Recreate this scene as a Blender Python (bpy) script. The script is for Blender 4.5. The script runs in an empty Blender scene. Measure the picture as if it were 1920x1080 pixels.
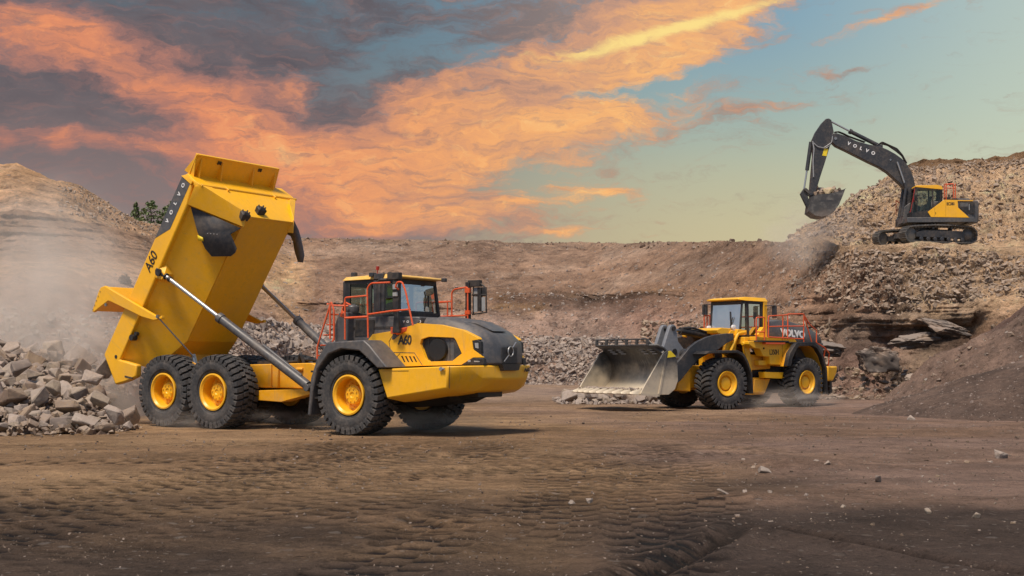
import bpy, bmesh, math, random
import numpy as np
from mathutils import Vector, Matrix, geometry
R = math.radians
random.seed(7)
rng = np.random.default_rng(7)
C = bpy.context.scene.collection
scene = bpy.context.scene

# ---------------------------------------------------------------- camera
cd = bpy.data.cameras.new("camera")
cam = bpy.data.objects.new("camera", cd)
C.objects.link(cam)
cam.location = (0, 0, 1.96)
cam.rotation_euler = (R(90), 0, 0)
cd.sensor_width = 36
cd.lens = 43.1
cd.shift_y = 0.0698
cd.clip_end = 3000
scene.camera = cam

# ---------------------------------------------------------------- exposure
scene.view_settings.view_transform = 'Standard'
scene.view_settings.look = 'None'
scene.view_settings.exposure = 0.08
scene.view_settings.gamma = 1.0
try:
    scene.cycles.volume_step_rate = 1.0
    scene.cycles.max_bounces = 8
    scene.cycles.volume_bounces = 2
    scene.cycles.transparent_max_bounces = 16
except Exception:
    pass

# ---------------------------------------------------------------- sun
SUN_EL, SUN_AZ = 63.0, 208.0          # azimuth clockwise from +Y: behind the camera on its left
sd = bpy.data.lights.new("sun", 'SUN')
sd.energy = 4.1
sd.angle = R(14)
sd.color = (1.0, 0.87, 0.72)
sun = bpy.data.objects.new("sun", sd)
C.objects.link(sun)
sv = Vector((math.sin(R(SUN_AZ)) * math.cos(R(SUN_EL)), math.cos(R(SUN_AZ)) * math.cos(R(SUN_EL)), math.sin(R(SUN_EL))))
sun.rotation_euler = sv.to_track_quat('Z', 'Y').to_euler()
sun.location = (0, 0, 60)


# ---------------------------------------------------------------- node helper
class NT:
    def __init__(s, tree):
        s.t = tree
        s.n = tree.nodes
        s.n.clear()

    def new(s, typ, ins=None, **kw):
        nd = s.n.new(typ)
        for k, v in kw.items():
            setattr(nd, k, v)
        for k, v in (ins or {}).items():
            s.put(nd.inputs[k], v)
        return nd

    def put(s, sock, v):
        if isinstance(v, bpy.types.NodeSocket):
            s.t.links.new(v, sock)
        elif isinstance(v, bpy.types.Node):
            s.t.links.new(v.outputs[0], sock)
        else:
            if sock.type == 'RGBA' and len(v) == 3:
                v = (*v, 1)
            sock.default_value = v

    def m(s, op, a, b=0.0, c=None, clamp=False):
        d = {0: a, 1: b}
        if c is not None:
            d[2] = c
        return s.new('ShaderNodeMath', d, operation=op, use_clamp=clamp).outputs[0]

    def vm(s, op, a, b=(0, 0, 0)):
        return s.new('ShaderNodeVectorMath', {0: a, 1: b}, operation=op)

    def mix(s, f, a, b, bt='MIX'):
        nd = s.new('ShaderNodeMix', data_type='RGBA', blend_type=bt)
        s.put(nd.inputs[0], f)
        s.put(nd.inputs[6], a)
        s.put(nd.inputs[7], b)
        return nd.outputs[2]

    def ss(s, x, lo, hi, a=0.0, b=1.0):
        nd = s.new('ShaderNodeMapRange', {0: x, 1: lo, 2: hi, 3: a, 4: b}, interpolation_type='SMOOTHSTEP')
        return nd.outputs[0]

    def noise(s, vec, scale, detail=6, rough=0.55, dist=0.0, col=False):
        nd = s.new('ShaderNodeTexNoise', {'Scale': scale, 'Detail': detail, 'Roughness': rough, 'Distortion': dist})
        if vec is not None:
            s.put(nd.inputs['Vector'], vec)
        return nd.outputs[1 if col else 0]


def srgb(r, g, b):
    f = lambda c: (c / 255) / 12.92 if c / 255 <= 0.04045 else ((c / 255 + 0.055) / 1.055) ** 2.4
    return (f(r), f(g), f(b))


# ---------------------------------------------------------------- sky
world = bpy.data.worlds.new("World")
scene.world = world
world.use_nodes = True
W = NT(world.node_tree)
tc = W.new('ShaderNodeTexCoord').outputs['Generated']
nrm = W.vm('NORMALIZE', tc).outputs[0]
sx = W.new('ShaderNodeSeparateXYZ', {0: nrm})
az = W.m('MULTIPLY', W.m('ARCTAN2', sx.outputs[0], sx.outputs[1]), 180 / math.pi)
el = W.m('MULTIPLY', W.m('ARCSINE', sx.outputs[2]), 180 / math.pi)
P0 = W.new('ShaderNodeCombineXYZ', {0: az, 1: el, 2: 0.0}).outputs[0]
# wind-drawn warp, shared by every cloud layer
stretch = W.vm('MULTIPLY', P0, (0.5, 1.0, 1.0)).outputs[0]
w1 = W.vm('SUBTRACT', W.noise(stretch, 0.35, 3, 0.5, col=True), (0.5, 0.5, 0.5)).outputs[0]
w2 = W.vm('SUBTRACT', W.noise(stretch, 1.5, 4, 0.6, col=True), (0.5, 0.5, 0.5)).outputs[0]
warp = W.vm('ADD', W.vm('MULTIPLY', w1, (5.0, 2.2, 0)).outputs[0], W.vm('MULTIPLY', w2, (2.0, 0.9, 0)).outputs[0]).outputs[0]
PW = W.vm('ADD', P0, warp).outputs[0]


def field(blobs, src):
    # blobs: azimuth, elevation, half-length, half-height (degrees), tilt (degrees), weight
    acc = None
    for (a, e, ra, re, rot, wt) in blobs:
        d = W.vm('SUBTRACT', src, (a, e, 0)).outputs[0]
        c_, s_ = math.cos(R(rot)), math.sin(R(rot))
        q1 = W.vm('DOT_PRODUCT', d, (c_ / ra, s_ / ra, 0)).outputs['Value']
        q2 = W.vm('DOT_PRODUCT', d, (-s_ / re, c_ / re, 0)).outputs['Value']
        q = W.m('ADD', W.m('MULTIPLY', q1, q1), W.m('MULTIPLY', q2, q2))
        g = W.m('POWER', 2.718, W.m('MULTIPLY', q, -1.0))
        acc = W.m('MULTIPLY_ADD', g, wt, acc if acc is not None else 0.0)
    return acc


SKY_COVER = [
    (-17.2, 12.3, 13.0, 4.74, 0, 1.25),
    (-14.9, 8.2, 10.5, 1.50, -6, 0.55),
    (-1.5, 11.9, 8.2, 2.99, 5, 0.8),
    (6.7, 13.7, 6.5, 2.00, 28, 0.75),
    (9.1, 15.7, 6.0, 1.00, 14, 0.8),
    (-8.4, 6.7, 7.5, 1.75, -8, 1.0),
    (-4.5, 8.5, 4.5, 1.50, 0, 0.7),
    (1.0, 10.7, 8.5, 1.12, 3, 0.6),
    (4.0, 7.9, 2.7, 0.37, -5, 0.8),
    (1.0, 7.3, 3.0, 0.20, 8, 0.5),
    (2.2, 6.0, 1.5, 0.22, 5, 0.7),
    (-0.5, 6.5, 3.7, 0.75, 0, 0.5),
    (17.2, 15.0, 2.7, 0.27, 18, 0.75),
    (16.0, 12.9, 1.7, 0.17, 5, 0.6),
    (1.0, 15.6, 6.5, 1.50, 0, 0.7),
    (10.8, 11.4, 3.0, 0.25, 15, 0.4),
    (-7.9, 12.7, 2.2, 1.50, 0, -0.6),
    (-4.0, 14.2, 3.0, 1.00, 10, -0.75),
    (0.7, 8.4, 3.0, 0.75, -5, -0.5),
    (4.2, 12.3, 3.7, 0.37, 8, -0.8),
    (8.2, 12.7, 3.5, 0.35, 16, -0.6),
    (1.0, 14.6, 3.0, 0.30, 10, -0.3),
]
SKY_WARM = [
    (-13.2, 10.9, 8.2, 1.50, -24, 1.0),
    (-20.7, 13.7, 3.0, 1.12, -10, 0.85),
    (-18.7, 9.6, 8.0, 0.70, -3, 0.8),
    (-5.0, 9.2, 6.5, 2.00, -5, 0.9),
    (-10.2, 12.8, 1.5, 0.70, -40, 0.7),
    (-0.7, 12.8, 6.7, 1.50, 10, 0.8),
    (2.2, 10.7, 7.5, 1.00, 6, 0.8),
    (7.2, 13.4, 6.5, 1.50, 28, 0.9),
    (-7.7, 6.7, 8.2, 1.00, -3, 0.8),
    (4.0, 7.9, 2.7, 0.50, -5, 0.9),
    (1.0, 7.3, 3.0, 0.30, 8, 0.8),
    (2.2, 6.0, 1.5, 0.30, 5, 0.8),
    (17.2, 15.0, 3.0, 0.50, 18, 0.9),
    (8.4, 15.7, 6.0, 1.00, 14, 0.7),
    (-15.3, 8.2, 4.0, 0.35, 0, 0.5),
    (-5.0, 12.1, 2.7, 1.25, -20, 0.5),
    (-10.8, 14.9, 9.0, 1.50, -5, -1.0),
    (-21.2, 11.1, 4.5, 0.95, -8, -1.0),
    (-19.4, 7.7, 6.5, 1.25, -5, -0.8),
    (-2.5, 15.6, 3.7, 1.00, 0, -0.5),
    (-7.4, 12.3, 2.0, 1.75, -20, -0.8),
    (-4.0, 5.4, 7.5, 0.35, 0, -0.4),
    (-11.3, 9.3, 3.5, 0.30, -5, -0.4),
]
SKY_GLOW = [
    (4.7, 14.3, 4.0, 0.35, 12, 1.2),
    (10.1, 15.5, 4.2, 0.32, 14, 1.3),
    (1.0, 14.0, 3.0, 0.30, 10, 0.5),
]
cover = field(SKY_COVER, PW)
warm = W.m('SUBTRACT', field(SKY_WARM, PW), 0.15)
glow = field(SKY_GLOW, W.vm('ADD', P0, W.vm('MULTIPLY', warp, (0.35, 0.35, 0)).outputs[0]).outputs[0])
nA = W.noise(W.vm('MULTIPLY', PW, (0.45, 1.15, 1)).outputs[0], 0.55, 9, 0.62)
nB = W.noise(W.vm('MULTIPLY', PW, (0.35, 1.3, 1)).outputs[0], 1.1, 9, 0.65)
nC = W.noise(W.vm('ADD', W.vm('MULTIPLY', PW, (0.5, 1.0, 1)).outputs[0], (31, 7, 3)).outputs[0], 0.9, 8, 0.62)
nD = W.noise(W.vm('MULTIPLY', PW, (0.30, 1.2, 1)).outputs[0], 2.6, 9, 0.66, 0.15)
cA = W.m('ADD', cover, W.m('MULTIPLY', W.m('SUBTRACT', nA, 0.5), 1.6))
cA = W.m('ADD', cA, W.m('MULTIPLY', W.m('SUBTRACT', nB, 0.5), 1.1))
cA = W.m('ADD', cA, W.m('MULTIPLY', W.m('SUBTRACT', nD, 0.5), W.ss(az, -14, 2, 0.6, 1.5)))
covM = W.ss(cA, 0.08, 1.0)
wA = W.m('ADD', warm, W.m('MULTIPLY', W.m('SUBTRACT', nC, 0.5), 1.8))
wA = W.m('ADD', wA, W.m('MULTIPLY', W.m('SUBTRACT', nB, 0.5), 1.0))
wA = W.m('ADD', wA, W.m('MULTIPLY', W.m('SUBTRACT', nD, 0.5), 0.9))
warmM = W.ss(wA, 0.0, 1.05)
# clear sky behind the clouds: warm at the horizon on the right, cool above, grey on the left
rgt = W.ss(az, -14, 12)
g1 = W.mix(W.ss(el, 4.5, 12.0), srgb(196, 184, 146), srgb(166, 180, 164))
g2 = W.mix(W.ss(el, 8.0, 16.5), g1, srgb(124, 158, 178))
lft = W.mix(W.ss(el, 4.0, 16.0), srgb(140, 122, 118), srgb(92, 110, 122))
clear = W.mix(rgt, lft, g2)
clear = W.mix(W.m('MULTIPLY', W.ss(az, 10, 26), 0.6), clear, srgb(204, 212, 190))
dark = W.mix(nC, srgb(74, 70, 78), srgb(122, 110, 112))
dark = W.mix(W.ss(el, 13, 6), dark, srgb(134, 118, 116))
dark = W.mix(W.ss(az, -6, 6), dark, srgb(146, 126, 118))
mauve = W.mix(W.ss(az, -14, 6), srgb(170, 118, 106), srgb(204, 150, 120))
org = W.mix(W.ss(az, -16, 8), srgb(236, 146, 100), srgb(250, 180, 108))
org = W.mix(W.ss(wA, 1.0, 2.2), org, srgb(255, 202, 132))
cl = W.mix(W.ss(wA, -0.30, 0.50), dark, mauve)
cl = W.mix(W.ss(wA, 0.10, 1.30), cl, org)
# fine ragged wisps inside the lit cloud
nE = W.noise(W.vm('MULTIPLY', PW, (0.24, 1.35, 1)).outputs[0], 2.6, 8, 0.62, 0.0)
nF = W.noise(W.vm('ADD', W.vm('MULTIPLY', PW, (0.5, 1.0, 1)).outputs[0], (5, 9, 1)).outputs[0], 2.2, 8, 0.7)
cl = W.mix(W.ss(nE, 0.46, 0.70, 0.0, 0.60), cl, W.mix(0.42, dark, mauve))
cl = W.mix(W.m('MULTIPLY', W.ss(nF, 0.52, 0.70, 0.0, 0.5), W.ss(wA, 0.4, 1.1)), cl, W.mix(W.ss(az, -14, 4), srgb(250, 164, 108), srgb(255, 208, 132)))
cl = W.mix(W.ss(W.m('ADD', glow, W.m('MULTIPLY', W.m('SUBTRACT', nD, 0.5), 1.6)), 0.45, 1.7), cl, srgb(255, 222, 132))
skyc = W.mix(W.m('MULTIPLY', covM, 0.90), clear, cl)
ns = W.new('ShaderNodeTexSky', sky_type='NISHITA', sun_disc=False, sun_elevation=R(SUN_EL), sun_rotation=R(SUN_AZ))
bgN = W.new('ShaderNodeBackground', {0: ns.outputs[0], 1: 0.10})
bgC = W.new('ShaderNodeBackground', {0: skyc, 1: 1.0})
# the sunset bank stands over the quarry; the rest of the dome is ordinary day sky
out_az = W.ss(W.m('ABSOLUTE', az), 45, 80)
out_el = W.ss(el, 22, 45)
f = W.m('MAXIMUM', out_az, out_el)
ms = W.new('ShaderNodeMixShader', {0: f, 1: bgC.outputs[0], 2: bgN.outputs[0]})
W.new('ShaderNodeOutputWorld', {0: ms.outputs[0]})


# ---------------------------------------------------------------- numpy noise
def _lat(ix, iy, seed):
    h = (ix.astype(np.int64) * 374761393 + iy.astype(np.int64) * 668265263 + seed * 1442695041) & 0xFFFFFFFF
    h = ((h ^ (h >> 13)) * 1274126177) & 0xFFFFFFFF
    h = h ^ (h >> 16)
    return (h & 0xFFFFFF) / float(0xFFFFFF)


def vnoise(x, y, seed=0):
    ix, iy = np.floor(x), np.floor(y)
    fx, fy = x - ix, y - iy
    fx = fx * fx * (3 - 2 * fx)
    fy = fy * fy * (3 - 2 * fy)
    a, b = _lat(ix, iy, seed), _lat(ix + 1, iy, seed)
    c, d = _lat(ix, iy + 1, seed), _lat(ix + 1, iy + 1, seed)
    return (a * (1 - fx) + b * fx) * (1 - fy) + (c * (1 - fx) + d * fx) * fy


def fbm(x, y, octv=5, seed=0, gain=0.5):
    s, a, t = 0, 1.0, 0
    for o in range(octv):
        s = s + a * (vnoise(x * 2 ** o + 17.3 * o, y * 2 ** o - 9.1 * o, seed + o) - 0.5)
        t += a
        a *= gain
    return s / t * 2


def cells(x, y, seed=0):
    # distance to nearest scattered point: rounded lumps of stone
    ix, iy = np.floor(x), np.floor(y)
    best = np.full(x.shape, 9.0)
    val = np.zeros(x.shape)
    for dx in (-1, 0, 1):
        for dy in (-1, 0, 1):
            cx, cy = ix + dx, iy + dy
            px = cx + _lat(cx, cy, seed)
            py = cy + _lat(cx, cy, seed + 5)
            d = (px - x) ** 2 + (py - y) ** 2
            m = d < best
            val = np.where(m, _lat(cx, cy, seed + 9), val)
            best = np.minimum(best, d)
    return np.sqrt(best), val


# ---------------------------------------------------------------- mesh builder
class MB:
    def __init__(s):
        s.v = []
        s.f = []

    def add(s, vs, fs, M=None):
        o = len(s.v)
        s.v += [tuple(M @ Vector(p)) if M is not None else tuple(p) for p in vs]
        s.f += [tuple(i + o for i in f) for f in fs]
        return s

    def box(s, x0, x1, y0, y1, z0, z1, M=None):
        v = [(x, y, z) for x in (x0, x1) for y in (y0, y1) for z in (z0, z1)]
        return s.add(v, [(0, 1, 3, 2), (4, 6, 7, 5), (0, 4, 5, 1), (2, 3, 7, 6), (0, 2, 6, 4), (1, 5, 7, 3)], M)

    def prism(s, pts, y0, y1, holes=(), M=None):
        # outline in (x, z), pushed from y0 to y1; y0 / y1 may be functions of (x, z)
        loops = [list(pts)] + [list(h) for h in holes]
        flat = [p for l in loops for p in l]
        fa = y0 if callable(y0) else (lambda x, z: y0)
        fb = y1 if callable(y1) else (lambda x, z: y1)
        n = len(flat)
        v = [(p[0], fa(*p), p[1]) for p in flat] + [(p[0], fb(*p), p[1]) for p in flat]
        if holes:
            tri = geometry.tessellate_polygon([[Vector((p[0], p[1], 0)) for p in l] for l in loops])
            fs = [tuple(t) for t in tri] + [tuple(i + n for i in reversed(t)) for t in tri]
        else:
            fs = [tuple(range(n)), tuple(range(2 * n - 1, n - 1, -1))]
        o = 0
        for l in loops:
            k = len(l)
            for i in range(k):
                a, b = o + i, o + (i + 1) % k
                fs.append((a, a + n, b + n, b))
            o += k
        return s.add(v, fs, M)

    def hull(s, pts, M=None):
        bm = bmesh.new()
        for p in pts:
            bm.verts.new(p)
        r = bmesh.ops.convex_hull(bm, input=bm.verts)
        dele = [e for e in r['geom_interior'] if isinstance(e, bmesh.types.BMVert)]
        bmesh.ops.delete(bm, geom=dele, context='VERTS')
        bmesh.ops.dissolve_limit(bm, angle_limit=0.02, verts=bm.verts, edges=bm.edges)
        bm.verts.ensure_lookup_table()
        bm.verts.index_update()
        vs = [v.co[:] for v in bm.verts]
        fs = [tuple(v.index for v in f.verts) for f in bm.faces]
        bm.free()
        return s.add(vs, fs, M)

    def tube(s, pts, r, seg=8, M=None, smooth=0, closed=False):
        P = [Vector(p) for p in pts]
        if smooth:
            Q = [P[0]]
            for i in range(1, len(P) - 1):
                a, b, c = P[i - 1], P[i], P[i + 1]
                k = min(smooth, (a - b).length * .45, (c - b).length * .45)
                p0, p1 = b + (a - b).normalized() * k, b + (c - b).normalized() * k
                for t in (0, .25, .5, .75, 1):
                    Q.append(p0 * (1 - t) ** 2 + b * 2 * t * (1 - t) + p1 * t * t)
            Q.append(P[-1])
            P = Q
        rr = r if isinstance(r, (list, tuple)) else [r] * len(P)
        if len(rr) != len(P):
            rr = [rr[0]] * len(P)
        vs, fs = [], []
        up = None
        for i, p in enumerate(P):
            d = (P[min(i + 1, len(P) - 1)] - P[max(i - 1, 0)]).normalized()
            if up is None:
                up = Vector((0, 0, 1)) if abs(d.z) < .9 else Vector((1, 0, 0))
            a = d.cross(up)
            if a.length < 1e-5:
                a = d.cross(Vector((0, 1, 0)))
            a.normalize()
            b = a.cross(d).normalized()
            up = b
            for k in range(seg):
                t = 2 * math.pi * k / seg
                vs.append(p + (a * math.cos(t) + b * math.sin(t)) * rr[i])
        for i in range(len(P) - 1):
            for k in range(seg):
                k2 = (k + 1) % seg
                fs.append((i * seg + k, i * seg + k2, (i + 1) * seg + k2, (i + 1) * seg + k))
        fs.append(tuple(range(seg - 1, -1, -1)))
        fs.append(tuple((len(P) - 1) * seg + k for k in range(seg)))
        return s.add(vs, fs, M)

    def lathe(s, prof, seg=32, axis='y', M=None, caps=True):
        # profile of (radius, offset along axis)
        vs, fs = [], []
        for i in range(seg):
            t = 2 * math.pi * i / seg
            for (r, h) in prof:
                vs.append((r * math.cos(t), h, r * math.sin(t)) if axis == 'y' else (r * math.cos(t), r * math.sin(t), h))
        n = len(prof)
        for i in range(seg):
            j = (i + 1) % seg
            for k in range(n - 1):
                fs.append((i * n + k, i * n + k + 1, j * n + k + 1, j * n + k))
        if caps:
            fs.append(tuple(i * n for i in range(seg)))
            fs.append(tuple(i * n + n - 1 for i in range(seg - 1, -1, -1)))
        return s.add(vs, fs, M)


def make_obj(name, mb, mat, parent=None, bevel=0.0, smooth=35, loc=None, rot=None, solid=0):
    me = bpy.data.meshes.new(name)
    me.from_pydata(mb.v, [], mb.f)
    me.validate()
    bm = bmesh.new()
    bm.from_mesh(me)
    bmesh.ops.recalc_face_normals(bm, faces=bm.faces)
    bm.to_mesh(me)
    bm.free()
    if smooth:
        me.polygons.foreach_set('use_smooth', [True] * len(me.polygons))
        me.set_sharp_from_angle(angle=R(smooth))
    me.materials.append(mat)
    o = bpy.data.objects.new(name, me)
    C.objects.link(o)
    if parent is not None:
        o.parent = parent
    if loc:
        o.location = loc
    if rot:
        o.rotation_euler = rot
    if solid:
        m = o.modifiers.new('solid', 'SOLIDIFY')
        m.thickness = solid
        m.offset = 0
    if bevel:
        m = o.modifiers.new('bevel', 'BEVEL')
        m.width = bevel
        m.segments = 2
        m.limit_method = 'ANGLE'
        m.angle_limit = R(30)
    return o


def tag(o, label=None, cat=None, group=None, kind=None):
    for k, v in (('label', label), ('category', cat), ('group', group), ('kind', kind)):
        if v:
            o[k] = v
    return o


def empty(name, loc=(0, 0, 0), rz=0.0, parent=None):
    o = bpy.data.objects.new(name, None)
    o.empty_display_size = 0.3
    C.objects.link(o)
    o.location = loc
    o.rotation_euler = (0, 0, rz)
    if parent is not None:
        o.parent = parent
    return o


def copy_tree(o, parent=None):
    c = o.copy()
    C.objects.link(c)
    c.parent = parent
    for ch in list(o.children):
        copy_tree(ch, c)
    return c


def lettering(name, text, size, mat, parent, M, spacing=1.0, depth=0.012, bold=0.0, shear=0.0, xs=1.0):
    cu = bpy.data.curves.new('txt', 'FONT')
    cu.body = text
    cu.size = size
    cu.extrude = depth / 2
    cu.space_character = spacing
    cu.align_x = 'CENTER'
    cu.align_y = 'CENTER'
    cu.offset = bold
    cu.shear = shear
    t = bpy.data.objects.new('txt', cu)
    C.objects.link(t)
    dg = bpy.context.evaluated_depsgraph_get()
    dg.update()
    me = bpy.data.meshes.new_from_object(t.evaluated_get(dg))
    bpy.data.objects.remove(t)
    me.name = name
    me.transform(M @ Matrix.Diagonal((xs, 1, 1, 1)))
    me.materials.clear()
    me.materials.append(mat)
    o = bpy.data.objects.new(name, me)
    C.objects.link(o)
    o.parent = parent
    return o


def basis(o, xd, yd):
    # matrix that puts text with its baseline along xd and its up along yd at point o
    x = Vector(xd).normalized()
    y = (Vector(yd) - x * Vector(yd).dot(x)).normalized()
    z = x.cross(y)
    return Matrix(((x.x, y.x, z.x, o[0]), (x.y, y.y, z.y, o[1]), (x.z, y.z, z.z, o[2]), (0, 0, 0, 1)))


# ---------------------------------------------------------------- materials
DUST = (0.30, 0.22, 0.15)


def paint(name, col, rough=0.4, metal=0.0, dust=0.25, scale=1.2, bump=0.0, vary=0.12, coat=0.0, dustcol=DUST, grime=0.0):
    m = bpy.data.materials.new(name)
    m.use_nodes = True
    N = NT(m.node_tree)
    ob = N.new('ShaderNodeTexCoord').outputs['Object']
    n1 = N.noise(ob, scale, 7, 0.6)
    n2 = N.noise(ob, scale * 7, 5, 0.65)
    c = N.mix(N.ss(n2, 0.3, 0.7), tuple(k * (1 - vary) for k in col), tuple(min(1, k * (1 + vary)) for k in col))
    d = N.m('MULTIPLY', N.ss(N.m('ADD', N.m('MULTIPLY', n1, 0.6), N.m('MULTIPLY', n2, 0.4)), 0.42, 0.68), dust)
    c = N.mix(d, c, dustcol)
    if grime:
        # rain-washed streaks, scuffs and stone chips
        n3 = N.noise(N.vm('MULTIPLY', ob, (6, 6, .7)).outputs[0], 1.6, 6, 0.7)
        n4 = N.noise(N.vm('MULTIPLY', ob, (1, 1, 3)).outputs[0], 22, 3, 0.8)
        c = N.mix(N.ss(n3, 0.54, 0.74, 0, grime), c, (0.42, 0.29, 0.13))
        c = N.mix(N.ss(n4, 0.66, 0.70, 0, grime * 1.6), c, (0.10, 0.07, 0.05))
    rg = N.m('ADD', N.m('MULTIPLY', d, 0.6), rough, clamp=True)
    b = N.new('ShaderNodeBsdfPrincipled', {'Base Color': c, 'Roughness': rg, 'Metallic': metal})
    if coat:
        b.inputs['Coat Weight'].default_value = coat
        b.inputs['Coat Roughness'].default_value = 0.15
    if bump:
        bp = N.new('ShaderNodeBump', {'Strength': bump, 'Distance': 0.02, 'Height': n2})
        N.put(b.inputs['Normal'], bp)
    N.new('ShaderNodeOutputMaterial', {0: b})
    return m


YEL = paint('yellow_paint', (0.90, 0.455, 0.010), 0.38, dust=0.20, vary=0.05, grime=.35)
YEL2 = paint('yellow_paint_dusty', (0.80, 0.37, 0.010), 0.45, dust=0.42, vary=0.07, grime=.5)
FLAPG = paint('lit_rubber_flap', (0.13, 0.135, 0.15), 0.6, dust=0.3)  # far flap: rubber colour lightened to offset the shade it hangs in
FLAPD = paint('dark_rubber_flap', (0.035, 0.04, 0.05), 0.7, dust=0.25)
GREY = paint('charcoal_paint', (0.075, 0.075, 0.080), 0.42, dust=0.28)
GREY2 = paint('dark_charcoal_paint', (0.030, 0.032, 0.038), 0.45, dust=0.22)
BLACK = paint('black_plastic', (0.014, 0.014, 0.016), 0.55, dust=0.2)
RUBBER = paint('tyre_rubber', (0.033, 0.033, 0.035), 0.75, dust=0.55, scale=2.5, bump=0.25, dustcol=(0.17, 0.145, 0.125))
ORANGE = paint('orange_rail_paint', (0.72, 0.10, 0.025), 0.45, dust=0.2, scale=3)
STEEL = paint('bare_steel', (0.30, 0.30, 0.30), 0.35, 0.9, dust=0.3, scale=3)
CHROME = paint('chrome_rod', (0.42, 0.42, 0.42), 0.38, 0.7, dust=0.0, vary=0.0)
LGREY = paint('pale_grey_plastic', (0.30, 0.31, 0.32), 0.4, dust=0.2)
WHITE = paint('white_lettering', (0.75, 0.75, 0.75), 0.5, dust=0.15)
RED = paint('red_plastic', (0.35, 0.02, 0.015), 0.3, dust=0.1)
DECAL = paint('yellow_decal', (0.80, 0.60, 0.02), 0.5, dust=0.1)
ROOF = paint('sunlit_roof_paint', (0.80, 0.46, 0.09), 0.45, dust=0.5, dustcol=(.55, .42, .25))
TRACK = paint('track_steel', (0.13, 0.125, 0.12), 0.5, 0.5, dust=0.75, scale=3, bump=0.3, dustcol=(0.27, 0.23, 0.19))
SKIN = paint('skin', (0.42, 0.24, 0.16), 0.6, dust=0)
CLOTH = paint('navy_workwear', (0.02, 0.025, 0.05), 0.85, dust=0.1)
HIVIS = paint('hi_vis_vest', (0.42, 0.72, 0.03), 0.7, dust=0)
HAIR = paint('dark_hair', (0.02, 0.014, 0.01), 0.7, dust=0)


def glassm(name, tint, mixf):
    m = bpy.data.materials.new(name)
    m.use_nodes = True
    N = NT(m.node_tree)
    g = N.new('ShaderNodeBsdfGlossy', {'Color': (0.98, 0.95, 0.93), 'Roughness': 0.04 if mixf < .5 else 0.35})
    t = N.new('ShaderNodeBsdfTransparent', {'Color': tint})
    fr = N.new('ShaderNodeFresnel', {'IOR': 1.35})
    f = N.m('ADD', N.m('MULTIPLY', fr, 0.5), mixf, clamp=True)
    mx = N.new('ShaderNodeMixShader', {0: f, 1: t, 2: g})
    N.new('ShaderNodeOutputMaterial', {0: mx})
    return m


GLASS = glassm('tinted_glass', (0.60, 0.70, 0.66), 0.02)
FANB = paint('soot_black', (0.012, 0.012, 0.013), 0.5, dust=0.0)
MGREY = paint('mid_grey_paint', (0.19, 0.20, 0.22), 0.45, dust=0.3)
MIRG = glassm('bright_windscreen_glass', (0.45, 0.5, 0.5), 0.70)


def bucket_mat(name, top, low, z0, z1):
    # bare steel scoured and caked with pale dust where the load lies
    m = bpy.data.materials.new(name)
    m.use_nodes = True
    N = NT(m.node_tree)
    ob = N.new('ShaderNodeTexCoord').outputs['Object']
    z = N.new('ShaderNodeSeparateXYZ', {0: ob}).outputs[2]
    n1 = N.noise(ob, 1.6, 8, 0.65)
    n2 = N.noise(N.vm('MULTIPLY', ob, (1, 6, 1)).outputs[0], 3.0, 6, 0.6)
    k = N.m('ADD', z, N.m('MULTIPLY', N.m('SUBTRACT', n1, 0.5), 1.3))
    c = N.mix(N.ss(k, z0, z1), low, top)
    c = N.mix(N.m('MULTIPLY', N.ss(n2, 0.45, 0.75), 0.4), c, (0.33, 0.31, 0.28))
    b = N.new('ShaderNodeBsdfPrincipled', {'Base Color': c, 'Roughness': N.m('ADD', 0.35, N.m('MULTIPLY', n2, 0.4)), 'Metallic': 0.25})
    bp = N.new('ShaderNodeBump', {'Strength': 0.3, 'Distance': 0.02, 'Height': n1})
    N.put(b.inputs['Normal'], bp)
    N.new('ShaderNodeOutputMaterial', {0: b})
    return m


BUCK = bucket_mat('worn_bucket_steel', (0.06, 0.06, 0.062), (0.60, 0.51, 0.38), 0.95, 2.0)
BUCK2 = bucket_mat('dark_bucket_steel', (0.06, 0.058, 0.058), (0.16, 0.13, 0.11), 1.6, 2.3)


def rock_mat(name, a, b, c3, scale=1.5):
    m = bpy.data.materials.new(name)
    m.use_nodes = True
    N = NT(m.node_tree)
    ob = N.new('ShaderNodeTexCoord').outputs['Object']
    geo = N.new('ShaderNodeNewGeometry')
    oi = N.new('ShaderNodeObjectInfo')
    rnd = N.m('FRACT', N.m('ADD', oi.outputs['Random'], geo.outputs['Random Per Island']))
    off = N.vm('ADD', ob, N.vm('SCALE', (13, 7, 5)).outputs[0]).outputs[0]
    n1 = N.noise(off, scale, 8, 0.65)
    n2 = N.noise(off, scale * 6, 6, 0.7)
    c = N.mix(rnd, a, b)
    c = N.mix(N.ss(N.m('ADD', n1, N.m('MULTIPLY', rnd, 0.25)), 0.5, 0.8), c, c3)
    c = N.mix(N.ss(n2, 0.40, 0.72, 0.0, 0.55), c, (0.12, 0.095, 0.08))
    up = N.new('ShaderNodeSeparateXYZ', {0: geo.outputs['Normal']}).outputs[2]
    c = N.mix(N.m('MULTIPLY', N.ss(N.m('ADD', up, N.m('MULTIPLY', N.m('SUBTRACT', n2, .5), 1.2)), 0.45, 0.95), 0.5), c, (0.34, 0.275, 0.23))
    bs = N.new('ShaderNodeBsdfPrincipled', {'Base Color': c, 'Roughness': 0.9})
    bp = N.new('ShaderNodeBump', {'Strength': 0.7, 'Distance': 0.06, 'Height': N.m('ADD', n1, N.m('MULTIPLY', n2, 0.4))})
    N.put(bs.inputs['Normal'], bp)
    N.new('ShaderNodeOutputMaterial', {0: bs})
    return m


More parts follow.
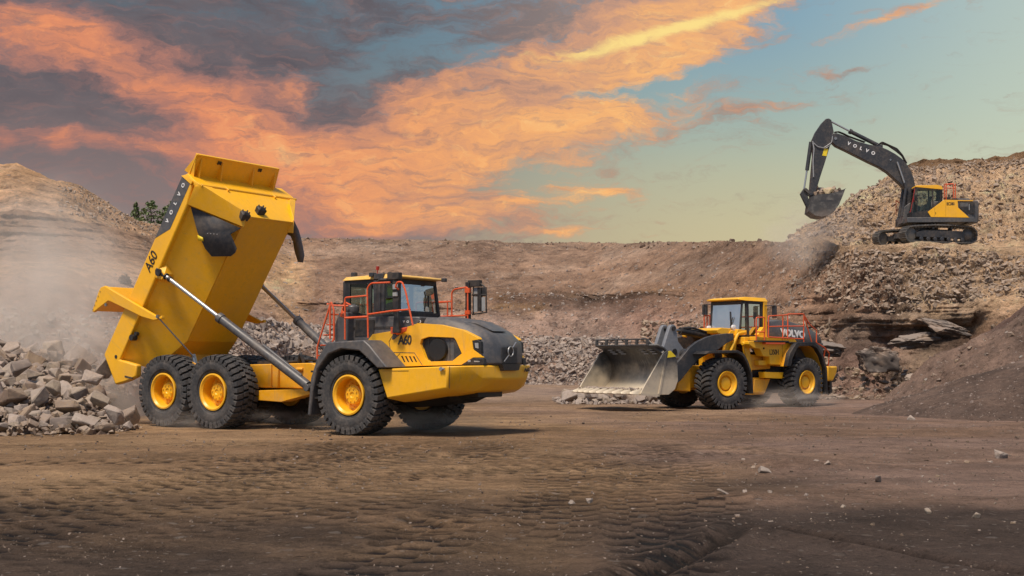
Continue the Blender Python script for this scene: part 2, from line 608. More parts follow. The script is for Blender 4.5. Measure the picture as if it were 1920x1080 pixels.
ROCK = rock_mat('granite', (0.17, 0.135, 0.115), (0.28, 0.235, 0.205), (0.34, 0.27, 0.20))
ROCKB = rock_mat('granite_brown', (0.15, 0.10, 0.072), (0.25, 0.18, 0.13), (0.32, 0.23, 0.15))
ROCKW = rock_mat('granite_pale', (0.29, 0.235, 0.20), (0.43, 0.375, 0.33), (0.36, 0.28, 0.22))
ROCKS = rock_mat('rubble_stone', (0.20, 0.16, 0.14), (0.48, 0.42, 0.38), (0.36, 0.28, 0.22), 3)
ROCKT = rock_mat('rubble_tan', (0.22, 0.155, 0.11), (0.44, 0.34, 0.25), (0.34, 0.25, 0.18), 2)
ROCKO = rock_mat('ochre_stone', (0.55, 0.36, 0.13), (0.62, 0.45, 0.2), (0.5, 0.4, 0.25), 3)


def earth_mat(name, fine=1.0, bump=0.5, stones=0.8, contrast=1.0, grit=1.0):
    # soil colour comes from the mesh's own earth_colour layer, broken up by grit, clods and stones
    m = bpy.data.materials.new(name)
    m.use_nodes = True
    N = NT(m.node_tree)
    pos = N.new('ShaderNodeTexCoord').outputs['Object']
    at = N.new('ShaderNodeAttribute', attribute_name='earth_colour').outputs['Color']
    n0 = N.noise(pos, 0.33 * fine, 7, 0.65)
    n1 = N.noise(pos, 1.9 * fine, 8, 0.72)
    n2 = N.noise(pos, 11 * fine, 7, 0.8)
    n3 = N.noise(pos, 38 * fine, 4, 0.8)

    def tone(c, k, col):
        return N.mix(k, c, N.mix(1.0, at, col, 'MULTIPLY'))
    q = contrast
    c = tone(at, N.ss(n0, 0.42, 0.62, 0, 0.5 * q), (1.5, 1.42, 1.35))
    c = tone(c, N.ss(n0, 0.48, 0.32, 0, 0.5 * q), (0.55, 0.50, 0.48))
    c = tone(c, N.ss(n1, 0.50, 0.66, 0, 0.6 * q), (1.75, 1.68, 1.6))
    c = tone(c, N.ss(n1, 0.48, 0.34, 0, 0.65 * q), (0.38, 0.35, 0.34))
    q = min(1.3, contrast * grit)
    c = tone(c, N.ss(n2, 0.54, 0.68, 0, 0.6 * q), (2.0, 1.95, 1.9))
    c = tone(c, N.ss(n2, 0.46, 0.32, 0, 0.75 * q), (0.25, 0.23, 0.22))
    c = tone(c, N.ss(n3, 0.56, 0.70, 0, 0.5 * q), (2.2, 2.1, 2.05))
    c = tone(c, N.ss(n3, 0.44, 0.30, 0, 0.6 * q), (0.25, 0.23, 0.22))
    h = N.m('ADD', N.m('MULTIPLY', n1, 1.0), N.m('MULTIPLY', n2, 0.40))
    for sc, th in ((3.0, .80), (8.0, .72)):
        vo = N.new('ShaderNodeTexVoronoi', {'Vector': pos, 'Scale': sc * fine})
        sp = N.new('ShaderNodeSeparateColor', {0: vo.outputs['Color']})
        st = N.m('MULTIPLY', N.ss(N.m('ADD', vo.outputs['Distance'], N.m('MULTIPLY', n3, .25)), 0.40, 0.30), N.ss(sp.outputs[0], th, th + .05))
        c = N.mix(N.m('MULTIPLY', st, stones), c, N.mix(sp.outputs[1], (0.28, 0.22, 0.18), (0.58, 0.52, 0.46)))
        h = N.m('ADD', h, N.m('MULTIPLY', st, 0.9 / sc))
    bs = N.new('ShaderNodeBsdfPrincipled', {'Base Color': c, 'Roughness': 0.95})
    bs.inputs['Specular IOR Level'].default_value = 0.15
    bp = N.new('ShaderNodeBump', {'Strength': bump, 'Distance': 0.35 / fine, 'Height': h})
    N.put(bs.inputs['Normal'], bp)
    N.new('ShaderNodeOutputMaterial', {0: bs})
    return m


def grid_obj(name, X, Y, Z, col, mat):
    nr, nc = X.shape
    me = bpy.data.meshes.new(name)
    co = np.stack([X, Y, Z], -1).reshape(-1, 3)
    idx = np.arange(nr * nc).reshape(nr, nc)
    q = np.stack([idx[:-1, :-1], idx[:-1, 1:], idx[1:, 1:], idx[1:, :-1]], -1).reshape(-1, 4)
    me.vertices.add(nr * nc)
    me.vertices.foreach_set('co', co.ravel())
    me.loops.add(q.size)
    me.loops.foreach_set('vertex_index', q.ravel())
    me.polygons.add(len(q))
    me.polygons.foreach_set('loop_start', np.arange(0, q.size, 4))
    me.polygons.foreach_set('loop_total', np.full(len(q), 4))
    me.polygons.foreach_set('use_smooth', np.ones(len(q), dtype=bool))
    me.update(calc_edges=True)
    a = me.color_attributes.new('earth_colour', 'FLOAT_COLOR', 'POINT')
    a.data.foreach_set('color', np.concatenate([col.reshape(-1, 3), np.ones((nr * nc, 1))], 1).ravel())
    me.materials.append(mat)
    o = bpy.data.objects.new(name, me)
    C.objects.link(o)
    return o


def rock_mesh(name, mat, seed, n=13, flat=0.80, cuts=2):
    # a broken block: flat fracture faces meeting at chipped edges
    r = random.Random(seed)
    bm = bmesh.new()
    for sx in (-1, 1):
        for sy in (-1, 1):
            for sz in (-1, 1):
                if r.random() < .8:
                    bm.verts.new((sx * r.uniform(.25, .52), sy * r.uniform(.22, .48), sz * r.uniform(.22, .46) * flat))
    for i in range(n - 5):
        v = Vector((r.gauss(0, 1), r.gauss(0, 1), r.gauss(0, 1))).normalized() * r.uniform(.42, .56)
        bm.verts.new((v.x, v.y * .9, v.z * flat))
    rr = bmesh.ops.convex_hull(bm, input=bm.verts)
    bmesh.ops.delete(bm, geom=[e for e in rr['geom_interior'] if isinstance(e, bmesh.types.BMVert)], context='VERTS')
    bmesh.ops.dissolve_limit(bm, angle_limit=0.30, verts=bm.verts, edges=bm.edges)
    bmesh.ops.bevel(bm, geom=list(bm.edges), offset=.035, segments=1, affect='EDGES')
    bmesh.ops.triangulate(bm, faces=bm.faces)
    bmesh.ops.subdivide_edges(bm, edges=bm.edges, cuts=cuts, use_grid_fill=True)
    for v in bm.verts:
        p = v.co * 5
        k = math.sin(p.x * 1.7 + seed) * math.sin(p.y * 2.1 + seed * .7) * math.sin(p.z * 2.3 + 1) * .022
        v.co += v.co.normalized() * (k + r.uniform(-.006, .006))
    bmesh.ops.recalc_face_normals(bm, faces=bm.faces)
    me = bpy.data.meshes.new(name)
    bm.to_mesh(me)
    bm.free()
    me.polygons.foreach_set('use_smooth', [True] * len(me.polygons))
    me.set_sharp_from_angle(angle=R(22))
    me.materials.append(mat)
    return me


def rubble_obj(name, pts, sizes, mat, seed=3):
    # one mesh of very many small stones that nobody could count
    protos = []
    for k in range(8):
        r = random.Random(seed * 31 + k)
        bm = bmesh.new()
        for i in range(10):
            v = Vector((r.gauss(0, 1), r.gauss(0, 1), r.gauss(0, 1))).normalized() * r.uniform(.4, .55)
            v.z *= .7
            bm.verts.new(v)
        rr = bmesh.ops.convex_hull(bm, input=bm.verts)
        bmesh.ops.delete(bm, geom=[e for e in rr['geom_interior'] if isinstance(e, bmesh.types.BMVert)], context='VERTS')
        bmesh.ops.triangulate(bm, faces=bm.faces)
        bmesh.ops.recalc_face_normals(bm, faces=bm.faces)
        bm.verts.index_update()
        protos.append((np.array([v.co[:] for v in bm.verts]), np.array([[v.index for v in f.verts] for f in bm.faces])))
        bm.free()
    g = np.random.default_rng(seed)
    V, Fc, off = [], [], 0
    for p, s in zip(pts, sizes):
        pv, pf = protos[g.integers(8)]
        a, b = g.uniform(0, 6.28, 2)
        ca, sa, cb, sb = math.cos(a), math.sin(a), math.cos(b * .25), math.sin(b * .25)
        M = np.array([[ca, -sa, 0], [sa, ca, 0], [0, 0, 1]]) @ np.array([[1, 0, 0], [0, cb, -sb], [0, sb, cb]])
        V.append(pv @ M.T * s * g.uniform(.7, 1.3, 3) + p)
        Fc.append(pf + off)
        off += len(pv)
    V = np.concatenate(V)
    Fc = np.concatenate(Fc)
    me = bpy.data.meshes.new(name)
    me.vertices.add(len(V))
    me.vertices.foreach_set('co', V.ravel())
    me.loops.add(Fc.size)
    me.loops.foreach_set('vertex_index', Fc.ravel())
    me.polygons.add(len(Fc))
    me.polygons.foreach_set('loop_start', np.arange(0, Fc.size, 3))
    me.polygons.foreach_set('loop_total', np.full(len(Fc), 3))
    me.polygons.foreach_set('use_smooth', np.zeros(len(Fc), dtype=bool))
    me.update(calc_edges=True)
    me.materials.append(mat)
    o = bpy.data.objects.new(name, me)
    C.objects.link(o)
    return o


# ---------------------------------------------------------------- terrain
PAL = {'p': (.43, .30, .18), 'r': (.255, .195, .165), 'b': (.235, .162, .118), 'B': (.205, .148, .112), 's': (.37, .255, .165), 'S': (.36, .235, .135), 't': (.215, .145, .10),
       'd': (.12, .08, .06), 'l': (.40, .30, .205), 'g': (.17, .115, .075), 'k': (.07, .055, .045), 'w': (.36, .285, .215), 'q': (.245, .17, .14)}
# quarry face: for each upright section the points from its foot over the slope, shelf and bench to the top
FACE = [
    [(-25.4, 40, -0.6, 'r'), (-29.2, 46, 2.64, 'r'), (-34.3, 54, 4.17, 'q'), (-43.2, 68, 7.1, 's'), (-50.8, 80, 9.23, 't'), (-54.6, 86, 11.83, 't'), (-60.9, 96, 9.5, 's'), (-67.3, 106, 15.51, 's'), (-73.6, 116, 19.31, 'S'), (-162.4, 256.0, 19.31, 'S')],
    [(-19.4, 42, -0.6, 'r'), (-22.1, 48, 2.67, 'r'), (-25.8, 56, 4.49, 'q'), (-32.3, 70, 7.26, 's'), (-37.8, 82, 9.41, 't'), (-40.6, 88, 12.37, 't'), (-45.2, 98, 12.8, 's'), (-49.8, 108, 17.08, 's'), (-54.4, 118, 20.99, 'S'), (-118.9, 258.0, 20.99, 'S')],
    [(-18.8, 45, -0.6, 'r'), (-21.3, 51, 2.71, 'r'), (-24.6, 59, 4.63, 'q'), (-30.5, 73, 7.48, 's'), (-35.5, 85, 9.68, 't'), (-38.0, 91, 12.96, 't'), (-42.2, 101, 13.2, 's'), (-46.3, 111, 17.6, 's'), (-50.5, 121, 21.16, 'S'), (-108.9, 261.0, 21.16, 'S')],
    [(-18.2, 45, -0.6, 'r'), (-20.6, 51, 2.71, 'r'), (-23.9, 59, 4.63, 'q'), (-29.5, 73, 7.48, 's'), (-34.4, 85, 9.79, 't'), (-36.8, 91, 13.12, 't'), (-40.8, 101, 13.4, 's'), (-44.9, 111, 17.69, 's'), (-48.9, 121, 21.27, 'S'), (-105.5, 261.0, 21.27, 'S')],
    [(-17.8, 46, -0.6, 'r'), (-20.1, 52, 2.73, 'r'), (-23.2, 60, 4.67, 'q'), (-28.6, 74, 7.56, 's'), (-33.3, 86, 9.85, 't'), (-35.6, 92, 13.0, 't'), (-39.5, 102, 13.2, 's'), (-43.3, 112, 17.74, 's'), (-47.2, 122, 20.53, 'S'), (-101.4, 262.0, 20.53, 'S')],
    [(-17.1, 46, -0.6, 'r'), (-19.3, 52, 2.73, 'r'), (-22.3, 60, 4.54, 'q'), (-27.5, 74, 7.49, 's'), (-32.0, 86, 9.74, 't'), (-34.2, 92, 12.76, 't'), (-37.9, 102, 13.0, 's'), (-41.6, 112, 17.45, 's'), (-45.4, 122, 19.62, 'S'), (-97.5, 262.0, 19.62, 'S')],
    [(-17.0, 47, -0.6, 'r'), (-19.2, 53, 2.74, 'r'), (-22.1, 61, 4.59, 'q'), (-27.1, 75, 7.54, 's'), (-31.5, 87, 9.75, 't'), (-33.6, 93, 12.72, 't'), (-37.3, 103, 12.8, 's'), (-40.9, 113, 17.29, 's'), (-44.5, 123, 19.71, 'S'), (-95.2, 263.0, 19.71, 'S')],
    [(-16.9, 48, -0.6, 'r'), (-19.0, 54, 2.76, 'r'), (-21.8, 62, 4.49, 'q'), (-26.8, 76, 7.54, 's'), (-31.0, 88, 9.77, 't'), (-33.1, 94, 12.67, 't'), (-36.6, 104, 12.6, 's'), (-40.1, 114, 17.23, 's'), (-43.7, 124, 19.59, 'S'), (-93.0, 264.0, 19.59, 'S')],
    [(-16.7, 50, -0.6, 'r'), (-18.7, 56, 2.67, 'r'), (-21.4, 64, 4.44, 'q'), (-26.1, 78, 7.59, 's'), (-30.1, 90, 9.79, 't'), (-32.1, 96, 12.56, 't'), (-35.5, 106, 12.3, 's'), (-38.8, 116, 16.08, 's'), (-42.2, 126, 18.45, 'S'), (-89.1, 266.0, 18.45, 'S')],
    [(-16.5, 52, -0.6, 'r'), (-18.4, 58, 2.69, 'r'), (-20.9, 66, 4.37, 'q'), (-25.4, 80, 7.59, 's'), (-29.2, 92, 9.8, 't'), (-31.1, 98, 12.36, 't'), (-34.3, 108, 12.0, 's'), (-37.5, 118, 15.4, 's'), (-40.6, 128, 17.21, 'S'), (-85.0, 268.0, 17.21, 'S')],
    [(-16.4, 54, -0.6, 'r'), (-18.2, 60, 2.72, 'r'), (-20.6, 68, 4.44, 'q'), (-24.9, 82, 7.63, 's'), (-28.5, 94, 9.81, 't'), (-30.3, 100, 12.31, 't'), (-33.4, 110, 11.6, 's'), (-36.4, 120, 14.95, 's'), (-39.5, 130, 16.6, 'S'), (-82.0, 270.0, 16.6, 'S')],
    [(-16.6, 58, -0.6, 'r'), (-18.4, 64, 2.63, 'r'), (-20.7, 72, 4.59, 'q'), (-24.7, 86, 7.91, 's'), (-28.1, 98, 10.01, 't'), (-29.8, 104, 12.54, 't'), (-32.7, 114, 11.4, 's'), (-35.6, 124, 15.22, 's'), (-38.5, 134, 16.7, 'S'), (-78.7, 274.0, 16.7, 'S')],
    [(-16.4, 62, -0.6, 'r'), (-18.0, 68, 2.67, 'r'), (-20.2, 76, 4.57, 'q'), (-23.9, 90, 7.99, 's'), (-27.1, 102, 10.21, 't'), (-28.6, 108, 12.71, 't'), (-31.3, 118, 11.5, 's'), (-33.9, 128, 15.32, 's'), (-36.6, 138, 16.72, 'S'), (-73.7, 278.0, 16.72, 'S')],
    [(-18.0, 78, -0.6, 'r'), (-19.4, 84, 2.65, 'r'), (-21.2, 92, 4.92, 'q'), (-23.0, 100, 7.79, 's'), (-24.4, 106, 9.98, 's'), (-26.3, 114, 12.96, 'b'), (-29.5, 128.0, 12.96, 'b'), (-32.7, 142.0, 12.96, 'b'), (-35.9, 156.0, 12.96, 'b'), (-68.1, 296.0, 12.96, 'b')],
    [(-17.6, 88, -0.6, 'r'), (-18.4, 92, 2.72, 'r'), (-19.6, 98, 5.11, 'q'), (-21.2, 106, 7.91, 'p'), (-22.4, 112, 10.43, 's'), (-24.4, 122, 13.89, 's'), (-27.2, 136.0, 13.89, 's'), (-30.0, 150.0, 13.89, 's'), (-32.8, 164.0, 13.89, 's'), (-60.8, 304.0, 13.89, 's')],
    [(-16.8, 93, -0.6, 'r'), (-17.5, 97, 2.76, 'r'), (-18.4, 102, 5.02, 's'), (-19.5, 108, 7.78, 'p'), (-20.9, 116, 10.74, 'p'), (-23.1, 128, 14.65, 'b'), (-25.6, 142.0, 14.65, 'b'), (-28.1, 156.0, 14.65, 'b'), (-30.6, 170.0, 14.65, 'b'), (-55.8, 310.0, 14.65, 'b')],
    [(-14.7, 94, -0.6, 'r'), (-15.2, 97, 2.55, 'r'), (-16.0, 102, 5.02, 'q'), (-16.9, 108, 7.78, 'b'), (-18.3, 117, 10.81, 'b'), (-20.3, 130, 14.9, 'b'), (-22.5, 144.0, 14.9, 'b'), (-24.7, 158.0, 14.9, 'b'), (-26.9, 172.0, 14.9, 'b'), (-48.8, 312.0, 14.9, 'b')],
    [(-10.6, 94, -0.6, 'r'), (-11.0, 97, 2.76, 'r'), (-11.5, 102, 4.98, 'r'), (-12.1, 107, 7.64, 'b'), (-12.3, 109, 8.17, 'b'), (-14.7, 130, 14.85, 'B'), (-16.3, 144.0, 14.85, 'B'), (-17.9, 158.0, 14.85, 'B'), (-19.5, 172.0, 14.85, 'B'), (-35.4, 312.0, 14.85, 'B')],
    [(-6.5, 94, -0.6, 'r'), (-6.7, 97, 2.76, 'r'), (-7.1, 102, 4.98, 'r'), (-7.4, 107, 7.64, 'b'), (-7.6, 109, 8.17, 'b'), (-9.0, 130, 14.68, 'B'), (-10.0, 144.0, 14.68, 'B'), (-11.0, 158.0, 14.68, 'B'), (-12.0, 172.0, 14.68, 'B'), (-21.8, 312.0, 14.68, 'B')],
    [(-3.3, 94, -0.6, 'r'), (-3.4, 97, 2.76, 'r'), (-3.5, 102, 4.98, 'r'), (-3.7, 107, 7.64, 'b'), (-3.8, 109, 8.17, 'b'), (-4.5, 130, 14.51, 'B'), (-5.0, 144.0, 14.51, 'B'), (-5.5, 158.0, 14.51, 'B'), (-6.0, 172.0, 14.51, 'B'), (-10.9, 312.0, 14.51, 'B')],
    [(-2.2, 94, -0.6, 'r'), (-2.3, 97, 2.76, 'r'), (-2.4, 102, 4.98, 'r'), (-2.6, 107, 7.64, 'b'), (-2.6, 109, 8.17, 'b'), (-3.1, 130, 14.68, 'B'), (-3.4, 144.0, 14.68, 'B'), (-3.7, 158.0, 14.68, 'B'), (-4.0, 172.0, 14.68, 'B'), (-7.3, 312.0, 14.68, 'B')],
    [(-0.8, 94, -0.6, 'r'), (-0.8, 97, 2.76, 'r'), (-0.9, 102, 4.98, 'r'), (-0.9, 107, 7.64, 'd'), (-0.9, 109, 8.17, 'b'), (-1.1, 130, 14.45, 'B'), (-1.2, 144.0, 14.45, 'B'), (-1.3, 158.0, 14.45, 'B'), (-1.4, 172.0, 14.45, 'B'), (-2.5, 312.0, 14.45, 'B')],
    [(1.6, 94, -0.6, 'r'), (1.7, 97, 2.76, 'r'), (1.8, 102, 4.98, 'r'), (1.9, 107, 7.64, 'd'), (1.9, 109, 8.17, 'b'), (2.3, 130, 14.34, 'B'), (2.5, 144.0, 14.34, 'B'), (2.7, 158.0, 14.34, 'B'), (2.9, 172.0, 14.34, 'B'), (5.3, 312.0, 14.34, 'B')],
    [(5.7, 94, -0.6, 'r'), (5.9, 97, 2.76, 'r'), (6.2, 102, 4.98, 'r'), (6.5, 107, 7.64, 'd'), (6.6, 109, 8.17, 'b'), (7.9, 130, 14.34, 'B'), (8.8, 144.0, 14.34, 'B'), (9.7, 158.0, 14.34, 'B'), (10.6, 172.0, 14.34, 'B'), (19.2, 312.0, 14.34, 'B')],
    [(9.3, 89, -0.6, 'r'), (9.5, 91, 1.52, 'r'), (9.9, 95, 4.69, 'q'), (10.4, 100, 7.26, 'd'), (10.6, 102, 7.77, 'b'), (12.2, 117, 13.05, 'B'), (13.7, 131.0, 13.05, 'B'), (15.2, 145.0, 13.05, 'B'), (16.7, 159.0, 13.05, 'B'), (31.4, 299.0, 13.05, 'B')],
    [(12.3, 83, -0.6, 'r'), (12.6, 85, 1.37, 'r'), (13.2, 89, 4.36, 'q'), (13.7, 93, 6.65, 'b'), (14.0, 95, 7.7, 'b'), (15.7, 106, 12.1, 'B'), (17.8, 120.0, 12.1, 'B'), (19.9, 134.0, 12.1, 'B'), (22.0, 148.0, 12.1, 'B'), (42.8, 288.0, 12.1, 'B')],
    [(14.5, 76, -0.6, 'r'), (14.9, 78, 1.42, 'r'), (15.5, 81, 3.86, 'b'), (16.3, 85, 5.99, 'b'), (16.8, 88, 7.78, 'b'), (18.4, 96, 11.23, 'B'), (21.1, 110.0, 11.23, 'B'), (23.8, 124.0, 11.23, 'B'), (26.5, 138.0, 11.23, 'B'), (53.4, 278.0, 11.23, 'B')],
    [(15.6, 73, -0.6, 'r'), (16.0, 75, 1.44, 'r'), (16.4, 77, 3.7, 'b'), (17.0, 80, 5.65, 'b'), (17.8, 83.5, 7.62, 'b'), (19.0, 89, 10.59, 'B'), (22.0, 103.0, 10.59, 'B'), (25.0, 117.0, 10.59, 'B'), (28.0, 131.0, 10.59, 'B'), (57.9, 271.0, 10.59, 'B')],
    [(16.1, 71, -0.6, 'r'), (16.5, 73, 1.45, 'r'), (17.0, 75, 3.72, 'b'), (17.6, 78, 5.49, 'b'), (18.3, 81, 7.56, 'b'), (19.3, 85.5, 10.25, 'b'), (19.9, 88, 10.57, 'l'), (20.6, 91, 10.94, 'l'), (21.3, 94, 11.36, 'l'), (53.0, 234.0, 11.36, 'l')],
    [(16.6, 69.5, -0.6, 'r'), (17.0, 71, 1.47, 'r'), (17.5, 73, 3.74, 'b'), (18.1, 75.5, 5.37, 'b'), (18.8, 78.5, 7.49, 'b'), (19.6, 81.8, 9.89, 'l'), (20.3, 85, 10.39, 'l'), (21.0, 88, 10.99, 'l'), (22.0, 92, 11.92, 'l'), (55.5, 232.0, 11.92, 'l')],
    [(17.3, 68, -0.6, 'r'), (17.6, 69.3, 1.48, 'r'), (18.1, 71.2, 3.88, 'b'), (18.7, 73.5, 5.22, 'b'), (19.3, 76, 7.31, 'b'), (19.9, 78.3, 9.59, 'l'), (20.9, 82, 10.3, 'l'), (21.9, 86, 11.27, 'l'), (22.9, 90, 12.37, 'l'), (58.5, 230.0, 12.37, 'l')],
    [(17.9, 67, -0.6, 'r'), (18.2, 68, 1.49, 'q'), (18.7, 69.8, 3.9, 'd'), (19.2, 71.8, 5.14, 'b'), (19.8, 74, 7.17, 'b'), (20.2, 75.6, 9.16, 'l'), (21.4, 80, 9.1, 'l'), (22.5, 84, 11.24, 'l'), (23.5, 88, 12.67, 'l'), (60.9, 228.0, 12.67, 'l')],
    [(18.4, 66, -0.6, 'r'), (18.6, 67, 1.49, 'q'), (19.1, 68.5, 3.81, 'k'), (19.3, 69.5, 4.32, 'b'), (19.8, 71, 6.87, 'b'), (20.1, 72.3, 8.75, 'l'), (22.3, 80, 8.95, 'l'), (23.4, 84, 11.53, 'l'), (24.5, 88, 13.29, 'l'), (63.5, 228.0, 13.29, 'l')],
    [(19.2, 65, -0.6, 'r'), (19.5, 66, 1.39, 'q'), (19.9, 67.4, 3.6, 'k'), (20.3, 68.6, 4.29, 'b'), (20.7, 70, 6.8, 'b'), (21.2, 71.6, 8.72, 'l'), (23.7, 80, 8.95, 'l'), (24.8, 84, 11.97, 'l'), (26.3, 89, 14.57, 'l'), (67.7, 229.0, 14.57, 'l')],
    [(20.3, 65, -0.6, 'r'), (20.7, 66, 1.5, 'k'), (21.0, 67, 2.95, 'q'), (21.3, 68.2, 4.15, 'k'), (21.9, 70, 6.71, 'b'), (22.4, 71.6, 8.75, 'l'), (25.0, 80, 8.95, 'l'), (26.3, 84, 12.51, 'l'), (27.9, 89, 15.58, 'l'), (71.8, 229.0, 15.58, 'l')],
    [(21.2, 65, -0.6, 'r'), (21.5, 66, 1.5, 'w'), (21.8, 67, 3.24, 'q'), (22.2, 68.2, 4.45, 'w'), (22.8, 70, 6.71, 'l'), (23.3, 71.6, 8.75, 'l'), (26.2, 80.5, 8.95, 'l'), (28.4, 87, 14.97, 'l'), (29.3, 90, 16.48, 'g'), (74.9, 230.0, 16.48, 'g')],
    [(22.6, 65, -0.6, 'r'), (23.0, 66, 1.5, 'w'), (23.3, 67, 3.42, 'k'), (23.7, 68.2, 4.9, 'l'), (24.3, 70, 6.8, 'l'), (24.9, 71.6, 8.75, 'l'), (28.0, 80.5, 8.95, 'l'), (30.6, 88, 15.43, 'l'), (31.7, 91, 16.92, 'g'), (80.5, 231.0, 16.92, 'g')],
    [(23.7, 65, -0.6, 'q'), (24.1, 66, 1.5, 'q'), (24.5, 67, 3.65, 'k'), (24.9, 68.2, 5.19, 'w'), (25.6, 70, 6.89, 'l'), (26.1, 71.6, 8.75, 'l'), (29.4, 80.5, 8.95, 'l'), (32.1, 88, 15.58, 'l'), (33.2, 91, 16.88, 'g'), (84.3, 231.0, 16.88, 'g')],
    [(25.0, 64, -0.6, 'q'), (25.4, 65, 1.51, 'q'), (25.8, 66, 3.62, 'd'), (26.4, 67.5, 5.31, 'l'), (27.2, 69.5, 6.86, 'l'), (28.0, 71.6, 8.68, 'l'), (31.5, 80.5, 9.0, 'l'), (34.4, 88, 15.58, 'l'), (35.6, 91, 17.03, 'g'), (90.4, 231.0, 17.03, 'g')],
    [(25.9, 62, -0.6, 'q'), (26.3, 63, 1.52, 'q'), (26.7, 64, 3.57, 'q'), (27.5, 66, 5.23, 'l'), (28.8, 69, 6.88, 'l'), (29.8, 71.5, 8.61, 'l'), (33.6, 80.5, 9.1, 'l'), (36.7, 88, 15.7, 'l'), (38.0, 91, 17.15, 'g'), (96.5, 231.0, 17.15, 'g')],
    [(28.7, 58, -0.6, 'q'), (29.2, 59, 1.55, 'q'), (29.7, 60, 3.47, 'q'), (30.7, 62, 5.03, 'l'), (32.7, 66, 6.67, 'l'), (34.7, 70, 8.63, 'l'), (39.7, 80, 9.4, 'l'), (43.1, 87, 15.73, 'l'), (44.6, 90, 17.18, 'g'), (114.0, 230.0, 17.18, 'g')],
    [(32.1, 48, -0.6, 'q'), (33.5, 50, 1.61, 'q'), (34.8, 52, 3.27, 'q'), (36.8, 55, 4.69, 'l'), (40.2, 60, 6.24, 'l'), (44.2, 66, 8.39, 'l'), (50.9, 76, 9.8, 'l'), (56.2, 84, 15.25, 'l'), (58.9, 88, 16.84, 'g'), (152.6, 228.0, 16.84, 'g')],
]



def resample(tab, ncol, nrow):
    P = np.array([[p[:3] for p in c] for c in tab], float)
    Q = np.array([[PAL[p[3]] for p in c] for c in tab], float)
    ang = np.arctan2(P[:, 4, 0], P[:, 4, 1])
    a = np.linspace(ang[0], ang[-1], ncol)
    Pc = np.zeros((ncol, P.shape[1], 3))
    Qc = np.zeros((ncol, P.shape[1], 3))
    for i in range(P.shape[1]):
        for k in range(3):
            Pc[:, i, k] = np.interp(a, ang, P[:, i, k])
            Qc[:, i, k] = np.interp(a, ang, Q[:, i, k])
    w = np.array([1.6, 1.6, 1.6, 1.0, 1.3, 0.8, 1.3, 1.3, 0.5])
    cum = np.concatenate([[0], np.cumsum(w)])
    t = np.linspace(0, cum[-1], nrow)
    O = np.zeros((nrow, ncol, 3))
    K = np.zeros((nrow, ncol, 3))
    j = np.clip(np.searchsorted(cum, t, side='right') - 1, 0, len(w) - 1)
    fr = (t - cum[j]) / w[j]
    O[:] = Pc[:, j, :].transpose(1, 0, 2) * (1 - fr)[:, None, None] + Pc[:, j + 1, :].transpose(1, 0, 2) * fr[:, None, None]
    K[:] = Qc[:, j, :].transpose(1, 0, 2) * (1 - fr)[:, None, None] + Qc[:, j + 1, :].transpose(1, 0, 2) * fr[:, None, None]
    return O, K, t


O, K, tt = resample(FACE, 900, 520)
X, Y, Z = O[..., 0].copy(), O[..., 1].copy(), O[..., 2].copy()
TT = np.broadcast_to(tt[:, None], X.shape)
# wander of the bands so that no edge runs straight
nz = fbm(X * 0.12, Z * 0.35 + Y * 0.05, 5, 11)
big = fbm(X * 0.07 + 5, Y * 0.07, 4, 21)
mid = fbm(X * 0.45, Y * 0.25 + Z * 0.4, 6, 31, 0.6)
lum, lv = cells(X * 0.8, Z * 1.1 + Y * 0.35, 4)
lum2, lv2 = cells(X * 2.0, Z * 2.6 + Y * 0.9, 8)
lightness = K.mean(-1)
rough = np.interp(TT, [0, 1.6, 4.8, 5.8, 7.1, 8.2, 11], [1.0, 1.1, 1.0, .8, .9, .8, .8])
rightm = np.clip((X / Y - 0.21) / 0.03, 0, 1)
leftm = np.clip((-0.24 - X / Y) / 0.04, 0, 1)
# bench where the digger stands stays level
ledge = np.clip(1.25 - np.abs(TT - 7.5) / .62, 0, 1) * np.clip((X / Y - .235) / .05, 0, 1)
amp = rough * (0.55 + 0.45 * rightm) * (1 - 0.95 * ledge)
amp = amp * np.interp(TT, [10.2, 10.8, 11], [1, .6, .2])
back = 1 - np.clip((TT - 10.6) / .4, 0, 1)
rimf = 1 - 0.5 * np.exp(-((TT - 7.1) / 0.8) ** 2) * (1 - rightm) * (1 - leftm)
rub = (np.clip((0.45 - lum), 0, 1) * 1.5 + np.clip(0.4 - lum2, 0, 1) * 0.6)
rubm = np.clip(rightm * (TT > 5.0) + 0.45 * np.exp(-((TT - 1.2) / 1.6) ** 2) + leftm * np.exp(-((TT - 9.8) / 0.8) ** 2) * (X / Y > -0.36) * .7, 0, 1)
d = (mid * 0.75 + nz * 0.8 + fbm(X * 1.6, Z * 1.6 + Y * .8, 4, 131, .6) * .28) * amp * rimf + rub * rubm * amp * 0.35
Y = Y - d * 1.1 * back
Z = Z + (d * 0.75 + big * 0.5 * amp * rimf) * back
# strata on the left and on the lower right: ledges pushed in and out
st = fbm(X * 0.03 + 3, Z * 1.5 + nz * 0.8, 4, 77, .6)
stm = leftm * np.exp(-((TT - 6.4) / 0.7) ** 2) + 0.8 * rightm * np.exp(-((TT - 3.8) / 1.1) ** 2) * (X / Y < .38)
Y = Y - st * 2.2 * stm
# dug hollows below the shelf on the right
hol = np.clip(fbm(X * 0.22 + 1.7, Z * 0.3, 3, 99) * 2.2, 0, 1) * rightm * np.exp(-((TT - 3.2) / 1.3) ** 2)
Y = Y + hol * 2.0
